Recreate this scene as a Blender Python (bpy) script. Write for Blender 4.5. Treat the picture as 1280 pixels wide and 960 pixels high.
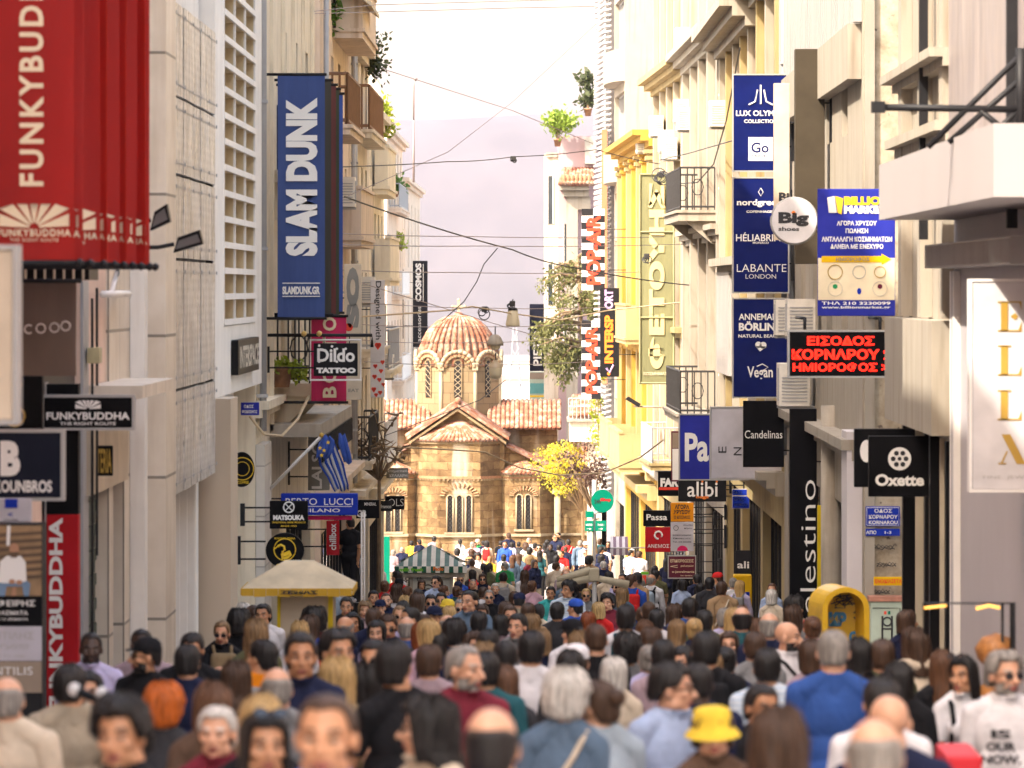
import bpy, bmesh, math, random
import numpy as np
from mathutils import Vector, Matrix, noise
R = math.radians
rng = random.Random(7)
SC = bpy.context.scene
COL = SC.collection
for _o in list(bpy.data.objects): bpy.data.objects.remove(_o)

# ------------------------------------------------------------------ camera, light, exposure
F, VX, VY, ZC = 6400.0, 680.0, 360.0, 2.2          # focal length and vanishing point in photo pixels (1280 wide), eye height
cd = bpy.data.cameras.new('camera'); cam = bpy.data.objects.new('camera', cd); COL.objects.link(cam)
cam.location = (0, 0, ZC); cam.rotation_euler = (R(90), 0, 0)
cd.sensor_width = 36; cd.lens = F/1280*36
cd.shift_x = (640-VX)/1280; cd.shift_y = (VY-480)/1280
cd.clip_start = .5; cd.clip_end = 20000
cd.dof.use_dof = True; cd.dof.focus_distance = 115; cd.dof.aperture_fstop = 5.0
SC.camera = cam
SUN_DIR = Vector((-.52, -.48, .72)).normalized()   # towards the sun: high, from the left and a little behind
sun_el = math.asin(SUN_DIR.z); sun_az = math.atan2(SUN_DIR.x, SUN_DIR.y)
W = bpy.data.worlds.new('World'); SC.world = W; W.use_nodes = True
wn = W.node_tree; bg = wn.nodes['Background']
sky = wn.nodes.new('ShaderNodeTexSky'); sky.sky_type = 'NISHITA'; sky.sun_disc = False
sky.sun_elevation = sun_el; sky.sun_rotation = sun_az; sky.dust_density = 4.0; sky.air_density = 1.5; sky.ozone_density = .6; sky.altitude = 0
tint = wn.nodes.new('ShaderNodeMix'); tint.data_type = 'RGBA'; tint.blend_type = 'MULTIPLY'; tint.inputs[0].default_value = 1; tint.inputs[7].default_value = (1, .92, .84, 1)
wn.links.new(sky.outputs[0], tint.inputs[6]); wn.links.new(tint.outputs[2], bg.inputs[0]); bg.inputs[1].default_value = .15
sl = bpy.data.lights.new('sun', 'SUN'); so = bpy.data.objects.new('sun', sl); COL.objects.link(so)
sl.energy = 2.0; sl.angle = R(.6); sl.color = (1, .90, .76)
so.rotation_euler = (-SUN_DIR).to_track_quat('-Z', 'Y').to_euler(); so.location = (-40, -20, 60)
SC.view_settings.view_transform = 'Standard'; SC.view_settings.look = 'None'
SC.view_settings.exposure = 2.45; SC.view_settings.gamma = 1
SC.render.engine = 'CYCLES'
SC.cycles.use_denoising = True
SC.cycles.max_bounces = 7; SC.cycles.diffuse_bounces = 4; SC.cycles.glossy_bounces = 3; SC.cycles.transmission_bounces = 4
SC.cycles.volume_bounces = 0; SC.cycles.caustics_reflective = False; SC.cycles.caustics_refractive = False
SC.cycles.sample_clamp_indirect = 6

# ------------------------------------------------------------------ geometry of the place
SLOPE = .0516
def gz(y):                                            # the street runs downhill away from the camera
    if y < 118: return -SLOPE*y
    if y < 215: return -SLOPE*118-.0365*(y-118)           # and flattens towards the church
    return gz(214.9) - min(34, (y-215)*.03)
def P(px, py, y): return Vector(((px-VX)/F*y, y, ZC-(py-VY)/F*y))
def X(px, y): return (px-VX)/F*y
def Z(py, y): return ZC-(py-VY)/F*y

# ------------------------------------------------------------------ materials
def hexc(h):
    c = [int(h[i:i+2], 16)/255 for i in (0, 2, 4)]
    return tuple(v/12.92 if v <= .04045 else ((v+.055)/1.055)**2.4 for v in c)
_M = {}
class NB:
    def __init__(s, name):
        s.m = bpy.data.materials.new(name); s.m.use_nodes = True; s.t = s.m.node_tree
        s.b = s.t.nodes['Principled BSDF']
    def n(s, typ, **k):
        x = s.t.nodes.new(typ)
        for a, v in k.items():
            if a in x.inputs.keys(): x.inputs[a].default_value = v
            else: setattr(x, a, v)
        return x
    def l(s, a, b): s.t.links.new(a, b)
    def mix(s, fac, a, b, mode='MIX'):
        x = s.t.nodes.new('ShaderNodeMix'); x.data_type = 'RGBA'; x.blend_type = mode
        for i, v in ((0, fac), (6, a), (7, b)):
            if hasattr(v, 'links'): s.l(v, x.inputs[i])
            elif i == 0: x.inputs[0].default_value = v
            else: x.inputs[i].default_value = (*v, 1)
        return x.outputs[2]
    def ramp(s, src, lo, hi):
        x = s.t.nodes.new('ShaderNodeMapRange'); x.inputs[1].default_value = lo; x.inputs[2].default_value = hi
        s.l(src, x.inputs[0]); return x.outputs[0]
    def coord(s, which='Object', scale=(1, 1, 1)):
        tc = s.t.nodes.new('ShaderNodeTexCoord'); mp = s.t.nodes.new('ShaderNodeMapping')
        mp.inputs['Scale'].default_value = scale; s.l(tc.outputs[which], mp.inputs[0]); return mp.outputs[0]
    def noise(s, co, scale, detail=4, rough=.55):
        x = s.n('ShaderNodeTexNoise'); x.inputs['Scale'].default_value = scale; x.inputs['Detail'].default_value = detail
        x.inputs['Roughness'].default_value = rough; s.l(co, x.inputs['Vector']); return x.outputs[0]
    def bump(s, h, strength, dist=.01):
        x = s.n('ShaderNodeBump'); x.inputs['Strength'].default_value = strength; x.inputs['Distance'].default_value = dist
        s.l(h, x.inputs['Height']); s.l(x.outputs[0], s.b.inputs['Normal'])
def sc(c, k): return tuple(min(1, max(0, v*k)) for v in c)
def M(name, rgb=None, rough=.7, var=.12, scale=2.0, bump=.0, bscale=40, metal=0, streak=0, emit=0, spec=.4):
    """painted or rendered surface: patchy colour, optional vertical weather streaks and grain"""
    if name in _M: return _M[name]
    if isinstance(rgb, str): rgb = hexc(rgb)
    b = NB(name); b.b.inputs['Roughness'].default_value = rough; b.b.inputs['Metallic'].default_value = metal
    b.b.inputs['Specular IOR Level'].default_value = spec
    if var:
        co = b.coord()
        n1 = b.ramp(b.noise(co, scale, 5), .3, .7)
        c = b.mix(n1, sc(rgb, 1-var), sc(rgb, 1+var*.7))
        if streak:
            n2 = b.ramp(b.noise(b.coord(scale=(1, 1, .08)), 5, 4), .52, .75)
            m2 = b.n('ShaderNodeMath', operation='MULTIPLY'); b.l(n2, m2.inputs[0]); m2.inputs[1].default_value = streak
            c = b.mix(m2.outputs[0], c, sc((rgb[0]*.55, rgb[1]*.48, rgb[2]*.4), 1)) if False else _streak(b, c, m2.outputs[0], rgb)
        b.l(c, b.b.inputs['Base Color'])
    else: b.b.inputs['Base Color'].default_value = (*rgb, 1)
    if bump: b.bump(b.noise(b.coord(), bscale, 4), bump)
    if emit:
        b.b.inputs['Emission Color'].default_value = (*rgb, 1); b.b.inputs['Emission Strength'].default_value = emit
    _M[name] = b.m; return b.m
def _streak(b, c, f, rgb):
    x = b.t.nodes.new('ShaderNodeMix'); x.data_type = 'RGBA'
    b.l(f, x.inputs[0]); b.l(c, x.inputs[6]); x.inputs[7].default_value = (rgb[0]*.5, rgb[1]*.42, rgb[2]*.33, 1); return x.outputs[2]
def MPanel(name, rgb, w, h, joint=.015, jc=.45, rough=.5, offset=0, var=.08, bump=.3, streak=0):
    """slabs, blocks or panels with joints, laid in metres along each wall"""
    if name in _M: return _M[name]
    if isinstance(rgb, str): rgb = hexc(rgb)
    b = NB(name); b.b.inputs['Roughness'].default_value = rough
    br = b.n('ShaderNodeTexBrick', offset=offset)
    br.inputs['Scale'].default_value = 1; br.inputs['Brick Width'].default_value = w; br.inputs['Row Height'].default_value = h
    br.inputs['Mortar Size'].default_value = joint; br.inputs['Mortar Smooth'].default_value = .2; br.inputs['Bias'].default_value = 0
    br.inputs['Color1'].default_value = (*sc(rgb, 1-var), 1); br.inputs['Color2'].default_value = (*sc(rgb, 1+var), 1)
    br.inputs['Mortar'].default_value = (*sc(rgb, jc), 1)
    b.l(b.coord('UV'), br.inputs['Vector'])
    n1 = b.ramp(b.noise(b.coord(), 1.7, 6), .3, .75)
    c = b.mix(n1, (.80, .77, .73), (1.0, 1.0, 1.0))
    c = b.mix(1.0, br.outputs[0], c, 'MULTIPLY')
    if streak:
        n2 = b.ramp(b.noise(b.coord(scale=(1, 1, .08)), 4, 4), .5, .75)
        m2 = b.n('ShaderNodeMath', operation='MULTIPLY'); b.l(n2, m2.inputs[0]); m2.inputs[1].default_value = streak
        c = _streak(b, c, m2.outputs[0], rgb)
    b.l(c, b.b.inputs['Base Color'])
    inv = b.n('ShaderNodeMath', operation='SUBTRACT'); inv.inputs[0].default_value = 1; b.l(br.outputs[1], inv.inputs[1])
    b.bump(inv.outputs[0], bump, .02)
    _M[name] = b.m; return b.m
def MGlass(name, rgb=(.03, .04, .05), rough=.06, spec=.8):
    if name in _M: return _M[name]
    b = NB(name); n1 = b.ramp(b.noise(b.coord(), .8, 2), .35, .65)
    b.l(b.mix(n1, sc(rgb, .6), sc(rgb, 1.7)), b.b.inputs['Base Color'])
    b.b.inputs['Roughness'].default_value = rough; b.b.inputs['Specular IOR Level'].default_value = spec
    _M[name] = b.m; return b.m

# ------------------------------------------------------------------ mesh builder
class MB:
    def __init__(s, xf=None): s.v = []; s.f = []; s.mi = []; s.mats = []; s.xf = xf; s.sm = []
    def _m(s, m):
        if m not in s.mats: s.mats.append(m)
        return s.mats.index(m)
    def add(s, vs, fs, m, smooth=False):
        o = len(s.v); i = s._m(m)
        if s.xf: vs = [s.xf(Vector(v)) for v in vs]
        s.v += [tuple(v) for v in vs]; s.f += [tuple(o+k for k in f) for f in fs]
        s.mi += [i]*len(fs); s.sm += [smooth]*len(fs); return s
    def box(s, x0, x1, y0, y1, z0, z1, m):
        if x0 > x1: x0, x1 = x1, x0
        if y0 > y1: y0, y1 = y1, y0
        if z0 > z1: z0, z1 = z1, z0
        return s.add([(x0,y0,z0),(x1,y0,z0),(x1,y1,z0),(x0,y1,z0),(x0,y0,z1),(x1,y0,z1),(x1,y1,z1),(x0,y1,z1)],
                     [(0,3,2,1),(4,5,6,7),(0,1,5,4),(1,2,6,5),(2,3,7,6),(3,0,4,7)], m)
    def bbox(s, x0, x1, y0, y1, z0, z1, m, r=.02):
        """box with chamfered edges"""
        bm = bmesh.new(); bmesh.ops.create_cube(bm, size=1)
        for v in bm.verts: v.co = Vector(((x0+x1)/2+v.co.x*abs(x1-x0), (y0+y1)/2+v.co.y*abs(y1-y0), (z0+z1)/2+v.co.z*abs(z1-z0)))
        bmesh.ops.bevel(bm, geom=bm.edges[:], offset=r, segments=2, affect='EDGES', profile=.6)
        return s.bm(bm, m)
    def bm(s, bm, m, smooth=False):
        bm.verts.index_update()
        s.add([v.co.copy() for v in bm.verts], [[v.index for v in f.verts] for f in bm.faces], m, smooth); bm.free(); return s
    def prism(s, pts, d, m):
        """closed polygon (3-D points, planar) pushed along vector d"""
        n = len(pts); d = Vector(d); pts = [Vector(p) for p in pts]
        fs = [tuple(range(n-1, -1, -1)), tuple(range(n, 2*n))] + [(i, (i+1) % n, n+(i+1) % n, n+i) for i in range(n)]
        return s.add(pts+[p+d for p in pts], fs, m)
    def tube(s, pts, r, m, n=6, cap=True, closed=False):
        pts = [Vector(p) for p in pts]; rs = r if isinstance(r, (list, tuple)) else [r]*len(pts)
        vs, fs = [], []; k = len(pts)
        for i, p in enumerate(pts):
            a = pts[(i-1) % k] if (closed or i > 0) else p; b_ = pts[(i+1) % k] if (closed or i < k-1) else p
            t = (b_-a).normalized() if (b_-a).length > 1e-9 else Vector((0, 0, 1))
            up = Vector((0, 0, 1)) if abs(t.z) < .95 else Vector((1, 0, 0))
            e1 = t.cross(up).normalized(); e2 = e1.cross(t)
            vs += [p+(e1*math.cos(2*math.pi*j/n)+e2*math.sin(2*math.pi*j/n))*rs[i] for j in range(n)]
        seg = k if closed else k-1
        for i in range(seg):
            a, b_ = i*n, ((i+1) % k)*n
            fs += [(a+j, a+(j+1) % n, b_+(j+1) % n, b_+j) for j in range(n)]
        if cap and not closed: fs += [tuple(range(n-1, -1, -1)), tuple(range((k-1)*n, k*n))]
        return s.add(vs, fs, m, n > 5)
    def lathe(s, c, prof, m, n=24, a0=0, a1=2*math.pi, wob=None):
        """profile of (radius, height) turned about a vertical axis at c"""
        c = Vector(c); full = abs(a1-a0-2*math.pi) < 1e-6; cols = n if full else n+1
        vs = []
        for r, z in prof:
            for j in range(cols):
                a = a0+(a1-a0)*j/n; rr = r*(wob(a, z) if wob else 1)
                vs.append(c+Vector((math.cos(a)*rr, math.sin(a)*rr, z)))
        fs = []
        for i in range(len(prof)-1):
            for j in range(n):
                k = (j+1) % cols
                fs.append((i*cols+j, i*cols+k, (i+1)*cols+k, (i+1)*cols+j))
        return s.add(vs, fs, m, True)
    def ball(s, c, r, m, sub=2, rough=0):
        bm = bmesh.new(); bmesh.ops.create_icosphere(bm, subdivisions=sub, radius=1)
        r = r if isinstance(r, (tuple, list)) else (r, r, r)
        for v in bm.verts:
            k = 1+(rough*noise.noise(v.co*2.3+Vector(c)) if rough else 0)
            v.co = Vector((c[0]+v.co.x*r[0]*k, c[1]+v.co.y*r[1]*k, c[2]+v.co.z*r[2]*k))
        return s.bm(bm, m, True)
    def disc(s, c, r, m, d=(0, .04, 0), n=28, ry=None):
        """upright disc facing the camera"""
        c = Vector(c); ry = ry or r
        return s.prism([c+Vector((math.cos(2*math.pi*i/n)*r, 0, math.sin(2*math.pi*i/n)*ry)) for i in range(n)], d, m)
    def build(s, name, parent=None, smooth=None, label=None):
        me = bpy.data.meshes.new(name)
        off = Vector((0, 0, 0)); p = parent
        while p is not None: off += p.location; p = p.parent
        origin = Vector((0, 0, 0))
        if parent is None and s.v:
            a = np.array(s.v); origin = Vector(((a[:, 0].min()+a[:, 0].max())/2, (a[:, 1].min()+a[:, 1].max())/2, a[:, 2].min()))
            off = origin
        me.from_pydata([(v[0]-off.x, v[1]-off.y, v[2]-off.z) for v in s.v], [], s.f)
        for m in s.mats: me.materials.append(m)
        me.polygons.foreach_set('material_index', s.mi)
        me.polygons.foreach_set('use_smooth', s.sm if smooth is None else [smooth]*len(s.f))
        uv_box(me)
        me.update()
        o = bpy.data.objects.new(name, me); COL.objects.link(o); o.parent = parent; o.location = origin
        if label: o['label'] = label
        return o
def uv_box(me):
    n = len(me.loops)
    if not n: return
    co = np.empty(len(me.vertices)*3); me.vertices.foreach_get('co', co); co = co.reshape(-1, 3)
    lv = np.empty(n, dtype=np.int32); me.loops.foreach_get('vertex_index', lv)
    pn = np.empty(len(me.polygons)*3); me.polygons.foreach_get('normal', pn); pn = pn.reshape(-1, 3)
    lt = np.empty(len(me.polygons), dtype=np.int32); me.polygons.foreach_get('loop_total', lt)
    ln = np.repeat(pn, lt, axis=0); c = co[lv]
    t = np.stack([-ln[:, 1], ln[:, 0]], 1); L = np.linalg.norm(t, axis=1); flat = L < .6
    L[L < 1e-6] = 1; t /= L[:, None]
    u = np.where(flat, c[:, 0], c[:, 0]*t[:, 0]+c[:, 1]*t[:, 1]); v = np.where(flat, c[:, 1], c[:, 2])
    uvl = me.uv_layers.new(name='UVMap'); uvl.data.foreach_set('uv', np.stack([u, v], 1).ravel())
def thing(name, label, cat, loc=(0, 0, 0), group=None, kind=None):
    o = bpy.data.objects.new(name, None); o.empty_display_size = .2; COL.objects.link(o); o.location = loc
    return tag(o, label, cat, group, kind)
def tag(o, label=None, cat=None, group=None, kind=None):
    if label: o['label'] = label
    if cat: o['category'] = cat
    if group: o['group'] = group
    if kind: o['kind'] = kind
    return o

# ------------------------------------------------------------------ lettering
_T = {}
def glyphs(s, bold=.0, spacing=1.0):
    k = (s, bold, spacing)
    if k in _T: return _T[k]
    c = bpy.data.curves.new('txt', 'FONT'); c.body = s; c.resolution_u = 3; c.offset = bold; c.space_character = spacing
    o = bpy.data.objects.new('txt', c); COL.objects.link(o)
    me = bpy.data.meshes.new_from_object(o.evaluated_get(bpy.context.evaluated_depsgraph_get()))
    vs = [(v.co.x, v.co.y) for v in me.vertices]; fs = [tuple(p.vertices) for p in me.polygons]
    bpy.data.objects.remove(o); bpy.data.curves.remove(c); bpy.data.meshes.remove(me)
    _T[k] = (vs, fs); return _T[k]
def letters(mb, s, c, w, h, m, right=(1, 0, 0), up=(0, 0, 1), bold=.02, spacing=1.0, thick=.006):
    """writing fitted into w x h metres round centre c, a thin raised layer in front of its board"""
    vs, fs = glyphs(s, bold, spacing)
    if not vs: return
    x0 = min(v[0] for v in vs); x1 = max(v[0] for v in vs); y0 = min(v[1] for v in vs); y1 = max(v[1] for v in vs)
    right = Vector(right); up = Vector(up); nrm = right.cross(up)
    c = Vector(c); kx = w/max(x1-x0, 1e-6); ky = h/max(y1-y0, 1e-6)
    pts = [c+right*((v[0]-(x0+x1)/2)*kx)+up*((v[1]-(y0+y1)/2)*ky)+nrm*thick for v in vs]
    mb.add(pts, fs, m)
def txt(mb, s, px, py, w, h, y, m, rot=0, **k):
    """writing centred at photo pixel px,py, w x h photo pixels, lying at depth y"""
    q = y/F
    if rot == 90: letters(mb, s, P(px, py, y), h*q, w*q, m, (0, 0, 1), (-1, 0, 0), **k)
    elif rot == -90: letters(mb, s, P(px, py, y), h*q, w*q, m, (0, 0, -1), (1, 0, 0), **k)
    else: letters(mb, s, P(px, py, y), w*q, h*q, m, **k)
# ------------------------------------------------------------------ setting: ground, hill, haze
def ground_mat():
    b = NB('street_paving'); b.b.inputs['Roughness'].default_value = .45
    br = b.n('ShaderNodeTexBrick', offset=.5); br.inputs['Scale'].default_value = 1
    br.inputs['Brick Width'].default_value = .8; br.inputs['Row Height'].default_value = .5; br.inputs['Mortar Size'].default_value = .008
    br.inputs['Color1'].default_value = (.34, .31, .29, 1); br.inputs['Color2'].default_value = (.42, .38, .36, 1); br.inputs['Mortar'].default_value = (.12, .11, .10, 1)
    b.l(b.coord('Object'), br.inputs['Vector'])
    n1 = b.ramp(b.noise(b.coord(), .9, 6), .3, .7)
    near = b.mix(1.0, br.outputs[0], b.mix(n1, (.7, .68, .66), (1, 1, 1)), 'MULTIPLY')
    far = b.mix(b.ramp(b.noise(b.coord(), .02, 8), .35, .65), (.16, .15, .11), (.40, .36, .30))
    tc = b.t.nodes.new('ShaderNodeTexCoord'); sx = b.t.nodes.new('ShaderNodeSeparateXYZ'); b.l(tc.outputs['Object'], sx.inputs[0])
    b.l(b.mix(b.ramp(sx.outputs[1], 260, 330), near, far), b.b.inputs['Base Color'])
    return b.m
def build_ground():
    ys = [-40, 0, 20, 40, 80, 118, 160, 214.9, 216, 260, 330, 500, 800, 1300, 1800, 3000, 5000, 9300]
    xs = [-3800, -800, -200, -40, -8, 0, 8, 40, 200, 800, 3800]
    g = MB(); vs = [(x, y, gz(y)) for y in ys for x in xs]; n = len(xs)
    g.add(vs, [(j*n+i, j*n+i+1, (j+1)*n+i+1, (j+1)*n+i) for j in range(len(ys)-1) for i in range(n-1)], ground_mat())
    me = bpy.data.meshes.new('ground'); me.from_pydata(g.v, [], g.f); me.materials.append(g.mats[0])
    o = bpy.data.objects.new('ground', me); COL.objects.link(o); o['kind'] = 'structure'
build_ground()
def hill():
    b = NB('hill_scrub'); n1 = b.ramp(b.noise(b.coord(scale=(1, .06, 1)), .012, 9, .6), .38, .62)
    b.l(b.mix(n1, (.045, .045, .042), (.085, .075, .07)), b.b.inputs['Base Color']); b.b.inputs['Roughness'].default_value = 1
    vs, fs = [], []; nx, ny = 90, 30
    for j in range(ny):
        y = 3400+j*190
        for i in range(nx):
            x = -3600+7200*i/(nx-1); q = j/(ny-1)
            top = 226+.09*min(max(x+60, -250), 250)*.5+34*noise.noise((x*.0011, .3, 0))+9*noise.noise((x*.009, 2, 0))
            z = -48+(top+48)*(math.sin(min(1, q/.62)*math.pi/2)**1.4)*(1-.15*max(0, (q-.62)/.38))
            z += 14*noise.noise((x*.004, y*.0012, 1))*min(1, q*3)
            vs.append((x, y, z))
    fs = [(j*nx+i, j*nx+i+1, (j+1)*nx+i+1, (j+1)*nx+i) for j in range(ny-1) for i in range(nx-1)]
    me = bpy.data.meshes.new('hill'); me.from_pydata(vs, [], fs); me.materials.append(b.m)
    me.polygons.foreach_set('use_smooth', [True]*len(fs))
    o = bpy.data.objects.new('hill', me); COL.objects.link(o); o['kind'] = 'structure'
hill()
def distant_city():
    g = MB(); r = random.Random(3); m = M('far_render', (.5, .47, .42), var=.2, scale=.02); m2 = M('far_roof', (.38, .22, .16), var=.2, scale=.02)
    for k in range(170):
        y = r.uniform(1000, 2300); x = r.uniform(-.045, .045)*y; w = r.uniform(5, 13); d = r.uniform(8, 20); h = r.uniform(5, 13); z = gz(y)
        g.box(x-w, x+w*.6, y, y+d, z-1, z+h, m)
        if r.random() < .4: g.box(x-w*.9, x+w*.4, y+1, y+d-1, z+h, z+h+1, m2)
    tag(g.build('distant_city'), 'pale hazy rooftops of the far city below the hill', 'city', kind='stuff')
    y = 700; t = MB(); c = P(644, 480, y); w = 1.6; st = M('mast_steel', (.3, .3, .33), .5)
    for sx in (-1, 1):
        for sy in (-1, 1): t.tube([(c.x+sx*w, y+sy*w, gz(y)), (c.x+sx*.2, y+sy*.2, Z(410, y))], .12, st, 4)
    for k in range(9):
        z = gz(y)+(Z(410, y)-gz(y))*k/9; q = w*(1-k/9)+.2
        t.tube([(c.x-q, y-q, z), (c.x+q, y-q, z+2)], .07, st, 4); t.tube([(c.x+q, y-q, z), (c.x-q, y-q, z+2)], .07, st, 4)
    tag(t.build('lattice_mast'), 'faint grey lattice mast in the haze right of the church dome', 'mast')
distant_city()
def haze():
    g = MB(); x, y0, y1, z0, z1 = 3750, -38, 9250, -60, 300
    m = bpy.data.materials.new('haze_air'); m.use_nodes = True; t = m.node_tree
    for n in list(t.nodes):
        if n.type != 'OUTPUT_MATERIAL': t.nodes.remove(n)
    v = t.nodes.new('ShaderNodeVolumePrincipled'); v.inputs['Color'].default_value = (.51, .46, .56, 1); v.inputs['Density'].default_value = HAZE; v.inputs['Anisotropy'].default_value = 0
    out = [n for n in t.nodes if n.type == 'OUTPUT_MATERIAL'][0]; t.links.new(v.outputs[0], out.inputs['Volume'])
    g.box(-x, x, y0, y1, z0, z1, m); tag(g.build('haze'), kind='stuff', label='thin pale haze in the air down the street', cat='haze')
HAZE = .00013
haze()

# ------------------------------------------------------------------ church
def tile_mat():
    b = NB('roof_tiles'); co = b.coord()
    n1 = b.ramp(b.noise(co, 3.2, 3), .46, .66); n2 = b.ramp(b.noise(co, 11, 3), .35, .65)
    c = b.mix(n2, (.21, .070, .038), (.32, .125, .068)); c = b.mix(n1, c, (.42, .31, .23))
    b.l(c, b.b.inputs['Base Color']); b.b.inputs['Roughness'].default_value = .85; b.bump(b.noise(co, 30, 3), .3)
    return b.m
def mortar_mat():
    return M('roof_mortar', (.20, .13, .10), .9, .25, 4)
TILE = tile_mat(); MORTAR = mortar_mat()
def stone_mat():
    b = NB('church_masonry'); co = b.coord('UV')
    br = b.n('ShaderNodeTexBrick', offset=.5); br.inputs['Scale'].default_value = 1; br.inputs['Brick Width'].default_value = .62; br.inputs['Row Height'].default_value = .31
    br.inputs['Mortar Size'].default_value = .014; br.inputs['Mortar Smooth'].default_value = .4; br.inputs['Bias'].default_value = -.1
    br.inputs['Color1'].default_value = (.180, .132, .072, 1); br.inputs['Color2'].default_value = (.31, .242, .142, 1); br.inputs['Mortar'].default_value = (.15, .088, .048, 1)
    mp = b.t.nodes.new('ShaderNodeVectorMath'); mp.operation = 'ADD'
    nz = b.n('ShaderNodeTexNoise'); nz.inputs['Scale'].default_value = 3; b.l(co, nz.inputs['Vector'])
    sv = b.t.nodes.new('ShaderNodeVectorMath'); sv.operation = 'SCALE'; sv.inputs[3].default_value = .14; b.l(nz.outputs[1], sv.inputs[0])
    b.l(co, mp.inputs[0]); b.l(sv.outputs[0], mp.inputs[1]); b.l(mp.outputs[0], br.inputs['Vector'])
    n1 = b.ramp(b.noise(b.coord(), .8, 7, .65), .36, .66)
    c = b.mix(1.0, br.outputs[0], b.mix(n1, (.56, .46, .36), (1.2, 1.12, 1.0)), 'MULTIPLY')
    vo = b.n('ShaderNodeTexVoronoi'); vo.inputs['Scale'].default_value = 1; b.l(b.coord('UV', (2.7, 4.8, 1)), vo.inputs['Vector']); sp_ = b.t.nodes.new('ShaderNodeSeparateColor'); b.l(vo.outputs[1], sp_.inputs[0])
    c = b.mix(1.0, c, b.mix(sp_.outputs[0], (.74, .68, .60), (1.18, 1.13, 1.05)), 'MULTIPLY')
    n2 = b.ramp(b.noise(b.coord(scale=(1, 1, .1)), 1.6, 4), .55, .72)
    c = b.mix(_half(b, n2, .5), c, (.16, .11, .07))
    n3 = b.ramp(b.noise(b.coord(scale=(1, 1, .12)), 1.1, 3), .60, .70)
    c = b.mix(_half(b, n3, .45), c, (.62, .56, .46))
    b.l(c, b.b.inputs['Base Color']); b.b.inputs['Roughness'].default_value = .9
    ad = b.n('ShaderNodeMath', operation='SUBTRACT'); b.l(b.noise(b.coord(), 14, 5), ad.inputs[0]); b.l(br.outputs[1], ad.inputs[1])
    b.bump(ad.outputs[0], .6, .03); return b.m
def _half(b, s, k):
    x = b.n('ShaderNodeMath', operation='MULTIPLY'); b.l(s, x.inputs[0]); x.inputs[1].default_value = k; return x.outputs[0]
STONE = stone_mat()
STONE2 = MPanel('church_ashlar', (.235, .172, .095), .7, .42, .012, .5, .85, .5, .16, .4)
MARBLE = M('weathered_marble', (.33, .265, .175), .7, .25, 3, .2)
BRICKRED = M('church_brick', (.34, .17, .09), .85, .3, 9, .2)
DARKGLASS = MGlass('church_glass', (.014, .013, .013), .45, .2)
LEAD = M('window_lead', (.05, .045, .045), .6, .1)
def tile_roof(mb, e0, e1, r0, r1, n, rad=.085, courses=6, thick=.06):
    """barrel tiles: n columns from eave e0-e1 up to ridge r0-r1, laid in overlapping courses"""
    e0, e1, r0, r1 = map(Vector, (e0, e1, r0, r1))
    nr = (e1-e0).cross(r0-e0).normalized()
    if nr.z < 0: nr = -nr
    mb.prism([e0, e1, r1, r0] if (r1-r0).length > .02 else [e0, e1, r0], nr*thick, MORTAR)
    for i in range(n):
        q = (i+.5)/n; a = e0.lerp(e1, q)+nr*thick; b_ = r0.lerp(r1, q)+nr*thick
        if (r1-r0).length < .02: b_ = a.lerp(b_, 1-.02)
        pts, rs = [], []
        for k in range(courses):
            pts += [a.lerp(b_, k/courses), a.lerp(b_, (k+.93)/courses)]; rs += [rad*1.12, rad*.86]
        mb.tube(pts, rs, TILE, 7)
def arch_pts(cx, z0, z1, w, n=8):
    """outline of a round-headed opening in the x-z plane"""
    r = w/2; return [(cx-r, z0), (cx+r, z0)]+[(cx+r*math.cos(math.pi*i/n), z1-r+r*math.sin(math.pi*i/n)) for i in range(n+1)]
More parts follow.
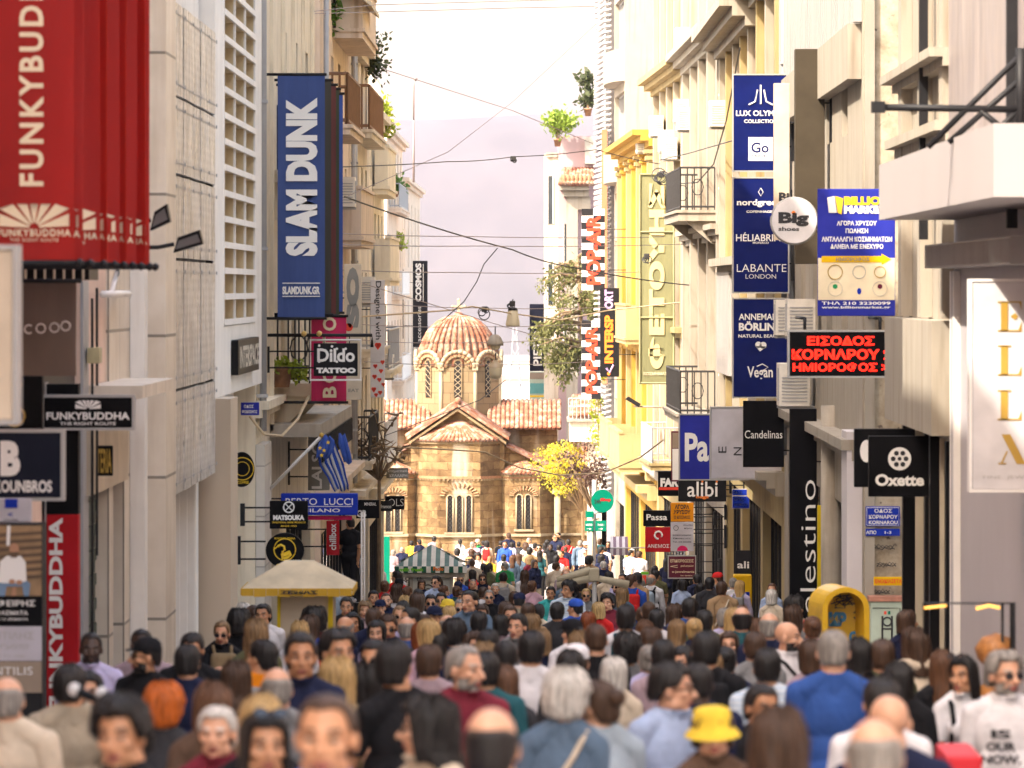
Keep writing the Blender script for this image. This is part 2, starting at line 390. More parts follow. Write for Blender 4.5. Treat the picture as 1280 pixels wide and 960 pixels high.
def church():
    s = 32.99; cx = -3.27; zz = lambda py: ZC-(py-360)/s; xx = lambda px: (px-680)/s
    base = gz(198); root = thing('church', 'small domed Byzantine church of golden stone closing the end of the street', 'church', (cx, 198, base))
    # walls
    w = MB()
    w.box(cx-3.6, cx+3.5, 196.2, 205, base-.3, zz(600), STONE)                       # low corner bays
    w.box(xx(512), xx(630), 195.9, 205.6, zz(600), zz(546), STONE)                    # east and west arm
    w.prism([(xx(512), 195.9, zz(546)), (xx(630), 195.9, zz(546)), (xx(571), 195.9, zz(509))], (0, 9.6, 0), STONE)
    w.box(cx-3.9, xx(697), 198.2, 201.6, zz(600), zz(541), STONE)                     # cross arm
    for sx in (-1, 1):                                                                 # sloping cheeks under the lean-to roofs
        xa, xb = cx+sx*1.75, cx+sx*3.55
        w.prism([(xa, 196.25, zz(600)), (xb, 196.25, zz(600)), (xb, 196.25, zz(588)), (xa, 196.25, zz(560))], (0, 8.6, 0), STONE)
    w.build('wall', root)
    def apse(xs, ys, z1, apex, name, ntile):
        """three-sided apse: xs four corner px, ys their depth"""
        a = MB(); pts = [(xx(x), y) for x, y in zip(xs, ys)]
        a.prism([(x, y, base-.3) for x, y in pts], (0, 0, z1-base+.3), STONE)
        o = 0.10; big = [(x+(x-xx(sum(xs)/4))*.05, y-o) for x, y in pts]
        a.prism([(x, y, z1) for x, y in big], (0, 0, .09), STONE2)
        a.prism([(x, y, zz(673)) for x, y in big], (0, 0, .10), MARBLE)                # projecting ledge under the windows
        a.prism([(x+(x-xx(sum(xs)/4))*.02, y-.04, zz(600)) for x, y in pts], (0, 0, .10), BRICKRED)
        for k in range(3):                                                              # brick dentils under the band
            p, q = Vector((*pts[k], 0)), Vector((*pts[k+1], 0)); nn = max(4, int((q-p).length/.16))
            for j in range(nn):
                c = p.lerp(q, (j+.5)/nn); a.box(c.x-.035, c.x+.035, c.y-.07, c.y+.02, zz(600)-.07, zz(600), STONE2)
        b_ = a.build('apse', root)
        t = MB(); ap = Vector((xx(apex[0]), ys[0]-.02, zz(apex[1])))
        for k in range(3):
            e0 = Vector((*big[k], z1+.09)); e1 = Vector((*big[k+1], z1+.09))
            e0.y -= .08; e1.y -= .08
            tile_roof(t, e0, e1, ap, ap, ntile[k], .075, 5)
        t.build('roof', b_)
        return b_
    main = apse((519, 546, 600, 627), (196, 195.0, 195.0, 196), zz(556), (572, 529), 'main', (5, 10, 5))
    ra = apse((622, 636, 675, 692), (196.3, 195.55, 195.55, 196.3), zz(598), (655, 581), 'side', (3, 7, 4))
    la = apse((452, 468, 508, 522), (196.3, 195.55, 195.55, 196.3), zz(598), (488, 581), 'side', (4, 7, 3))
    def window(parent, lights, z0, z1, lw, gap, y, arch=True):
        f = MB(); n = len(lights)
        for x in lights:                                                               # jambs and arched head in pale stone
            o = arch_pts(x, z0, z1, lw+.0); 
            for i in range(1, len(o)-1):
                p, q = Vector((o[i][0], y-.05, o[i][1])), Vector((o[i+1][0], y-.05, o[i+1][1]))
                f.tube([p, q], .028, MARBLE, 6)
            f.tube([(x-lw/2, y-.05, z0), (x-lw/2, y-.05, z1-lw/2)], .032, MARBLE, 8)
        f.box(lights[0]-lw/2-.1, lights[-1]+lw/2+.1, y-.12, y, z0-.08, z0, MARBLE)
        if arch:
            c = sum(lights)/n; rad = (lights[-1]-lights[0])/2+lw*.95
            for k in range(13):                                                        # radial brick arch over the lights
                a = math.pi*(k+.5)/13; zc = z1-lw*.35
                p = Vector((c+rad*math.cos(a), y-.035, zc+rad*.62*math.sin(a))); d = Vector((math.cos(a), 0, .62*math.sin(a))).normalized()
                f.tube([p, p+d*.17], .042, BRICKRED if k % 2 else STONE2, 4)
        wo = f.build('window', parent)
        g = MB()
        for x in lights:
            g.prism([(a, y-.02, b_) for a, b_ in arch_pts(x, z0, z1, lw)], (0, .015, 0), DARKGLASS)
            k = 0
            z = z0+.08
            while z < z1-lw*.3:                                                        # lead lattice
                g.tube([(x-lw/2+.02, y-.035, z), (x+lw/2-.02, y-.035, z+lw*.9)], .008, LEAD, 3, cap=False)
                g.tube([(x+lw/2-.02, y-.035, z), (x-lw/2+.02, y-.035, z+lw*.9)], .008, LEAD, 3, cap=False)
                z += .16
        g.build('pane', wo)
    window(main, [xx(562), xx(573.8), xx(585.6)], zz(667), zz(620), .235, .1, 195.0)
    window(ra, [xx(649), xx(660)], zz(664), zz(620), .23, .1, 195.55)
    window(la, [xx(484), xx(495.5)], zz(667), zz(622), .23, .1, 195.55)
    # roofs
    r = MB(); zE, zR = zz(549), zz(506); yf = 195.55
    for sx, xe in ((-1, xx(507)), (1, xx(635))):
        tile_roof(r, (xe, yf, zE), (xe, 205.4, zE), (xx(571), yf, zR), (xx(571), 205.4, zR), 34, .085, 6)
        for k, dz in enumerate((-.13, -.30)):                                          # raking cornice of two brick courses
            p = Vector((xe+sx*(.02-.1*k), yf-.10+.05*k, zE+dz+.05)); q = Vector((xx(571), yf-.10+.05*k, zR+dz+.03))
            r.prism([p, q, q+Vector((0, 0, .10)), p+Vector((0, 0, .10))], (0, .45, 0), TILE if k == 0 else STONE2)
    r.tube([(xx(571), yf-.05, zR+.1), (xx(571), 198.2, zR+.1)], .12, TILE, 8)
    for sx in (-1, 1):
        xa = xx(571)+sx*1.1; xb = cx+sx*3.95
        tile_roof(r, (xa, 197.6, zz(540)), (xb, 197.6, zz(540)), (xa, 199.6, zz(506)), (xb, 199.6, zz(506)), 16, .085, 6)
        tile_roof(r, (xa, 202.2, zz(540)), (xb, 202.2, zz(540)), (xa, 199.7, zz(506)), (xb, 199.7, zz(506)), 16, .085, 6)
        xa, xb = cx+sx*1.8, cx+sx*3.75
        tile_roof(r, (xb, 195.9, zz(592)), (xb, 198.3, zz(592)), (xa, 195.9, zz(560)), (xa, 198.3, zz(560)), 12, .085, 6)
    r.build('roof', root)
    # drum and dome
    dy = 199.9; ap = 1.62; d = MB(); R8 = ap/math.cos(math.pi/8); dcx = xx(570)
    corner = [(dcx+R8*math.sin(a), dy-R8*math.cos(a)) for a in [math.pi/8+k*math.pi/4 for k in range(8)]]
    zs = zz(462); zb = zz(545)
    d.prism([(x, y, zb) for x, y in corner], (0, 0, zs-zb), STONE2)
    hw = ap*math.tan(math.pi/8)
    for k in range(8):
        a = k*math.pi/4; nv = Vector((math.sin(a), -math.cos(a), 0)); tv = Vector((math.cos(a), math.sin(a), 0)); c0 = Vector((dcx, dy, 0))
        pt = lambda u, v, z: c0+nv*(ap+v)+tv*u+Vector((0, 0, z))
        n = 10; rad = hw*.96
        arc = [(rad*math.cos(math.pi*i/n), zs+rad*.98*math.sin(math.pi*i/n)) for i in range(n+1)]
        d.prism([pt(u, -.05, z) for u, z in arc], -nv*.9, STONE2)                          # arched head of each face
        for rr, mm, v in ((1.0, MARBLE, .06), (.80, BRICKRED, .03), (.70, STONE2, .045)):
            for i in range(n):
                p, q = arc[i], arc[i+1]
                d.tube([pt(p[0]*rr, v-.02, zs+(p[1]-zs)*rr), pt(q[0]*rr, v-.02, zs+(q[1]-zs)*rr)], .085 if rr == 1 else .05, mm, 6)
        d.tube([pt(hw, -.02, zb), pt(hw, -.02, zs-.02)], .075, MARBLE, 8)
        cp = pt(hw, -.02, zs); d.box(cp.x-.11, cp.x+.11, cp.y-.11, cp.y+.11, cp.z-.1, cp.z+.04, MARBLE)
    dr = d.build('drum', root)
    for k in (-2, -1, 0, 1, 2):                                                            # slit windows of the drum
        a = k*math.pi/4; nv = Vector((math.sin(a), -math.cos(a), 0)); tv = Vector((math.cos(a), math.sin(a), 0)); c0 = Vector((dcx, dy, 0))
        g = MB(); o = arch_pts(0, zz(500), zz(452), .30)
        g.prism([c0+nv*(ap+.012)+tv*u+Vector((0, 0, z)) for u, z in o], nv*.012, DARKGLASS)
        z = zz(499)
        while z < zz(456):
            g.tube([c0+nv*(ap+.035)+tv*-.13+Vector((0, 0, z)), c0+nv*(ap+.035)+tv*.13+Vector((0, 0, z+.22))], .014, MARBLE, 3)
            g.tube([c0+nv*(ap+.035)+tv*.13+Vector((0, 0, z)), c0+nv*(ap+.035)+tv*-.13+Vector((0, 0, z+.22))], .014, MARBLE, 3)
            z += .22
        for i in range(1, len(o)-1):
            p, q = o[i], o[i+1]; g.tube([c0+nv*(ap+.03)+tv*p[0]+Vector((0, 0, p[1])), c0+nv*(ap+.03)+tv*q[0]+Vector((0, 0, q[1]))], .03, STONE2, 5)
        g.build('window', dr)
    do = MB(); z0 = zs+.05; H = zz(395)-z0; rb = 1.56; prof = [(rb*math.cos(t)**.88, z0+H*math.sin(t)**1.06) for t in [i*math.pi/2/9*.985 for i in range(10)]]
    do.lathe((dcx, dy, 0), [(p[0]-.03, p[1]) for p in prof], MORTAR, 32)
    nrib = 34
    for j in range(nrib):
        a = 2*math.pi*j/nrib; pts, rs = [], []
        for i in range(len(prof)-1):
            (ra_, za), (rb_, zb_) = prof[i], prof[i+1]
            for q, kk in ((0, 1.12), (.94, .86)):
                rr = ra_+(rb_-ra_)*q; zc = za+(zb_-za)*q; pts.append((dcx+rr*math.cos(a), dy+rr*math.sin(a), zc)); rs.append(max(.022, .102*rr/rb)*kk)
        do.tube(pts, rs, TILE, 7)
    do.ball((dcx, dy, zz(394.5)), (.20, .20, .11), TILE)
    dm = do.build('dome', root)
    c = MB(); zc = zz(384); y = dy
    c.box(dcx-.05, dcx+.05, y-.05, y+.05, zz(395), zz(376), MARBLE); c.box(dcx-.22, dcx-.05, y-.045, y+.045, zc-.05, zc+.05, MARBLE); c.box(dcx+.05, dcx+.22, y-.045, y+.045, zc-.05, zc+.05, MARBLE)
    for q in ((-.24, 0), (.24, 0), (0, .26)): c.ball((dcx+q[0], y, zc+q[1]), .075, MARBLE, 1)
    c.build('cross', dm)
    # lower chapel on the right
    ch = MB(); ch.box(xx(690), xx(752), 196.4, 204, base-.3, zz(585), STONE); ch.box(xx(690)-.05, xx(752), 196.3, 196.4, zz(673), zz(670), MARBLE)
    ch.build('side_chapel', root)
    cr = MB(); tile_roof(cr, (xx(688), 196.0, zz(586)), (xx(754), 196.0, zz(586)), (xx(688), 200, zz(560)), (xx(754), 200, zz(560)), 12, .085, 6); cr.build('chapel_roof', root)
    co = MB(); x = xx(697); co.tube([(x, 195.9, base), (x, 195.9, zz(620))], .13, MARBLE, 10); co.bbox(x-.2, x+.2, 195.7, 196.1, zz(620), zz(614), MARBLE, .03)
    co.build('half_column', root)
church()
# ------------------------------------------------------------------ street facades
GLASS = MGlass('window_glass'); WARMGLASS = MGlass('shop_glass', (.06, .05, .04), .08)
WHITEP = M('white_paint', (.78, .75, .72), .55, .06, 3); DARKM = M('dark_metal', (.014, .014, .016), .5, .2, 5, spec=.2)
BLACKP = M('black_panel', (.005, .005, .006), .4, .2, 1.5, spec=.12); GREYM = M('grey_metal', (.35, .35, .36), .45, .1, 4)
IRON = M('wrought_iron', (.03, .028, .028), .6, .2, 8); CONC = M('concrete', (.36, .32, .27), .9, .25, 1.5, .3, 25, streak=.6)
WOODF = M('brown_wood', (.20, .10, .05), .6, .25, 4); AWN = M('beige_awning', (.55, .48, .36), .8, .1, 2)
class Fac:
    """one building: u runs along its street front from the near corner a to the far corner b, w out into the street, z up"""
    def __init__(s, name, label, a, b, top, mat, depth=9, base=None, glass=GLASS, cat='building'):
        s.a = Vector((*a, 0)); s.b = Vector((*b, 0)); s.L = (s.b-s.a).length; s.e = (s.b-s.a).normalized()
        s.n = Vector((s.e.y, -s.e.x, 0))                      # towards the street
        if s.n.x*(s.a.x) > 0: s.n = -s.n
        s.base = min(gz(a[1]), gz(b[1]))-.4 if base is None else base
        s.top = top; s.m = mat; s.glass = glass; s.depth = depth
        s.root = thing(name, label, cat, (a[0], a[1], s.base+.4))
        s.W = MB(s.xf)
    def xf(s, v): return s.a+s.e*v.x+s.n*v.y+Vector((0, 0, v.z))
    def mb(s): return MB(s.xf)
    def y(s, px):                                             # depth where the sight line through px meets the front
        k = (px-VX)/F
        t = (k*s.a.y-s.a.x)/(s.e.x-k*s.e.y); return s.a.y+s.e.y*t
    def u(s, px):
        k = (px-VX)/F; return (k*s.a.y-s.a.x)/(s.e.x-k*s.e.y)
    def z(s, px, py): return Z(py, s.y(px))
    def shell(s, holes=(), t=.28, glassless=False):
        """front wall with real openings in front of the building's body"""
        s.W.box(0, s.L, -s.depth, -t, s.base, s.top, s.m)
        us = sorted({0, s.L, *[h[0] for h in holes], *[h[1] for h in holes]}); zs = sorted({s.base, s.top, *[h[2] for h in holes], *[h[3] for h in holes]})
        us = [u for u in us if -1e-6 <= u <= s.L+1e-6]; zs = [z for z in zs if s.base-1e-6 <= z <= s.top+1e-6]
        for j in range(len(zs)-1):
            run = None
            for i in range(len(us)-1):
                cu, cz = (us[i]+us[i+1])/2, (zs[j]+zs[j+1])/2
                solid = not any(h[0] < cu < h[1] and h[2] < cz < h[3] for h in holes)
                if solid and run is None: run = us[i]
                if not solid and run is not None: s.W.box(run, us[i], -t, 0, zs[j], zs[j+1], s.m); run = None
            if run is not None: s.W.box(run, us[-1], -t, 0, zs[j], zs[j+1], s.m)
        return s
    def done(s): s.W.build('wall', s.root); return s
    def part(s, name, mb, label=None): return mb.build(name, s.root, label=label)
    def window(s, u0, u1, z0, z1, frame=WHITEP, kind='window', mull=1, w=-.2, glass=None):
        g = s.mb(); f = .06
        g.box(u0, u1, w-.03, w-.005, z0, z1, glass or s.glass)
        for p, q in ((u0, u0+f), (u1-f, u1)): g.box(p, q, w, w+.06, z0, z1, frame)
        g.box(u0+f, u1-f, w, w+.055, z0, z0+f, frame); g.box(u0+f, u1-f, w, w+.055, z1-f, z1, frame)
        for k in range(mull):
            c = u0+(u1-u0)*(k+1)/(mull+1); g.box(c-.03, c+.03, w, w+.05, z0+f, z1-f, frame)
        return s.part(kind, g)
    def shutter(s, u0, u1, z0, z1, m, w=-.12):
        g = s.mb(); n = max(3, int((z1-z0)/.12))
        for k in range(n): g.box(u0, u1, w-.03, w+.015*(k % 2)+.01, z0+(z1-z0)*k/n, z0+(z1-z0)*(k+.9)/n, m)
        return s.part('shutter', g)
    def cornice(s, z, h=.3, out=.3, u0=None, u1=None, m=None, steps=2, name='cornice'):
        g = s.mb(); u0 = 0 if u0 is None else u0; u1 = s.L if u1 is None else u1; m = m or s.m
        for k in range(steps): g.box(u0+.004, u1-.004, .003, out*(k+1)/steps, z+h*k/steps, z+h*(k+1)/steps, m)
        return s.part(name, g)
    def balcony(s, u0, u1, z, out=1.0, m=None, rail='iron', railh=1.0, slab=.18, brackets=False):
        g = s.mb(); m = m or s.m; g.box(u0, u1, .003, out, z-slab, z, m); g.box(u0-.04, u1+.04, .004, out+.05, z-.05, z+.02, m)
        if brackets:
            for uu in (u0+.25, u1-.25):
                pr = [(uu-.1, .004, z-slab), (uu-.1, out*.8, z-slab), (uu-.1, out*.6, z-slab-.18), (uu-.1, .12, z-slab-.55), (uu-.1, .004, z-slab-.6)]
                g.prism(pr, (.2, 0, 0), m)
        bo = s.part('balcony', g); r = s.mb()
        rm = {'iron': IRON, 'white': WHITEP, 'grey': GREYM, 'wood': WOODF}.get(rail, m)
        if rail in ('iron', 'white', 'grey', 'wood'):
            t = .022 if rail != 'wood' else .03
            path = [(u0+.05, .06), (u0+.05, out-.06), (u1-.05, out-.06), (u1-.05, .06)]
            for zz in (z+.1, z+railh): r.tube([(*p, zz) for p in path], t*1.2, rm, 5)
            for i in range(3):
                (xa, ya), (xb, yb) = path[i], path[i+1]; n = max(2, int(math.hypot(xb-xa, yb-ya)/.14))
                for k in range(n+1): r.tube([(xa+(xb-xa)*k/n, ya+(yb-ya)*k/n, z+.02), (xa+(xb-xa)*k/n, ya+(yb-ya)*k/n, z+railh)], t*.7, rm, 4)
            if rail == 'iron':
                for i in range(3):
                    (xa, ya), (xb, yb) = path[i], path[i+1]; n = max(1, int(math.hypot(xb-xa, yb-ya)/.42))
                    for k in range(n):
                        c = Vector((xa+(xb-xa)*(k+.5)/n, ya+(yb-ya)*(k+.5)/n, z+railh*.55)); d = Vector((xb-xa, yb-ya, 0)).normalized()
                        r.tube([c+d*.14*math.cos(t_)+Vector((0, 0, .2*math.sin(t_))) for t_ in [i_*math.pi/5 for i_ in range(10)]], .013, rm, 4, closed=True)
        else:
            r.box(u0, u0+.08, .06, out, z+.02, z+railh, m); r.box(u1-.08, u1, .06, out, z+.02, z+railh, m); r.box(u0+.08, u1-.08, out-.09, out-.005, z+.02, z+railh, m)
            r.box(u0-.03, u1+.03, out-.12, out+.03, z+railh, z+railh+.07, m)
        r.build('railing', bo); return bo
    def aircon(s, u, z, out=.38, wdt=.85, h=.6):
        g = s.mb(); g.box(u, u+wdt, .1, .1+out, z, z+h, ACW)
        for k in range(9): g.box(u+.08+k*.06, u+.10+k*.06, .1+out, .11+out, z+.08, z+h-.08, GREYM)
        for uu in (u+.1, u+wdt-.14): g.box(uu, uu+.04, .004, .1+out, z-.05, z-.004, GREYM)
        for k in range(8): g.box(u-.012, u-.003, .14, .08+out-.02, z+.07+k*.055, z+.09+k*.055, GREYM)
        return s.part('air_conditioner', g)
    def pilaster(s, u0, u1, z0, z1, out=.15, m=None, cap=True):
        g = s.mb(); m = m or s.m; g.box(u0, u1, .003, out, z0, z1, m)
        if cap:
            g.box(u0-.05, u1+.05, .004, out+.06, z1-.32, z1-.2, m); g.box(u0-.09, u1+.09, .005, out+.1, z1-.12, z1-.004, m); g.box(u0-.05, u1+.05, .004, out+.05, z0, z0+.3, m)
        return s.part('pilaster', g)
    def drain(s, u, z0, z1, m=GREYM):
        g = s.mb(); g.tube([(u, .1, z0), (u, .1, z1)], .055, m, 7)
        z = z0+.5
        while z < z1: g.box(u-.08, u+.08, .004, .17, z, z+.05, m); z += 2.2
        return s.part('drainpipe', g)
    def grid(s, rows, cols, w, h, z0, dz, margin=.5, kind='window', **k):
        """rows of windows: returns holes and makes the window parts"""
        holes = []; step = (s.L-2*margin)/cols
        for r_ in range(rows):
            for c in range(cols):
                u = margin+step*(c+.5)
                holes.append((u-w/2, u+w/2, z0+r_*dz, z0+r_*dz+h))
        return holes
ACW = M('aircon_white', (.70, .66, .60), .6, .12, 4)

# ---- LEFT SIDE
PINKW = M('pink_render', (.68, .50, .40), .85, .12, 1.2, streak=.3); CREAM = M('cream_render', (.74, .65, .50), .85, .14, 1.2, .1, 20, streak=.55)
PALE = MPanel('pale_cladding', (.76, .68, .58), 1.3, 1.55, .018, .35, .5, 0, .06, .4, streak=.35); WHITEC = M('white_concrete', (.78, .75, .71), .7, .08, 1.5, streak=.3)
PEACH = M('peach_render', (.64, .52, .42), .85, .16, 1.0, .1, 15, streak=.75); OLDCR = M('old_cream_render', (.66, .58, .47), .9, .18, .9, .1, 15, streak=.8)
BEIGE = MPanel('beige_stone', (.56, .47, .36), 1.5, .9, .012, .5, .6, 0, .06, .3)
def shop(f, u0, u1, z1, m=WARMGLASS, frame=DARKM, w=-.22):
    """glazed shop front"""
    return f.window(u0, u1, gz((f.a.y+f.b.y)/2)-.1, z1, frame, 'shop_window', max(1, int((u1-u0)/1.6)), w, m)

# building with the red banners
f = Fac('corner_building', 'pinkish beige building carrying the red banners at the left edge', (-4.45, 6), (-4.45, 52), 13, PINKW)
zs = Z(500, 48)
h = [(f.u(52), f.u(100), f.base+.4, Z(338, 44)), (f.u(108), f.u(134), f.base+.4, Z(625, 48.5)), (18, 30, f.base+.4, 1.0)]
f.shell(h)
g = f.mb(); g.box(h[0][0], h[0][1], -.2, -.05, f.base+.4, h[0][3], BLACKP); f.part('black_fascia', g)
for k in range(9):
    pass
f.shutter(h[1][0], h[1][1], f.base+.4, h[1][3], M('shutter_green', (.035, .055, .04), .5, .2, 3))
shop(f, 18, 30, 1.0)
g = f.mb(); g.box(f.u(107), f.u(152), .004, .55, Z(500, 49), Z(484, 49), PALE); g.box(f.u(107), f.u(152), .004, .32, Z(508, 49), Z(500, 49), PALE); f.part('ledge', g)
g = f.mb(); g.box(f.u(104), f.u(151), .003, .08, Z(625, 49)+.02, Z(508, 49)-.02, BEIGE); f.part('stone_front', g)
g = f.mb(); ua = f.u(110)
g.tube([(ua, .15, Z(368, 48)), (ua+3, .15, Z(368, 48))], .04, WHITEP, 6); g.tube([(ua+.9, .15, Z(368, 48)), (ua+1.6, .15, Z(340, 48)), (ua+1.6, .15, Z(320, 48))], .03, WHITEP, 6); f.part('pipe', g)
f.pilaster(f.u(100), f.u(107), f.base+.4, Z(350, 45), .03, GREYM, False)
for pz in (40, 140): 
    pass
f.done()
# pillars in pale panels
f = Fac('panelled_building', 'building faced with large pale stone panels beside the red banners', (-4.42, 52.02), (-4.42, 56), 15, PALE)
hh = [(f.u(187), f.u(200)-.0, Z(50, 55), Z(5, 55)), (f.u(187), f.u(200), Z(145, 55), Z(100, 55)), (.5, 1.9, f.base+.4, Z(520, 53))]
f.shell([(a, b, c, d) for a, b, c, d in hh if b > a and b < f.L])
for a, b, c, d in hh[:2]: f.window(a, b, c, d, M('bronze_frame', (.25, .19, .11), .5, .1, 3), mull=1, w=-.14)
shop(f, .5, 1.9, hh[2][3])
f.pilaster(2.6, 3.0, f.base+.4, Z(330, 55), .16, WHITEC, False)
f.done()
f = Fac('pillar_building', 'narrow stone pillar of pale panels projecting from the left row', (-4.42, 56.02), (-4.42, 57.6), 15, PALE)
f.shell([])
g = f.mb(); g.box(.02, 1.56, .003, .28, f.base+.4, 13, PALE); f.part('pillar', g)
f.done()
# cables and boxes clipped to the near walls
g = MB()
for k, (x_, z0, z1) in enumerate(((-4.36, -1.6, 2.1), (-4.345, -.4, 2.2))): g.tube([(x_, 49.4+k*.35, z0), (x_, 49.42+k*.35, (z0+z1)/2), (x_, 49.4+k*.35, z1)], .014, DARKM, 5)
g.bbox(-4.40, -4.28, 49.3, 49.6, Z(455, 49), Z(435, 49), M('junction_box', (.42, .36, .2), .6, .2, 6), .01)
g.build('wall_cable', bpy.data.objects['corner_building'])
# perforated screen
def screen_mat():
    b = NB('mirror_screen'); co = b.coord('UV', (1, .16, 1))
    n1 = b.ramp(b.noise(co, 5.5, 6, .7), .38, .62); n2 = b.ramp(b.noise(b.coord('UV', (3, .5, 1)), 3, 4), .55, .70)
    c = b.mix(n1, (.34, .33, .33), (.80, .78, .77)); c = b.mix(_half(b, n2, .35), c, (.45, .28, .18))  # upright grey and brown streaks: street reflections painted into the metal's colour
    w = b.n('ShaderNodeTexWave', bands_direction='Y'); w.inputs['Scale'].default_value = 3.2; b.l(b.coord('UV'), w.inputs['Vector']); c = b.mix(_half(b, w.outputs[1], .18), c, (.22, .21, .21))
    b.l(c, b.b.inputs['Base Color']); b.b.inputs['Metallic'].default_value = .55
    b.l(b.ramp(b.noise(co, 9, 3), .1, 1.2), b.b.inputs['Roughness']); b.bump(b.noise(b.coord('UV', (6, .3, 1)), 4, 2), .9, .08); return b.m
SCREEN = screen_mat()
f = Fac('screen_building', 'building behind tall mirrored metal screens on the left', (-4.4, 57.65), (-4.4, 65.2), 15, WHITEC)
f.shell([(.6, 7.0, f.base+.4, Z(618, 60))])
zt = [(Z(3, 58), Z(118, 58)), (Z(122, 58), Z(216, 58)), (Z(220, 58), Z(322, 58)), (Z(326, 58), Z(486, 58)), (Z(490, 58), Z(618, 58))]
for i, (za, zb) in enumerate(zt):
    g = f.mb()
    for k in range(5): g.box(.06+k*1.44, .06+k*1.44+1.40, .20, .235+.008*(k % 2), zb, za-.0, SCREEN)
    sc_ = f.part('metal_screen', g)
    for zz in (za-.12, zb+.12):
        q = f.mb(); q.box(.05, 7.2, .246, .25, zz-.006, zz+.006, GREYM)
        for k in range(6): q.box(.06+k*1.42, .10+k*1.42, .25, .262, zz-.022, zz+.022, GREYM)
        q.build('fixing_strip', sc_)
for k in range(6):
    g = f.mb(); g.box(.04+k*1.44, .10+k*1.44, .003, .2, Z(620, 58), 4.9, DARKM if k in (0, 5) else GREYM); f.part('rail', g)
g = f.mb()
for k in range(5): g.box(.7+k*1.3, .75+k*1.3, -.12, .06, f.base+.4, Z(622, 60), WHITEP)
g.box(.6, 7, -.25, -.14, f.base+.4, Z(620, 60), BEIGE); f.part('shop_front', g)
f.done()
# white lattice building
f = Fac('lattice_building', 'white building with a tall concrete lattice screen and overhanging upper floors', (-4.62, 65.25), (-4.62, 76.2), 15, WHITEC)
f.shell([(1.2, 5, f.base+.4, Z(560, 68))])
shop(f, 1.2, 5, Z(560, 68))
zb = Z(497, 66); zl = Z(402, 69)
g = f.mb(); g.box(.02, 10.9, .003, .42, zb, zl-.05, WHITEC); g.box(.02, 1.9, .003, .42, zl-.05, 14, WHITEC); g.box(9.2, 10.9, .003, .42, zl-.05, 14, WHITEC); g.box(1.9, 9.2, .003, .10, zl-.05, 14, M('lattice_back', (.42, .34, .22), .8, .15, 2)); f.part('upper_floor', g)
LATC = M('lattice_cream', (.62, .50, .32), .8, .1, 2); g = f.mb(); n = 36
for k in range(n+1):
    z = zl+k*(14-zl)/n*1.0
    if z < 7.5: g.box(1.92, 9.18, .102, .41, z-.035, z+.035, LATC); g.box(1.92, 9.18, .411, .44, z-.04, z+.04, WHITEP)
for k in range(4): u = 1.92+k*7.2/3; g.box(u-.03, u+.03, .102, .40, zl, 8, LATC); g.box(u-.03, u+.03, .401, .43, zl, 8, WHITEP)
f.part('concrete_lattice', g)
g = f.mb(); g.box(.1, 1.6, .003, .62, f.base+.4, zb-.004, M('tan_pillar', (.50, .40, .30), .6, .06, 1)); f.part('pillar', g)
g = f.mb(); g.box(3.4, 8.4, .43, .52, Z(467, 70), Z(424, 70), BLACKP); sg = f.part('fascia_sign', g)
g = f.mb(); c = f.xf(Vector((5.9, .525, (Z(467, 70)+Z(424, 70))/2))); letters(g2 := MB(), 'INTERSPACE', c, 4.5, .3, M('sign_silver', (.55, .52, .45), .4, .1), right=f.e*-1 if f.e.cross(Vector((0, 0, 1))).dot(f.n) < 0 else f.e, bold=.03); g2.build('lettering', sg)
f.done()
# stone clad cream building behind the big blue banner
f = Fac('cream_building', 'cream rendered building with iron balconies behind the big blue vertical banner', (-4.3, 76.25), (-4.3, 96), 15, CREAM)
dz = 3.4; b0 = gz(86)
hs = [(u, u+1.1, z, z+2.4) for z in (b0+5.1, b0+8.5, b0+11.9) for u in (1.2, 4.3, 8.2, 12, 16)]
f.shell(hs+[(2, 7, f.base+.4, b0+2.9), (9, 18, f.base+.4, b0+2.9)])
for q in hs: f.window(*q, frame=M('grey_frame', (.4, .4, .38), .5, .1), mull=1)
shop(f, 2, 7, b0+2.9); shop(f, 9, 18, b0+2.9)
g = f.mb(); g.box(.02, 1.9, .003, .14, f.base+.4, b0+4.3, MPanel('white_cladding', (.66, .62, .56), 1.2, .75, .012, .6, .5, 0, .04, .3)); f.part('stone_cladding', g)
f.balcony(5.2, 11, b0+5.1, .8, CREAM, 'iron', 1.05, brackets=True); f.balcony(5.2, 10, b0+8.5, .55, CREAM, 'iron', 1.05, brackets=True)
f.cornice(b0+4.7, .25, .2); f.drain(.3, b0+4.5, 14)
g = f.mb(); g.box(4, 17, .003, .8, b0+4.3, b0+4.5, M('canopy_tin', (.38, .33, .27), .7, .25, 2, streak=.6)); g.box(4, 17, .73, .8, b0+4.05, b0+4.3, DARKM)
for k in range(26): g.box(4.05+k*.49, 4.12+k*.49, .81, .84, b0+3.9, b0+4.29, DARKM)
f.part('shop_canopy', g)
for k in range(6): f.pilaster(.5+k*3.5, .75+k*3.5, b0+4.4, 14, .06, CREAM, False)
f.done()
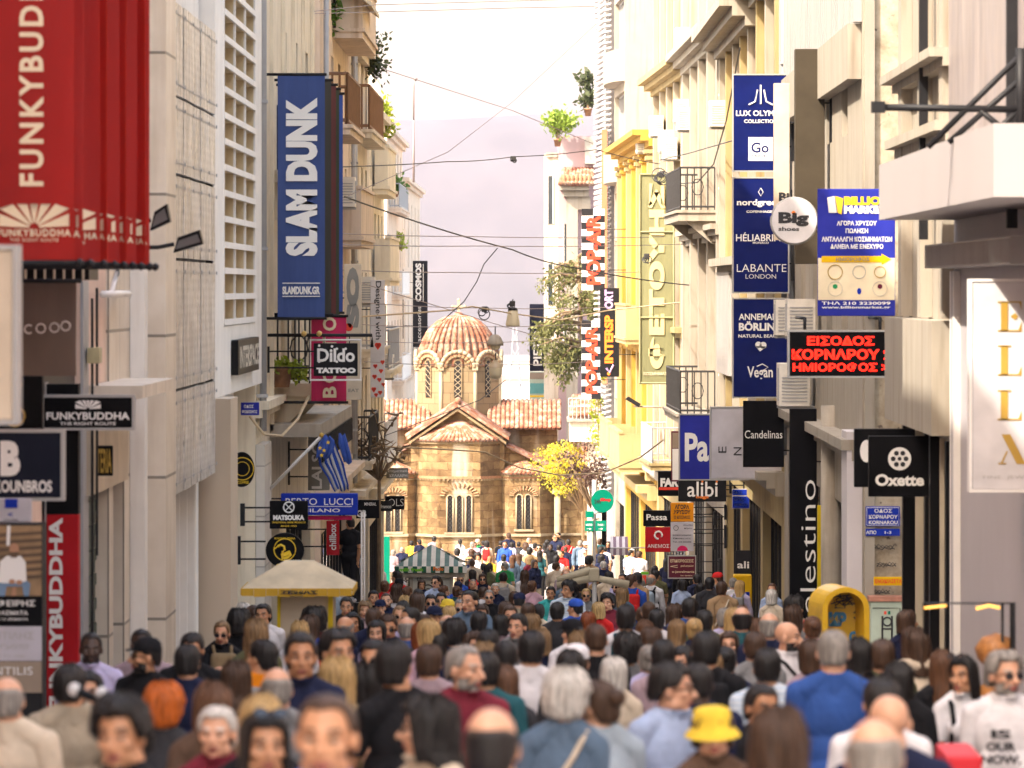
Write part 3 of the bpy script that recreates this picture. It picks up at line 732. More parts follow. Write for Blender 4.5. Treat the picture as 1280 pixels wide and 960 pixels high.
def leftold(name, label, px0, px1, x, top_py, mat, rows, cols, balc=(), seed=0, **kw):
    y0, y1 = x*F/(px0-VX), x*F/(px1-VX)
    top = Z(top_py, (y0+y1)/2)
    f = Fac(name, label, (x, y0+.03), (x, y1), top, mat, **kw); b = gz((y0+y1)/2); hh_ = (top-b-4)/rows
    hs = f.grid(rows, cols, min(1.1, (f.L-.6)/cols*.5), hh_*.66, b+4.6, hh_)
    f.shell(hs+[(.5, f.L-.5, f.base+.4, b+2.9)]); shop(f, .5, f.L-.5, b+2.9)
    r_ = random.Random(seed)
    fr = [WHITEP, WOODF, M('green_shutter', (.10, .13, .09), .6, .2), M('grey_frame', (.4, .4, .38), .5, .1)]
    for i, q in enumerate(hs):
        if r_.random() < .35: f.shutter(*q, r_.choice(fr), -.14)
        else: f.window(*q, frame=r_.choice(fr), mull=1)
    for (row, u0, u1, out, rail) in balc: f.balcony(u0*f.L, u1*f.L, b+4.45+row*hh_, out*.55, None, rail)
    f.cornice(b+3.6, .25, .35); f.cornice(top-.3, .35, .3); f.b0 = b; f.hh = hh_
    return f
f = leftold('apartment_block', 'tall peach apartment block with stained balconies beyond the blue banner', 400, 437, -4.3, -60, PEACH, 5, 4, [(1, .1, .5, .9, 'grey'), (2, .45, .95, 1.0, 'solid'), (3, .05, .5, 1.0, 'wood'), (4, .4, .95, 1.1, 'solid')], 1)
f.aircon(5, f.b0+9.3); f.aircon(9, f.b0+13.5); f.drain(.4, f.b0+4, f.top); f.drain(f.L-.3, f.b0+4, f.top)
g = f.mb(); g.prism([(5.5, .004, 8.6), (5.5, .8, 8.0), (5.5, .8, 7.92), (5.5, .004, 8.52)], (5, 0, 0), AWN); f.part('awning', g)
g = f.mb()
for k in range(14):                                                                   # diamond trellis high on the wall
    u = 9.2+k*.32; g.tube([(u, 1.0, 8.9), (u+1.4, 1.0, 10.9)], .02, WHITEP, 4); g.tube([(u+1.4, 1.0, 8.9), (u, 1.0, 10.9)], .02, WHITEP, 4)
f.part('trellis', g); f.done()
f = leftold('narrow_house', 'weathered pale house with a railed balcony and rooftop olive left of the hill', 437.2, 461, -4.3, 62, OLDCR, 4, 4, [(3, .1, .9, .8, 'wood'), (1, .3, .95, .9, 'grey'), (0, .1, .6, .8, 'iron')], 2)
g = f.mb(); g.box(.3, f.L-.6, -3, -.4, f.top+.002, f.top+2.2, M('roof_room', (.6, .55, .55), .8, .12)); f.part('roof_room', g); f.aircon(2, f.b0+8); f.drain(.5, f.b0+4, f.top); f.done()
f = leftold('low_balcony_house', 'cream house with a planted roof terrace rail left of the hill', 461.2, 480, -4.3, 148, CREAM, 4, 4, [(0, .1, .9, .8, 'white'), (1, .1, .9, .9, 'grey'), (2, .2, .9, .8, 'solid'), (3, .2, .8, .7, 'solid')], 3)
g = f.mb()
for k in range(12): g.tube([(.3+k*(f.L-.6)/11, .0-.1, f.top+.06), (.3+k*(f.L-.6)/11, -.1, f.top+1.1)], .02, WHITEP, 4)
g.tube([(.3, -.1, f.top+1.1), (f.L-.3, -.1, f.top+1.1)], .03, WHITEP, 5); f.part('roof_railing', g); f.aircon(4, f.b0+6.5); f.done()
f = leftold('laundry_house', 'pale peach house with flower balconies and hanging washing left of the dome', 483.5, 503, -6.4, 172, PEACH, 4, 5, [(0, .1, .5, .8, 'wood'), (1, .3, .9, .9, 'white'), (2, .3, .8, .9, 'white'), (3, .1, .7, .9, 'grey')], 4)
g = f.mb(); z = f.b0+8.3
for k, c in enumerate(('3a2040', 'd8d8e0', 'a02040', '202830')): g.box(12+k*.55, 12.4+k*.55, 1.0, 1.02, z-.9, z, M('washing_%d' % k, c, .9, .1))
f.part('washing', g); f.done()
f = leftold('last_left_house', 'plain peach and grey house beyond the church, its right edge against the hill', 503.2, 525, -6.4, 232, PEACH, 3, 5, [(0, .2, .6, .8, 'white'), (1, .5, .95, .9, 'iron')], 5)
g = f.mb(); g.box(.5, f.L-.5, -.5, -.4, f.top+.002, f.top+.35, WHITEC); f.part('parapet', g); f.done()
# ---- RIGHT SIDE
YELLOW = M('yellow_render', (.42, .255, .04), .85, .14, 1.2, .15, 20, streak=.45); PYEL = M('pale_yellow_render', (.36, .275, .13), .85, .14, 1.2, .15, 20, streak=.55)
WHITER = M('white_render', (.335, .295, .24), .8, .08, 1.2, .15, 20, streak=.65); LILAC = M('lilac_grey_panel', (.44, .41, .43), .6, .06, .8)
def marble_mat():
    b = NB('veined_marble'); n1 = b.ramp(b.noise(b.coord(scale=(1, 1, .3)), 1.6, 9, .7), .35, .65); n2 = b.ramp(b.noise(b.coord(scale=(1.5, 1.5, .25)), 2.6, 8, .7), .5, .62)
    c = b.mix(n1, (.18, .15, .145), (.36, .31, .29)); c = b.mix(_half(b, n2, .7), c, (.22, .20, .22))
    b.l(c, b.b.inputs['Base Color']); b.b.inputs['Roughness'].default_value = .35; return b.m
MARBW = marble_mat()
CORR = M('corrugated_white', (.36, .34, .33), .5, .08, 1, streak=.3)
f = Fac('jewellery_shop_building', 'lilac grey shop building with marble upper wall and wide white canopy at the right edge', (4.42, 6), (4.42, 55.2), 14, LILAC)
f.shell([(20, 32, f.base+.4, 1.0)]); shop(f, 20, 32, 1.0)
g = f.mb(); u0 = f.u(1300)
g.box(u0-8, f.L-.02, .003, .06, 3.6, 13, MARBW); f.part('marble_facing', g)
for px in (1279, 1166):
    g = f.mb(); u = f.u(px); g.box(u-.12, u+.0, .062, .16, 2.75, 13, DARKM); f.part('post', g)
g = f.mb(); ua = 41-6; ub = 49.0
g.prism([(ua, .003, 2.93), (ua, .82, 2.93), (ua, .82, 3.52), (ua, .003, 3.52)], (ub-ua, 0, 0), M('canopy_white', (.37, .34, .34), .5, .04, .5)); f.part('canopy', g)
g = f.mb(); g.box(45-6, 49.15, .003, .32, 2.41, 2.66, CORR)
for k in range(50): g.box(39.03+k*.2, 39.1+k*.2, .321, .335, 2.43, 2.64, CORR)
f.part('shutter_box', g)
for k in range(3):
    g = f.mb(); g.box(49.0-.35*k, 49.16-.35*k, .003, .05+.012*k, f.base+.4, 2.38, (WHITEP, LILAC, WHITEP)[k]); f.part('trim', g)
f.done()
# black steel truss carrying the canopy
g = MB(); y = 45.0; a = P(1092, 134, y); e = P(1290, 137, y)
g.tube([a, e], .035, DARKM, 6); g.box(a.x-.02, a.x+.10, y-.05, y+.05, a.z-.05, a.z+.05, DARKM)
for p, q in (((1160, 184), (1300, 45)), ((1186, 178), (1300, 78)), ((1225, 138), (1262, 168)), ((1240, 168), (1275, 137)), ((1262, 160), (1290, 120))): g.tube([P(*p, y), P(*q, y)], .03, DARKM, 6)
g.tube([P(1276, 178, y), P(1276, 60, y)], .05, DARKM, 6)
tag(g.build('steel_bracket'), 'black steel bracket arm with slanting struts above the white canopy', 'bracket')
f = Fac('black_door_building', 'white fronted building with tall black doorway frames beside the corner street', (4.45, 55.22), (4.45, 63.3), 14, WHITER)
d0 = f.base+.4; zt = Z(545, 58)
f.shell([(.7, 3.2, d0, zt), (3.8, 7.6, d0, zt), (1.5, 2.6, 3.6, 6), (4.6, 5.6, 2.6, 4.3)])
for u0, u1 in ((.7, 3.2), (3.8, 7.6)):
    g = f.mb(); g.box(u0, u1, -.27, -.24, d0, zt, BLACKP); g.box(u0, u0+.2, -.2, .06, d0, zt, BLACKP); g.box(u1-.2, u1, -.2, .06, d0, zt, BLACKP); g.box((u0+u1)/2-.04, (u0+u1)/2+.04, -.2, .03, d0, zt, AWN); f.part('door', g)
f.window(4.6, 5.6, 2.6, 4.3, PYEL, mull=1); f.window(1.5, 2.6, 3.6, 6, WHITEP)
g = f.mb(); g.box(.3, 7.9, .003, .25, Z(540, 57), Z(398, 60), WHITER); f.part('fascia', g)
for u in (.2, 3.4, 6.6): f.pilaster(u, u+.5, Z(398, 60)+.02, 10, .14, WHITER, False)
f.cornice(Z(190, 60), .22, .24); f.cornice(4.6, .2, .3); f.done()
# corner building beyond the side street: flank facing us, then its street front
f = Fac('corner_block', 'white block with a stained concrete flank on the corner of the side street', (4.48, 72), (4.46, 95), 14, WHITER, depth=14)
b = gz(84); hs = [(u, u+1.5, z, z+2.3) for z in (b+5.2, b+8.8) for u in (3.5, 7.5, 11.5, 15.5, 19)]
f.shell(hs+[(1.5, 9.5, f.base+.4, b+3.3), (11, 21.5, f.base+.4, b+3.3)]); shop(f, 1.5, 9.5, b+3.3); shop(f, 11, 21.5, b+3.3)
for q in hs: f.window(*q, frame=WHITEP, mull=2)
def flank_mat():
    b_ = NB('stained_concrete'); n1 = b_.ramp(b_.noise(b_.coord(), 2.2, 9, .7), .35, .62); n2 = b_.ramp(b_.noise(b_.coord(), 9, 5), .62, .68)
    c = b_.mix(n1, (.26, .20, .13), (.50, .42, .31)); c = b_.mix(n2, c, (.12, .09, .07)); b_.l(c, b_.b.inputs['Base Color']); b_.b.inputs['Roughness'].default_value = .95; b_.bump(b_.noise(b_.coord(), 12, 5), .5); return b_.m
FLANK = flank_mat()
g = MB(); g.box(4.50, 9, 71.9, 71.99, gz(72)-.2, 12, FLANK); g.box(4.50, 4.64, 71.82, 71.9, gz(72)-.2, 12, WHITER); g.box(4.66, 9, 71.87, 71.9, Z(268, 72)-.04, Z(268, 72), MORTAR)
fl = g.build('flank_wall', f.root)
g = f.mb(); n = 40
for k in range(n): g.box(.1+k*f.L/n*.99, .1+(k+.55)*f.L/n*.99, .004, .12, Z(60, 80)+(.0), 12, CORR)
f.part('corrugated_cladding', g)
g = f.mb(); g.box(.2, f.L-.1, .004, .2, Z(60, 80)-.8, Z(60, 80)-.02, WHITER); f.part('band', g)
g = f.mb(); g.tube([(7, .03, f.base+.4), (7, .03, Z(505, 80))], .17, CONC, 12); f.part('column', g)
g = f.mb(); g.box(.02, 1.3, .004, .22, f.base+.4, Z(535, 74), M('white_pier', (.62, .58, .60), .6, .08, 1)); f.part('pier', g)
f.aircon(14.5, Z(418, 88), .45); f.aircon(10.5, Z(420, 83), .45); f.aircon(12.2, Z(508, 84), .5, .95, .7)
f.cornice(b+4.1, .3, .3); f.drain(21, b+3.5, 13); f.done()
f = Fac('cream_classical_building', 'cream classical building with white cornices behind the stacked blue signs', (4.46, 95.02), (4.28, 121), 14, PYEL)
b = gz(108); hs = [(u, u+1.2, z, z+2.4) for z in (b+5, b+9.0) for u in (1.5, 5, 9, 13, 17, 21.5)]
f.shell(hs+[(1, 8, f.base+.4, b+3.3), (9, 17, f.base+.4, b+3.3), (18, 25, f.base+.4, b+3.3)])
for q in hs: f.window(*q, frame=WHITEP, mull=1)
for u0, u1 in ((1, 8), (9, 17), (18, 25)): shop(f, u0, u1, b+3.3)
for k in range(8): f.pilaster(.1+k*3.6, .55+k*3.6, b+4.6, 12, .16, WHITER if k % 2 else PYEL)
f.cornice(b+3.9, .45, .5, m=WHITER, steps=3); f.cornice(b+8.1, .35, .4, m=WHITER); f.cornice(Z(60, 115), .6, .8, u0=10, m=WHITER, steps=3); f.cornice(Z(10, 105), .5, .6, u1=12, m=WHITER, steps=3)
g = f.mb()
for k in range(22): g.box(18.6+k*.30, 18.78+k*.30, .17, .24, Z(466, 118), Z(340, 118), CORR)
g.box(18.5, 25.2, .165, .185, Z(466, 118), Z(340, 118), CORR); f.part('corrugated_panel', g)
f.drain(25.7, b+3, 13, WHITEP); f.aircon(23, b+11.5); f.done()
f = Fac('white_balcony_building', 'white classical building with black iron balconies beside the green banner', (4.28, 121.02), (3.92, 140), 15, WHITER)
b = gz(130); z1 = Z(266, 128); z2 = Z(514, 128)
hs = [(u, u+1.2, z+.1, z+2.7) for z in (z2, z1, z1+4.2) for u in (2, 6.5, 11, 15.5)]
f.shell(hs+[(1, 9, f.base+.4, b+3.3), (10, 18, f.base+.4, b+3.3)])
for q in hs: f.window(*q, frame=M('grey_frame', (.4, .4, .38), .5, .1), mull=1)
shop(f, 1, 9, b+3.3); shop(f, 10, 18, b+3.3)
f.balcony(3.5, 11.5, z1, .95, WHITER, 'iron', 1.05, .25, True); f.balcony(3.5, 11.5, z2, .95, WHITER, 'iron', 1.05, .2, True)
for k in range(5): f.pilaster(.2+k*4.4, .8+k*4.4, b+4.4, 14, .18)
f.cornice(z1-.75, .4, .35, steps=3); f.cornice(Z(70, 128), .55, .6, steps=3); f.drain(13.8, b+3, 14); f.aircon(14.5, Z(160, 134)); f.aircon(16.2, Z(150, 136)); f.aircon(15, Z(60, 135)); f.done()
f = Fac('pale_yellow_building', 'pale yellow building with air conditioners above the green banner', (3.92, 140.02), (3.42, 155), 15, PYEL)
b = gz(148); hs = [(u, u+1.2, z, z+2.5) for z in (b+4.8, b+8.6, b+12.2) for u in (1.2, 4.8, 8.4, 12)]
f.shell(hs+[(.8, 14, f.base+.4, b+3.2)]); shop(f, .8, 14, b+3.2)
for q in hs: f.window(*q, frame=WHITEP, mull=1)
for k in range(5): f.pilaster(.1+k*3.5, .6+k*3.5, b+4.2, 13, .15, WHITER)
f.cornice(b+3.7, .4, .45, m=WHITER); f.cornice(b+8, .3, .35); f.cornice(Z(105, 145), .5, .6, m=PYEL, steps=3)
f.aircon(3, Z(200, 144)); f.aircon(5, Z(190, 146)); f.aircon(9.8, Z(170, 150)); f.balcony(2, 8, b+4.5, .9, PYEL, 'grey'); f.done()
f = Fac('yellow_building', 'strong yellow building with projecting bays and balustraded balconies behind the green banner', (3.42, 155.02), (2.82, 178), 7.0, YELLOW)
b = gz(166); hs = [(u, u+1.1, z, z+2.5) for z in (b+4.8, b+8.6) for u in (2, 5.5, 9.5, 13.5, 17.5, 21)]
f.shell(hs+[(.8, 11, f.base+.4, b+3.2), (12, 22, f.base+.4, b+3.2)]); shop(f, .8, 11, b+3.2); shop(f, 12, 22, b+3.2)
for q in hs: f.window(*q, frame=WHITEP, mull=1)
for k in range(7): f.pilaster(.1+k*3.75, .75+k*3.75, b+4.2, 6.4, .28, YELLOW if k % 2 else PYEL)
f.cornice(b+3.6, .45, .6, m=PYEL); f.cornice(b+8.0, .3, .5); f.cornice(6.5, .5, .75, steps=3)
f.balcony(1, 9, b+4.6, 1.1, PYEL, 'solid', 1.0); f.balcony(12, 20, b+4.6, 1.0, PYEL, 'solid', 1.0); f.balcony(1, 9, b+8.5, .9, PYEL, 'solid', 1.0); f.balcony(12, 19, b+8.5, .9, YELLOW, 'solid', 1.0)
f.aircon(3, Z(190, 158)); f.done()
f = Fac('rounded_window_building', 'white building with rounded ribbon windows next to the hatched tower', (2.82, 178.02), (2.55, 186), 16, WHITER)
b = gz(182); hs = [(.5, 7.3, Z(p1, 182), Z(p0, 182)) for p0, p1 in ((0, 66), (118, 190), (240, 275), (300, 350), (380, 430), (500, 560))]
f.shell([(a, c, z0, z1) for a, c, z0, z1 in hs]+[(.6, 7, f.base+.4, b+3)]); shop(f, .6, 7, b+3)
for q in hs: f.window(*q, frame=GREYM, mull=6)
for pz in (66, 190):
    g = f.mb(); z = Z(pz, 181)
    for k in range(9):
        a0, a1 = math.pi*k/9, math.pi*(k+1)/9
        g.prism([(4-3.9*math.cos(a0), .004, z-1.1), (4-3.9*math.cos(a1), .004, z-1.1), (4-3.9*math.cos(a1), .004+.55*math.sin(a1), z-1.1), (4-3.9*math.cos(a0), .004+.55*math.sin(a0), z-1.1)], (0, 0, 1.1), WHITER)
    f.part('curved_spandrel', g)
f.done()
f = Fac('hatched_tower', 'tall narrow tower wrapped in a grey hatched louvre screen right of the hill', (2.40, 186.02), (2.05, 194), 16, M('tower_grey', (.32, .31, .33), .7, .1))
f.shell([])
g = f.mb(); z = gz(190)+3.5; G2 = M('louvre_grey', (.45, .44, .45), .5, .08)
while z < 15: g.box(.0, f.L, .03, .16, z, z+.07, G2); z += .20
f.part('louvre_screen', g)
g = MB(); y = 185.9; z = gz(190)+3.5; x0, x1 = X(742, y), X(764, y)
while z < 15: g.prism([(x0, y, z), (x1, y, z+.12), (x1, y, z+.19), (x0, y, z+.07)], (0, -.10, 0), G2); z += .20
g.build('louvre_screen', f.root)
g = MB(); g.box(X(752, 185.7), X(759, 185.7), 185.6, 185.78, Z(480, 185.7), Z(162, 185.7), M('rust_panel', (.45, .18, .09), .6, .12, 2)); g.build('rust_panel', f.root)
f.done()
# beyond the church, right
g0 = gz(228)
rt = thing('pink_corner_house', 'pale pink house with a tiled porch roof behind the pine right of the dome', 'house', (1.2, 226, g0))
PINK2 = M('pale_pink_render', (.42, .30, .31), .85, .08, .6)
y = 226; w = MB(); w.box(X(698, y), X(760, y), y, y+9, g0-.3, Z(170, y), PINK2); w.box(X(680, y), X(698, y)-.004, y+.6, y+9, g0-.3, Z(192, y), OLDCR); w.box(X(684, y)-.05, X(697, y), y+.5, y+.6, Z(196, y), Z(190, y), WHITER)
w.build('wall', rt)
w = MB(); w.box(X(731, y), X(745, y), y-.5, y-.004, Z(205, y), Z(172, y), M('grey_bay', (.40, .37, .33), .7, .1)); w.build('bay', rt)
w = MB(); w.box(X(700, y), X(736, y), y-1.1, y-.004, Z(238, y), Z(232, y), WHITER); w.box(X(704, y), X(736, y), y-.8, y-.004, Z(246, y), Z(238, y)-.004, WHITER); w.box(X(722, y), X(738, y), y-.6, y-.004, Z(262, y), Z(246, y)-.004, WHITER); w.box(X(708, y), X(722, y), y-.6, y-.3, g0, Z(246, y)-.006, WHITER); w.build('porch', rt)
w = MB(); tile_roof(w, (X(698, y), y-1.3, Z(232, y)), (X(742, y), y-1.3, Z(232, y)), (X(704, y), y-.05, Z(212, y)), (X(742, y), y-.05, Z(212, y)), 9, .11, 5); w.build('porch_roof', rt)
for i, (p0, p1, q0, q1) in enumerate(((684, 692, 220, 280), (684, 692, 330, 380), (704, 716, 280, 330), (704, 716, 400, 450), (726, 740, 400, 450))):
    w = MB(); yy = y+.6 if p0 < 698 else y
    w.box(X(p0, yy), X(p1, yy), yy-.03, yy-.01, Z(q1, yy), Z(q0, yy), GLASS)
    for s_ in (p0, p1-1.2): w.box(X(s_, yy), X(s_+1.2, yy), yy-.06, yy-.03, Z(q1, yy), Z(q0, yy), WHITEP)
    w.build('window', rt)
w = MB()
for k in range(7): w.lathe((X(705+k*5.2, y), y-1.22, 0), [(.1, Z(231, y)), (.16, Z(229, y)), (.09, Z(225, y)), (.13, Z(222, y)), (.02, Z(219, y))], BRICKRED, 8)
w.build('antefix', rt)
# balcony room at the church's right shoulder
y = 187.5; rt = thing('corner_balcony_house', 'small cream upstairs balcony with pipe rail between the church roof and the right row', 'balcony', (X(730, y), y, gz(y)))
w = MB(); w.box(X(712, y), X(752, y), y, y+4, Z(552, y), Z(527, y), OLDCR); w.box(X(709, y), X(752, y), y-.15, y+4, Z(527, y)+.002, Z(524, y), WHITER); w.box(X(735, y), X(752, y), y+.5, y+4, gz(y)-.2, Z(552, y)-.004, OLDCR); w.build('slab', rt)
w = MB()
for pz in (498, 508): w.tube([P(711, pz, y), P(742, pz, y), P(752, pz, y+1)], .025, GREYM, 5)
for k in range(9): w.tube([P(711+k*5, 524, y), P(711+k*5, 498, y)], .018, GREYM, 4)
w.build('railing', rt)
w = MB(); tile_roof(w, (X(712, y), y+.6, Z(522, y)), (X(745, y), y+.6, Z(522, y)), (X(716, y), y+2.6, Z(498, y)), (X(745, y), y+2.6, Z(498, y)), 8, .09, 5); w.build('roof', rt)
# ------------------------------------------------------------------ signs, banners, flags
def fabric(name, rgb, trans=.3, glow=None):
    if name in _M: return _M[name]
    rgb = hexc(rgb) if isinstance(rgb, str) else rgb
    b = NB(name); b.b.inputs['Roughness'].default_value = .75
    n1 = b.ramp(b.noise(b.coord(scale=(2, 2, .35)), 1.6, 4), .3, .7); c = b.mix(n1, sc(rgb, .82), sc(rgb, 1.12)); b.l(c, b.b.inputs['Base Color'])
    b.bump(b.noise(b.coord(scale=(3, 3, .3)), 2.0, 2), .35, .05)
    tr = b.n('ShaderNodeBsdfTranslucent'); b.l(c if glow is None else b.mix(.5, glow, glow), tr.inputs[0]); mx = b.n('ShaderNodeMixShader'); mx.inputs[0].default_value = trans
    b.l(b.b.outputs[0], mx.inputs[1]); b.l(tr.outputs[0], mx.inputs[2])
    b.l(mx.outputs[0], [n for n in b.t.nodes if n.type == 'OUTPUT_MATERIAL'][0].inputs[0]); _M[name] = b.m; return b.m
LW = M('letter_white', (.80, .78, .76), .5, .03); LC = M('letter_cream', (.72, .58, .40), .6, .05); LK = M('letter_black', (.015, .015, .018), .5, .05)
LRED = M('letter_red', (.75, .05, .02), .5, .05); LGOLD = M('letter_gold', (.42, .26, .04), .4, .1); LYEL = M('letter_yellow', (.80, .52, .02), .5, .05); LORG = M('letter_orange', (.80, .20, .02), .5, .05)
SGREY = M('sign_frame_grey', (.38, .37, .36), .4, .1)
C = {k: M('board_'+k, v, .5, .22, 1.6, spec=.07) for k, v in dict(navy=(.005, .011, .10), black=(.004, .004, .005), charcoal=(.022, .022, .026), red=(.42, .012, .018), white=(.62, .60, .62), blue=(.012, .035, .36), royal=(.025, .032, .30),
     lilacwhite=(.50, .48, .53), brown=(.06, .048, .033), cream=(.78, .66, .46), pink=(.60, .02, .12), yellow=(.75, .45, .01), maroon=(.12, .02, .04), green=(.0, .16, .10), orange=(.72, .27, .01), grey=(.25, .24, .22), khaki=(.20, .21, .13), olive=(.30, .29, .16), beige=(.60, .50, .38), dullblack=(.014, .014, .016), slate=(.010, .012, .024), kyel=(.62, .45, .02), tan=(.33, .26, .20), lgreen=(.45, .52, .42)).items()}
def sign(name, label, cat, x0, y0, x1, y1, y, board, texts=(), fx=None, thick=.12, frame=None, extra=None, round_=False, arms=2, group=None, armz=None):
    """a sign at depth y given by its outline in photo pixels, held on arms from the facade at x = fx"""
    a, b = P(x0, y1, y), P(x1, y0, y); cx = (a.x+b.x)/2
    rt = thing(name, label, cat, (cx, y+thick/2, a.z), group)
    m = C[board] if isinstance(board, str) else board
    g = MB()
    if round_:
        r = (b.x-a.x)/2; g.disc((cx, y, (a.z+b.z)/2), r, m, (0, thick, 0), 36, (b.z-a.z)/2)
    else: g.bbox(a.x, b.x, y, y+thick, a.z, b.z, m, min(.012, thick*.3))
    g.build('board', rt)
    if frame:
        g = MB(); fm = frame; t = .025
        if round_: g.tube([(cx+r*math.cos(i*math.pi/18), y+thick/2, (a.z+b.z)/2+(b.z-a.z)/2*math.sin(i*math.pi/18)) for i in range(36)], .03, fm, 6, closed=True)
        else:
            g.box(a.x-t, a.x, y-.01, y+thick+.01, a.z-t, b.z+t, fm); g.box(b.x, b.x+t, y-.01, y+thick+.01, a.z-t, b.z+t, fm)
            g.box(a.x, b.x, y-.01, y+thick+.01, a.z-t, a.z-.001, fm); g.box(a.x, b.x, y-.01, y+thick+.01, b.z+.001, b.z+t, fm)
        g.build('frame', rt)
    if texts:
        for t in texts:
            s, px, py, w, h, mm = t[:6]; rot = t[6] if len(t) > 6 else 0; bold = t[7] if len(t) > 7 else .02
            g = MB(); txt(g, s, px, py, w, h, y, mm, rot, bold=bold); g.build('lettering', rt)
    if extra:
        g = MB(); extra(g, y-.006)
        g.build('emblem', rt)
    if fx is not None and arms:
        g = MB(); e = a.x if fx < cx else b.x
        if (fx < e) == (fx < cx):
            for k in range(arms):
                z = a.z+(b.z-a.z)*((k+.5)/arms if arms < 3 else k/(arms-1)); g.tube([(e, y+thick/2, z), (fx, y+thick/2, z)], .014, DARKM, 6)
            g.box(fx-.03, fx+.03, y+thick/2-.08, y+thick/2+.08, a.z+(b.z-a.z)*.1, b.z-(b.z-a.z)*.1, DARKM); g.build('bracket', rt)
    return rt
def rays(px, py, w, h, m, n=7):
    """half sun of tapering rays above a point"""
    def f(g, y):
        for k in range(n):
            a0 = math.pi*(k+.12)/n; a1 = math.pi*(k+.88)/n
            def e(a):
                c, s_ = math.cos(a), math.sin(a); t = min((w/2)/max(abs(c), 1e-6), h/max(s_, 1e-6)); return (px+c*t, py-s_*t)
            i = lambda a: (px+math.cos(a)*w*.07, py-math.sin(a)*w*.07)
            g.prism([P(*q, y) for q in (i(a0), e(a0), e(a1), i(a1))], (0, .004, 0), m)
    return f
def poly(px, m):
    def f(g, y): g.prism([P(*q, y) for q in px], (0, .004, 0), m)
    return f
def ring(px, py, r, m, t=1.6, n=30, a0=0, a1=360):
    def f(g, y):
        k = n; pts = [(px+r*math.cos(R(a0+(a1-a0)*i/k)), py-r*math.sin(R(a0+(a1-a0)*i/k))) for i in range(k+1)]
        g.tube([P(*q, y) for q in pts], t*y/F/2, m, 5)
    return f
def dot(px, py, r, m, ry=None):
    def f(g, y): g.disc(P(px, py, y), r*y/F, m, (0, .004, 0), 24, (ry or r)*y/F)
    return f
def line(pts, m, t=1.2):
    def f(g, y): g.tube([P(*q, y) for q in pts], t*y/F/2, m, 5)
    return f
def many(*fs):
    def f(g, y):
        for q in fs: q(g, y)
    return f
def cw(u, v, amp, ph): return (amp > .04)*.13*math.sin(u*9+ph*2.1)*u**3+amp*math.sin(u*5+v*3+ph)*(.3+.7*(1-abs(2*v-1)))+amp*.6*math.sin(v*7+ph*2+u*2)
def cloth(mb, x0, x1, z0, z1, y, m, amp=.015, nx=10, nz=14, ph=0, thick=.006):
    vs = []
    for s_ in (0, thick):
        for j in range(nz+1):
            for i in range(nx+1):
                u, v = i/nx, j/nz
                vs.append((x0+(x1-x0)*u, y+s_+cw(u, v, amp, ph), z0+(z1-z0)*v))
    n = (nx+1)*(nz+1); fs = []
    for j in range(nz):
        for i in range(nx):
            a = j*(nx+1)+i; fs.append((a, a+1, a+nx+2, a+nx+1)); fs.append((n+a, n+a+nx+1, n+a+nx+2, n+a+1))
    mb.add(vs, fs, m, True)
# red banners in a row along the left facade
RED = fabric('red_banner_cloth', (.36, .014, .012), .45, (.80, .075, .02))
def red_banner(y, ph, label):
    rt = thing('hanging_banner', label, 'banner', (-3.8, y, 2.36), 'red banners in a row on the left facade')
    am = .012 if ph == 0 else .05
    g = MB(); cloth(g, -4.38, -3.2, 2.38, 6.2, y, RED, am, 22, 30, ph); b_ = g.build('cloth', rt)
    g = MB(); k = F/34.85; q = y-.032
    def pt(px, py): v = P(px, py, 34.85); return Vector((v.x, q, v.z))
    letters(g, 'FUNKYBUDDHA', pt(40, 72), 1.75, .165, LC, (0, 0, 1), (-1, 0, 0), bold=.03, spacing=1.25)
    letters(g, 'FUNKYBUDDHA', pt(43, 291), .50, .05, LC, bold=.03, spacing=1.2); letters(g, 'THE RIGHT ROUTE', pt(43, 300), .33, .022, LC, bold=.01, spacing=1.2)
    def e(g_, yy):
        r_ = MB(); rays(43, 285, 88, 30, LC)(r_, 34.85); g_.v += []; g_.add([(v[0], q+(v[1]-34.85), v[2]) for v in r_.v], r_.f, LC)
    e(g, 0); g.v = [(v[0], y+cw((v[0]+4.38)/1.18, (v[2]-2.38)/3.82, am, ph)-.006, v[2]) for v in g.v]; g.build('lettering', rt)
    for z in (2.37,):
        g = MB(); g.tube([(-4.42, y+.003, z), (-3.17, y+.003, z)], .022, DARKM, 6); g.ball((-3.16, y+.003, z), .035, DARKM, 1); g.build('rod', rt)
    return rt
edges = [92, 105.5, 122.5, 136, 148, 159, 170, 181, 188]
pos = ['first', 'second', 'third', 'fourth', 'fifth', 'sixth', 'seventh', 'eighth', 'ninth']
for i, px in enumerate(edges):
    y = -3.2*F/(px-VX)
    lab = 'red banner with cream lettering and sun emblem, frontmost and full width of the row' if i == 0 else ('narrow edge of red banner, innermost of the row beside the white wall' if i == 8 else f'narrow edge of red banner behind the front one, {pos[i]} in the row')
    red_banner(y, i*1.3, lab)
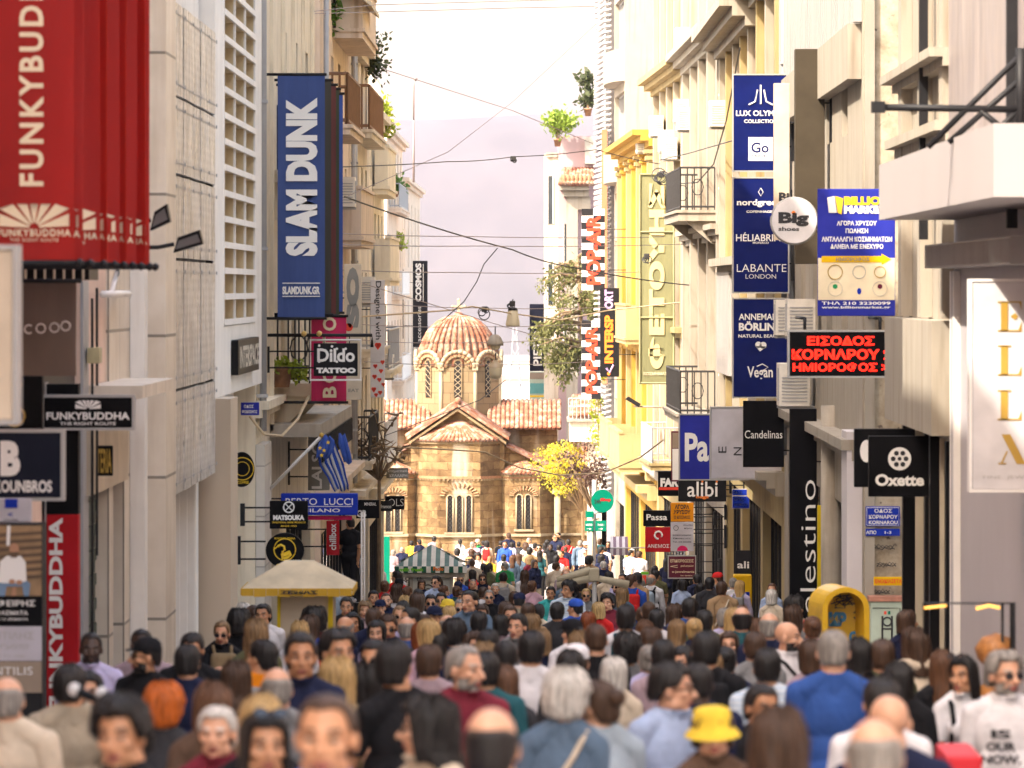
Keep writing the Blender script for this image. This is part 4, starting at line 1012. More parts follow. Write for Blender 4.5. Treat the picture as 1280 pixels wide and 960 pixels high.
# floodlights beyond the banners
for (px, py, y, lab, w, h) in ((200, 275, 46, 'boxy black floodlight with broken flap just under the red banners', .18, .15), (235, 305, 47, 'black floodlight on an arm tilted out from the left facade', .27, .12)):
    rt = thing('floodlight', lab, 'floodlight', P(px, py+8, y), 'black floodlights on the left facade')
    g = MB(); c = P(px, py, y)
    g.prism([c+Vector((-w/2, 0, -h/2-.02)), c+Vector((w/2, 0, -h/2+.06)), c+Vector((w/2-.03, 0, h/2+.07)), c+Vector((-w/2+.04, 0, h/2))], (0, .2, 0), BLACKP); g.build('housing', rt)
    g = MB(); g.prism([c+Vector((-w/2+.02, -.012, -h/2+.01)), c+Vector((w/2-.02, -.012, -h/2+.08)), c+Vector((w/2-.05, -.012, h/2+.03)), c+Vector((-w/2+.05, -.012, h/2-.03))], (0, .01, 0), MGlass('lamp_glass', (.12, .12, .12))); g.build('lens', rt)
    g = MB(); g.tube([c+Vector((-w/2, .1, 0)), c+Vector((-w/2-.15, .1, -.03)), Vector((-4.42, y+.1, c.z-.03))], .022, DARKM, 6); g.build('arm', rt)
# left signs
fl = -4.42
sign('advertising_board', 'blurred tan edge of a tall lightbox at the left picture edge', 'sign', -30, 312, 16, 525, 26, 'beige', fx=None, thick=.2, frame=SGREY)
ov = thing('canvas_banner', 'grey brown canvas banner printed with a row of pale rings under red banners', 'banner', P(56, 470, 42))
g = MB(); cloth(g, P(-25, 0, 42).x, P(95, 0, 42).x, Z(470, 42), Z(352, 42), 42, fabric('taupe_canvas', (.20, .155, .13), .15), .02); g.build('cloth', ov)
g = MB()
for i, (cx_, cy_, s_) in enumerate(((-8, 413, 9), (8, 413, 9), (22, 412.5, 9), (36, 411.5, 9), (51, 410.5, 10), (68, 409.5, 10), (82, 407.5, 9))):
    ring(cx_, cy_, 5.2 if i < 4 else 5.6, LW, 2.2, 20, 50 if i < 4 else 0, 310 if i < 4 else 360)(g, 41.95)
g.build('lettering', ov)
g = MB(); g.tube([P(-25, 351, 42), P(102, 351, 42)], .02, DARKM, 6); g.build('rod', ov)
sl_ = thing('slatted_shade', 'dark slatted shade directly below the red banners', 'shade', P(60, 352, 43))
g = MB(); g.box(X(15, 43), X(110, 43), 43.1, 44, Z(350, 43), Z(335, 43), BLACKP)
for k in range(8): g.box(X(18+k*12, 43), X(20+k*12, 43), 43.04, 43.1, Z(349, 43), Z(336, 43), AWN)
g.build('slats', sl_)
sign('shop_sign', 'black sign with a large gold ring numeral, second from the left edge', 'sign', -40, 470, 53, 541, 41, 'black', fx=None, extra=many(ring(18, 520, 12.5, LGOLD, 3), line([(28, 480), (14, 492), (12, 502)], LGOLD, 3), line([(14, 502), (27, 502)], LGOLD, 2.4)))
sign('shop_sign', 'black hanging shop sign with white sun emblem and lettering FUNKYBUDDHA', 'sign', 55, 497, 165, 534.5, 46, 'black', [('FUNKYBUDDHA', 110, 520, 104, 9.5, LW, 0, .03), ('THE RIGHT ROUTE', 110, 529.5, 70, 4, LW)], fl, extra=rays(110, 511.5, 32, 11, LW), frame=SGREY)
sign('shop_sign', 'dark navy sign ending in KOUNBROS beneath a white monogram', 'sign', -75, 541, 76, 622, 38, 'slate', [('B', 13, 573, 25, 44, LW, 0, .06), ('KOUNBROS', 29, 608, 72, 15, LW, 0, .03)], None, frame=SGREY, extra=poly([(-12, 551), (-3, 551), (-3, 596), (-12, 596)], LW))
sign('notice_board', 'small white notice with blue square and arrow above the poster column', 'notice', -30, 623, 39, 653, 37.5, 'lilacwhite', [('<', 13, 643, 6, 5, C['blue']), ('ΣΤΗ ΣΤΟΑ', 14, 650, 18, 2.4, LK)], None, thick=.06, extra=poly([(6, 623.5), (22, 623.5), (22, 635), (6, 635)], C['blue']))
pc = thing('poster_column', 'tall advertising column with poster of seated man and fabric shop panels', 'advertising column', (X(0, 37), 37.1, gz(37)))
g = MB(); g.box(X(-60, 37), X(53, 37), 37.02, 37.3, gz(37), Z(655, 37), DARKM); g.build('body', pc)
SKINP = M('poster_skin', (.42, .22, .13), .6, .1); STEP = M('poster_steps', (.30, .19, .10), .7, .3, 6); JEAN = M('poster_jeans', (.16, .25, .38), .7, .15, 8)
def poster(g, y):
    poly([(-58, 657), (52, 657), (52, 745), (-58, 745)], STEP)(g, y+.008)
    dk = M('poster_shadow', (.12, .075, .045), .7, .2)
    for k in range(7): poly([(-30+k*5, 668+k*9), (52, 664+k*9), (52, 668+k*9), (-30+k*5, 673+k*9)], dk)(g, y+.004)
    poly([(9, 657), (13, 657), (12, 682), (8, 682)], LW)(g, y)
    poly([(-6, 745), (0, 722), (10, 722), (30, 722), (38, 730), (36, 745), (30, 745), (28, 733), (8, 733), (6, 745)], JEAN)(g, y-.002)
    poly([(-2, 728), (0, 702), (8, 695), (26, 695), (32, 703), (33, 726), (24, 729), (6, 729)], LW)(g, y-.004)
    dot(17.5, 687, 6, SKINP, 8)(g, y-.006); poly([(11.5, 690), (23.5, 690), (21, 697), (14, 697)], dk)(g, y-.009)
    dot(15, 727, 4, SKINP, 3)(g, y-.007); dot(24, 728, 4, SKINP, 3)(g, y-.007); poly([(14, 745), (16, 734), (20, 734), (20, 745)], SKINP)(g, y-.006)
g = MB(); poster(g, 37.0); g.build('poster', pc, label='poster of a bearded man in white shirt seated on steps')
for nm, y0, y1, cc, tx in (('text_panel', 745, 782, 'black', [('ΣΑΦΕΙΡΗΣ', 12, 754, 64, 8, LW), ('ΥΦΑΣΜΑΤΑ', 12, 766, 46, 5.5, LW), ('ΟΛΑ ΤΑ ΧΡΩΜΑΤΑ', 12, 774, 46, 3, LW)]), ('text_panel', 783, 826, 'lilacwhite', [('ΣΑΝΤΙΛΗΣ', 8, 794.5, 68, 9, SGREY, 0, 0), ('υφάσματα', 6, 808, 60, 9, SGREY, 0, 0), ('ΑΠΟ ΤΟ 1946', 8, 820, 46, 4, SGREY, 0, 0)]), ('text_panel', 827, 866, 'tan', [('SANTILIS', 6, 838.5, 70, 10, LW, 0, 0)])):
    g = MB(); g.box(X(-58, 37), X(52, 37), 37.0, 37.018, Z(y1, 37), Z(y0, 37), C[cc]); t_ = g.build(nm, pc); g = MB()
    for t in tx: txt(g, *t[:5], 37.0, t[5], *(t[6:7] or (0,)), bold=(t[7] if len(t) > 7 else .02))
    g.build('lettering', t_)
fp = sign('upright_sign', 'tall red upright panel lettered FUNKYBUDDHA reading upwards under a black board', 'sign', 58, 643, 98, 900, 46.2, 'red', [('FUNKYBUDDHA', 70, 769, 17, 244, LW, 90, .04)], None, thick=.2)
g = MB(); g.box(X(58, 46.2), X(98, 46.2), 46.2, 46.4, Z(642.8, 46.2), Z(480, 46.2), C['black']); g.box(X(52, 46.2), X(57.8, 46.2), 46.15, 46.4, gz(46), Z(478, 46.2), SGREY)
g.build('post', fp)
g = MB(); g.box(X(58, 46.2), X(98, 46.2), 46.2, 46.4, gz(46), Z(901, 46.2), C['red']); g.build('plinth', fp)
sign('wall_sign', 'tall black sign with bronze letters on the beige stone front', 'sign', 113, 557, 141, 595, 50, 'black', [('INTERIA', 127, 576, 25, 30, LGOLD)], -4.38, thick=.05)
# blue banner and the ones packed behind it
def tall_banner(name, label, x0, y0, x1, y1, y, m, texts, group='upright banners on the left row', rods=True, extra=None):
    rt = thing(name, label, 'banner', (X((x0+x1)/2, y), y, Z(y1, y)), group)
    g = MB(); cloth(g, X(x0, y), X(x1, y), Z(y1, y), Z(y0, y), y, m, .008, 8, 20, x0); g.build('cloth', rt)
    if texts or extra:
        for t in texts: g = MB(); txt(g, *t[:5], y-.02, t[5], *(t[6:7] or (0,)), bold=(t[7] if len(t) > 7 else .03)); g.build('lettering', rt)
        if extra: g = MB(); extra(g, y-.022); g.build('emblem', rt)
    if rods:
        g = MB(); e = -4.32 if x0 < VX else X(x1, y)+.4
        for pz in (y0-1, y1+1): g.tube([(X(x1 if x0 < VX else x0, y)+(.03 if x0 < VX else -.03), y+.004, Z(pz, y)), (e, y+.004, Z(pz, y))], .025, DARKM, 6)
        g.build('rod', rt)
    return rt
BLUEB = fabric('blue_banner_cloth', (.045, .085, .27), .2)
tall_banner('upright_banner', 'large blue upright banner with white lettering SLAM DUNK', 347, 94, 406, 397, 79, BLUEB, [('SLAM DUNK', 377, 221, 40, 198, LW, 90, .06), ('SLAMDUNK.GR', 376.5, 363, 47, 10, LW, 0, .05)], extra=many(line([(353, 354), (400, 354)], LW), line([(353, 370.5), (400, 370.5)], LW)))
for (x1, y0, y1, y, col, lab) in ((414, 101, 392, 80.6, (.05, .045, .035), 'edge of a dark printed banner just behind the big blue one'), (420, 107, 393, 82.2, (.14, .035, .03), 'edge of a brown red banner third in the blue banner stack'), (424, 112, 394, 83.4, (.05, .06, .03), 'edge of a greenish dark banner fourth in the blue banner stack'), (428.5, 118, 390, 84.6, (.04, .09, .36), 'bright blue edge of the rearmost tall banner in its stack')):
    tall_banner('upright_banner', lab, x1-46, y0, x1, y1, y, fabric('banner_%d' % x1, col, .15), [])
tall_banner('pink_banner', 'bright pink upright banner with big cream letters behind the tattoo sign', 389, 396, 433, 502, 80.8, fabric('pink_cloth', (.58, .015, .10), .2), [('O', 412, 405, 17, 17, LC, 90), ('T', 412, 430, 17, 17, LC, 90), ('O', 412, 470, 17, 17, LC, 90), ('B', 412, 490, 17, 14, LC, 90)])
sign('swing_sign', 'black square sign with white ornate lettering over TATTOO on an iron arm', 'sign', 392, 429, 447, 470, 79.6, 'dullblack', [('Dildo', 420, 444, 47, 17, LW, 0, .03), ('TATTOO', 420, 463, 49, 7, LW, 0, .08)], -4.3, frame=None, thick=.08, extra=many(*[dot(x, y, 1.6, LW) for x, y in ((399, 432), (399, 452), (415, 433), (421, 436), (432, 436), (421, 452))]))
g = MB(); y = 79.64; q = [P(*p, y) for p in ((388, 425), (451, 425), (451, 475), (388, 475))]; g.tube(q, .02, WHITEP, 5, closed=True); g.tube([Vector((-4.3, y, Z(419, y))), P(465, 419, y), P(465, 434, y)], .03, DARKM, 6)
for px in (405, 437): g.tube([P(px, 419, y), P(px, 429, y)], .008, DARKM, 4)
for px in (380, 399): g.ball(P(px, 417, y-.05), .05, M('amber_bulb', (.75, .5, .15), .3), 1)
tag(g.build('sign_gibbet'), 'iron arm with white square outline that carries the black tattoo sign', 'sign bracket')
sign('letter_sign', 'tall pale panel with a large dark grey letter S shape beside the pink banner', 'sign', 430, 330, 452, 500, 88, 'beige', [('SO', 441, 372, 16, 76, C['grey'], 90, .08), ('EAT', 442, 488, 13, 4, C['grey'])], -4.3, extra=dot(436, 409, 5, LRED), thick=.1)
sign('vertical_sign', 'narrow white vertical sign reading Designed with, red hearts along its lower half', 'sign', 463, 350, 481, 497, 114, 'white', [('Designed with', 472, 388, 9, 73, LK, -90, .01)], -4.3, extra=many(*[many(dot(x-1.0, y, 1.6*k, LRED), dot(x+1.2*k, y, 1.6*k, LRED), poly([(x-2.4*k, y+.6*k), (x+2.8*k, y+.6*k), (x+.2*k, y+4*k)], LRED)) for x, y, k in ((472, 431, 1.6), (469, 457, 1), (476, 463, 1), (468, 470, 1.1), (474, 474, 1), (479, 480, .9), (467, 486, 1.2), (475, 490, 1), (478, 452, 1), (470, 493, .9))]), thick=.1)
sign('vertical_sign', 'dark grey vertical sign reading COSMOS upwards, left of the church dome', 'sign', 516, 326, 534.5, 434, 232, 'charcoal', [('COSMOS', 523, 353, 7.5, 48, LW, 90, .05), ('accessories', 524, 405, 4.5, 44, LW, 90, .0)], -6.4, extra=line([(529, 330), (529, 377)], LW, 1), thick=.15)
sign('street_sign', 'small blue street name plate on the white cladding at left', 'street sign', 301, 503, 324, 519, 74.5, 'royal', [('ΟΔΟΣ', 311, 508, 12, 4, LW), ('ΦΩΚΙΩΝΟΣ', 312, 514.5, 19, 4, LW)], None, thick=.03)
ann = lambda px, py, r, m: many(ring(px, py, r, m, 1.2), ring(px, py, r*.62, m, .9))
sign('round_sign', 'black round sign with yellow rings half hidden by the tan pillar', 'sign', 286, 565, 318, 609, 75, 'black', [('COFFEE', 304, 603, 14, 3.5, LYEL)], -4.3, round_=True, thick=.07, extra=ann(303, 586, 14, LYEL))
bird = many(line([(347, 683), (351, 681), (355, 683), (356, 687), (353, 690), (353, 694), (357, 695), (361, 692)], LYEL, 3), poly([(351, 692), (362, 688), (365, 694), (359, 699), (352, 699)], LYEL), line([(347, 683), (342, 687)], LYEL, 1.6), line([(356, 699), (355, 704)], LYEL, 1.2))
sign('round_sign', 'black round coffee sign with yellow pelican inside a yellow ring', 'sign', 332, 666, 380, 710, 72, 'black', [('COFFEE', 356, 707, 22, 4.5, LYEL, 0, .03), ('MYKONOS CHORA', 356, 673, 26, 2.6, LYEL, 0, .02)], -4.3, round_=True, thick=.08, extra=many(ring(356, 687, 13.5, LYEL, 1.3), bird))
sign('shop_sign', 'black square sign reading MATSOUKA below a white wreath emblem', 'sign', 337, 626, 385, 661, 73, 'black', [('MATSOUKA', 361, 647, 39, 6.5, LW, 0, .06), ('TRADITIONAL GREEK PRODUCTS', 361, 653, 42, 2, LYEL), ('SINCE 1932', 361, 657.5, 20, 1.8, LYEL)], -4.3, extra=many(ring(361, 634, 6.5, LW, 1.8), line([(357, 630), (365, 638)], LW), line([(365, 630), (357, 638)], LW)), thick=.08)
sign('shop_sign', 'wide blue sign reading BERTO LUCCI MILANO with a pink underside', 'sign', 351, 617, 447, 644, 78.6, 'blue', [('BERTO  LUCCI', 399, 627, 84, 8.5, LW, 0, .0), ('MILANO', 401, 638, 48, 4.5, LW, 0, .01)], -4.3, extra=line([(366, 633), (440, 633)], LW, .8), thick=.2)
sign('under_sign', 'pink strip sign hanging right under the wide blue sign', 'sign', 351, 645, 440, 650, 78.7, 'pink', (), -4.3, arms=1)
sign('vertical_sign', 'grey vertical sign with white letters behind the flags', 'sign', 385, 545, 412, 613, 86, 'grey', [('LALSO', 396, 581, 13, 60, LW, 90, .03)], -4.3, thick=.1)
sign('shop_sign', 'small red upright sign reading chillbox beside the man on the ladder', 'sign', 408, 651, 424, 694, 88, 'red', [('chillbox', 416, 671, 8.5, 33, LW, 90, .02)], -4.3, thick=.08)
sign('shop_sign', 'black sign with white letters GB under a dark awning bracket', 'sign', 445, 625, 474, 648, 110, 'black', [('GB', 452, 642, 12, 9, LW, 0, .04), ('MINERAL', 463, 630, 15, 4, LW)], -4.3, thick=.1)
sign('shop_sign', 'black sign ending in OLS in serif letters before the church wall', 'sign', 481, 620, 505.5, 637, 134, 'black', [('OLS', 495, 628, 19, 9, LW, 0, -.01)], -4.3, thick=.12)
sign('shop_sign', 'dark slanted sign reading manfranco next to the one ending OLS', 'sign', 466, 626, 490, 639, 130, 'charcoal', [('manfranco', 478, 633, 22, 4.5, LW)], -4.3, thick=.1)
sign('shop_sign', 'small grey sign with two lines of Greek lettering left of the apse', 'sign', 483, 585, 510.5, 598, 133, 'grey', [('κτηματικό', 497, 589, 24, 3.8, LW), ('ΚΕΛΛΑΡΗ', 498, 594.5, 22, 3.6, LW)], -4.3, thick=.1)
# flags
fg = thing('flag_cluster_pole', 'slanting white flagpole of the Greek flag on the left row', 'flagpole', P(392, 612, 78))
g = MB(); g.tube([Vector((-4.3, 78, Z(622, 78))), P(402, 545, 77.2)], .025, WHITEP, 6); g.ball(P(402, 544, 77.2), .045, LGOLD, 1); g.build('pole', fg)
def flag(label, pts, y, mats, seed, n):
    """limp flag hanging in folds: pts = left/right outline rows (photo px), striped lengthwise by mats"""
    rt = thing('hanging_flag', label, 'flag', P(pts[-1][0], pts[-1][2], y))
    g = MB(); rows = []
    for (xl, xr, py) in pts: rows.append([P(xl+(xr-xl)*i/n, py+2*math.sin(i*1.3+seed), y+.018*math.sin(i*1.9+seed+py*.02)) for i in range(n+1)])
    for i in range(n):
        vs = [r_[k] for r_ in rows for k in (i, i+1)]
        g.add(vs, [(2*j, 2*j+1, 2*j+3, 2*j+2) for j in range(len(rows)-1)], mats[i % len(mats)], True)
    o = g.build('cloth', rt); md = o.modifiers.new('th', 'SOLIDIFY'); md.thickness = .008
    return rt
FB = fabric('flag_blue', (.03, .10, .55), .4); FW = fabric('flag_white', (.75, .75, .78), .3); EUB = fabric('eu_blue', (.05, .12, .50), .3)
flag('blue and white striped Greek flag hanging limp over the wide blue sign', [(403, 418, 553), (397, 424, 566), (399, 430, 580), (409, 433, 595), (414, 436, 606), (418, 436, 613)], 81, [FB, FW], 1, 9)
rt = flag('blue European flag with yellow stars folded above the Greek flag', [(404, 412, 545), (399, 418, 551), (396, 418, 560), (395, 412, 572)], 76.6, [EUB], 2, 6)
g = MB()
for px, py in ((400, 560), (405, 563), (410, 553), (402, 569)):
    c = P(px, py, 76.3); g.prism([c+Vector((math.sin(k*math.pi/5)*(.035 if k % 2 == 0 else .015), 0, math.cos(k*math.pi/5)*(.035 if k % 2 == 0 else .015))) for k in range(10)], (0, .006, 0), LYEL)
g.build('star', rt)
flag('second European flag, plain blue fold hanging right of the Greek flag', [(424, 431, 543), (423, 435, 556), (427, 438, 568), (430, 440, 579)], 76.5, [EUB], 4, 5)
# right signs
fr_ = 4.42
def stack(name, label, y0, y1, texts, extra=None): return sign(name, label, 'sign', 917, y0, 985, y1, 92, 'navy', texts, 4.47, extra=extra, frame=SGREY, thick=.1, group='stacked navy signs on the right row')
stack('shop_sign', 'top navy sign of the right stack, reading LUX OLYMPIC COLLECTION', 94, 213, [('LUX OLYMPIC', 951, 141.5, 62, 7, LW), ('COLLECTION', 951, 151.5, 42, 4.5, LW), ('Go', 950, 184.5, 22, 13, C['navy'], 0, .02), ('TRAVEL', 950, 195, 22, 3, C['navy'])], many(line([(936, 131), (944, 127), (947, 112)], LW, 2.2), line([(951, 130), (951, 106)], LW, 2.2), line([(966, 131), (958, 127), (955, 112)], LW, 2.2), lambda g, y: g.bbox(X(935.5, y), X(966, y), y+.001, y+.006, Z(201, y), Z(171.5, y), LW, .002)))
stack('shop_sign', 'middle navy sign of the right stack with nordgreen and LABANTE LONDON', 223, 365, [('nordgreen', 949, 254, 56, 10, LW, 0, .03), ('COPENHAGEN', 951, 264.5, 36, 3, LW), ('HÉLIABRINE', 951, 296, 62, 11, LW, 0, .01), ('MONACO', 951, 303.5, 20, 2.4, LW), ('LABANTE', 952, 335, 62, 9.5, LW, 0, -.01), ('LONDON', 951, 345.5, 38, 5.5, LW, 0, -.01)], many(line([(951, 235), (948, 240), (951, 245), (954, 240), (951, 235)], LW, 1.2)))
stack('shop_sign', 'bottom navy sign of the right stack reading ANNEMARIE BORLIND and vegan', 374, 496, [('ANNEMARIE', 951, 396, 55, 8, LW, 0, .02), ('BÖRLIND', 951, 407.5, 55, 12, LW, 0, .04), ('NATURAL BEAUTY', 951, 420, 56, 4.2, LW, 0, .02), ('Vegan', 950, 467, 32, 18, LW, 0, .02)], many(dot(948, 431, 4, LW), dot(954, 431.5, 4.2, LW), poly([(944.3, 432.5), (958, 433), (950, 439.5)], LW), line([(946, 458), (953, 455), (960, 459), (954, 463)], LW, 1.4)))
g = MB(); y = 92.2; g.tube([P(989, 620, y), P(989, 88, y)], .045, SGREY, 8)
for pz in (218, 369, 500, 590): g.tube([P(989, pz, y), Vector((4.47, y, Z(pz, y)))], .03, SGREY, 6)
tag(g.build('sign_mast'), 'grey steel mast carrying the stacked navy signs', 'mast')
sign('banner_panel', 'beige cloth panel reading Big, hanging behind the round white sign', 'banner', 967, 104, 987, 300, 84, 'beige', [('Bi', 980, 246, 13, 11, LK, 0, .05)], 4.47, thick=.03)
sign('blank_panel', 'tall plain brown grey vertical panel behind the round white sign', 'sign', 994, 61, 1031, 330, 80, 'brown', (), 4.5, thick=.35)
sign('round_sign', 'round white sign reading Big shoes with an orange dot', 'sign', 965, 248, 1021, 304, 75, 'white', [('Big', 992, 274, 38, 18, LK, 0, .05), ('shoes', 986, 286, 26, 5, LK, 0, .02)], 4.48, round_=True, thick=.16, frame=SGREY, extra=dot(992, 266, 2.6, LORG))
bm_ = sign('shop_banner', 'blue and yellow gold buyers banner with rings, BILLION MARKET heading', 'banner', 1022, 236, 1119, 395, 70.2, 'royal', [('BILLION', 1084, 251, 58, 11, LYEL, 0, .07), ('MARKET', 1081, 262, 52, 10, LW, 0, .07), ('ΑΓΟΡΑ ΧΡΥΣΟΥ', 1071, 279, 50, 6, LW, 0, .03), ('ΠΩΛΗΣΗ', 1071, 288.5, 28, 6, LW, 0, .03), ('ΑΝΤΑΛΛΑΓΗ ΚΟΣΜΗΜΑΤΩΝ', 1071, 299, 88, 6.5, LW, 0, .03), ('ΔΑΝΕΙΑ ΜΕ ΕΝΕΧΥΡΟ', 1071, 308, 66, 6, LW, 0, .03), ('ΤΗΛ 210 3230099', 1070, 379, 86, 4, LW), ('www.billionmarket.gr', 1070, 384.5, 86, 4, LW)], 4.5, thick=.04,
    extra=many(poly([(1022.6, 322.5), (1118.4, 322.5), (1118.4, 375), (1022.6, 375)], C['cream']), lambda g, y: many(poly([(1027, 320), (1102, 320), (1102, 317), (1114, 324), (1102, 331), (1102, 328), (1027, 328)], C['yellow']), ring(1044, 340, 9, LGOLD, 1.2), ring(1074, 340, 8, SGREY, .8), ring(1100, 340, 7, LGOLD, 1), dot(1044, 358, 3, M('emerald', (.02, .28, .10), .2)), dot(1074, 364, 2.6, C['blue'], 4), dot(1100, 358, 3, C['maroon']), ring(1044, 361, 9, SGREY, .5), ring(1100, 361, 9, SGREY, .5), poly([(1034, 247), (1043, 245), (1046, 266), (1036, 266)], LW), poly([(1044, 245), (1054, 248), (1052, 268), (1047, 266)], LYEL))(g, y-.005)))
g = MB(); txt(g, 'ΗΜΙΟΡΟΦΟΣ', 1066, 324, 42, 5, 70.18, C['grey'], bold=.02); g.build('lettering', bm_)
LED = M('led_red', (1, .012, .004), .5, 0, emit=.8)
sign('led_display', 'black display with glowing red Greek letters on the side street corner', 'display', 987, 415, 1124, 470, 69.5, 'black', [('ΕΙΣΟΔΟΣ', 1051, 426, 84, 12, LED, 0, .035), ('ΚΟΡΝΑΡΟΥ 2', 1052, 443, 124, 13, LED, 0, .035), ('ΗΜΙΟΡΟΦΟΣ >', 1051, 459, 120, 11, LED, 0, .035)], None, thick=.18, frame=SGREY)
g = MB(); y = 69.6
for px in (1006, 1100): g.tube([P(px, 412, y), P(px, 398, y), Vector((X(px, y), 71.9, Z(398, y)))], .025, DARKM, 6)
g.tube([P(1125, 440, y), Vector((X(1125, y), 71.9, Z(440, y)))], .03, DARKM, 6); g.tube([P(1127, 395, y), P(1127, 475, y)], .02, DARKM, 6)
tag(g.build('display_bracket'), 'dark bracket holding the red letter display to the corner wall', 'bracket')
sign('street_sign', 'blue street plate reading ΟΔΟΣ ΚΟΡΝΑΡΟΥ on the stained wall', 'street sign', 1082, 633, 1125, 658, 71.8, 'blue', [('ΟΔΟΣ', 1104, 638.5, 22, 5, LW), ('ΚΟΡΝΑΡΟΥ', 1104, 646, 36, 5, LW), ('KORNAROU', 1104, 653, 36, 4.5, LW)], None, thick=.03, extra=line([(1083.5, 634.5), (1123.5, 634.5), (1123.5, 656.6), (1083.5, 656.6), (1083.5, 634.5)], LW, .7))
sign('street_sign', 'small blue plate reading ΑΠΟ just under the street name plate', 'street sign', 1082, 661, 1125, 670, 71.8, 'blue', [('ΑΠΟ', 1089, 665.5, 13, 4.5, LW), ('1-3', 1110, 665.5, 8, 3.5, LW)], None, thick=.03)
sign('sticker', 'yellow orange strip notice on the stained wall by the cabinet', 'notice', 1092, 721, 1130, 732, 71.7, 'yellow', [('ΕΝΟΙΚΙΑΖΕΤΑΙ', 1111, 726.5, 34, 5, LRED)], None, thick=.02)
sign('shop_sign', 'black square sign reading Oxette under a white circle emblem', 'sign', 1086, 545, 1164, 621, 59, 'black', [('Oxette', 1124.5, 600, 61, 15, LW, 0, .04)], 4.6, thick=.14, extra=many(dot(1124.5, 573.5, 14.5, LW), lambda g, y: many(*[dot(1124.5+8*math.cos(R(a)), 573.5+8*math.sin(R(a)), 3, LK) for a in range(0, 360, 60)], dot(1124.5, 573.5, 2.4, LK))(g, y-.005)), frame=None)
sign('shop_sign', 'black sign with half a white emblem behind the Oxette sign', 'sign', 1068, 536, 1150, 609, 61.5, 'black', (), 4.6, thick=.14, extra=dot(1083, 564, 8, LW, 14))
sign('upright_sign', 'tall black panel with white rotated lettering celestino', 'sign', 987, 511, 1021, 775, 82, 'black', [('celestino', 1010, 695, 19, 190, LW, 90, -.01)], 4.5, thick=.12)
sign('wall_panel', 'bright yellow wall panel right of the black celestino panel', 'panel', 1022, 632, 1046, 742, 80.5, 'kyel', (), None, thick=.14)
sign('shop_sign', 'black square sign reading Candelinas in white', 'sign', 929, 501, 980, 584, 91, 'black', [('Candelinas', 954.5, 543, 47, 10, LW, 0, .0)], 4.47, thick=.14)
sign('shop_sign', 'wide pale lilac sign with rotated dark letters E N behind Candelinas', 'sign', 889, 510, 979, 598, 96, 'lilacwhite', [('E', 903, 562, 10, 8, LK, 90, .0), ('N', 922, 564, 10, 10, LK, 90, .0)], 4.47, thick=.2, frame=SGREY)
sign('shop_sign', 'bright blue sign with white script Pa partly hidden by the lilac sign', 'sign', 850, 519, 935, 599, 102, 'royal', [('Pa', 871, 559, 30, 36, LW, 0, .03), ('ssion', 904, 563, 34, 22, LW, 0, .02)], 4.4, thick=.2, frame=SGREY)
sign('poster_frame', 'magenta edged upright poster frame left of the bright blue sign', 'poster', 839, 539, 852, 602, 112, 'maroon', (), 4.3, thick=.1, extra=many(poly([(840.5, 541), (851, 541), (851, 560), (840.5, 560)], C['tan']), poly([(840.5, 561), (851, 561), (851, 600), (840.5, 600)], LW)))
sign('shop_sign', 'dark grey sign reading alibi with orange bags beneath', 'sign', 848, 600, 908, 627, 111, 'dullblack', [('alibi', 878, 611.5, 38, 19, LW, 0, .01), ('bags', 878, 621.5, 16, 5, LORG, 0, .04)], 4.35, thick=.15, extra=many(dot(878, 602, 1.3, LORG), dot(896, 602, 1.3, LORG)))
sign('shop_sign', 'black sign reading FAR with a red bottom stripe', 'sign', 822.5, 589, 851, 620, 118, 'black', [('FAR', 837, 603, 23, 11, LW, 0, .06)], 4.3, thick=.15, extra=poly([(823.5, 609), (850, 609), (850, 612.5), (823.5, 612.5)], LRED))
sign('shop_sign', 'black sign reading Passa above the red one', 'sign', 804, 638, 838, 658, 126, 'black', [('Passa', 821, 646.5, 26, 7.5, LW, 0, .02)], 4.2, thick=.14)
sign('shop_sign', 'red square sign reading ΑΝΕΜΟΣ below a white swirl', 'sign', 806.5, 659, 838, 690, 126, 'red', [('ΑΝΕΜΟΣ', 823, 682.5, 27, 4.5, LW, 0, .0)], 4.2, thick=.14, extra=ring(823, 669, 4.6, LW, 2.4, 20, -30, 270))
sign('shop_sign', 'orange sign with black Greek lettering ΑΓΟΡΑ ΧΡΥΣΟΥ', 'sign', 838.5, 628.5, 867, 652, 120, 'orange', [('ΑΓΟΡΑ', 852.5, 633.5, 18, 5.5, LK, 0, .04), ('ΧΡΥΣΟΥ', 852.5, 640, 21, 5.5, LK, 0, .04), ('Ο ΚΟΣΜΟΣ', 852.5, 646.5, 20, 3.8, LK)], 4.25, thick=.1)
sign('shop_sign', 'white notice with lilac half disc under the orange gold sign', 'sign', 838.5, 652.8, 867, 689, 120, 'lilacwhite', [('Αλεξία', 860, 656.5, 12, 2.4, LK), ('Δήμου', 860, 660.5, 10, 2.2, LK), ('Κατασκευές κοσμημάτων', 852.5, 669, 23, 2.4, LK), ('Επισκευές', 852.5, 673, 22, 2.2, LK), ('Τηλ. 210 3222200', 852.5, 677.5, 23, 2.2, LK)], 4.25, thick=.1, extra=many(ring(845, 660, 3, LK, .6), poly([(846, 688.5), (847, 685), (850, 682.5), (853, 682), (856.5, 682.8), (859, 685), (860, 688.5)], C['pink'])))
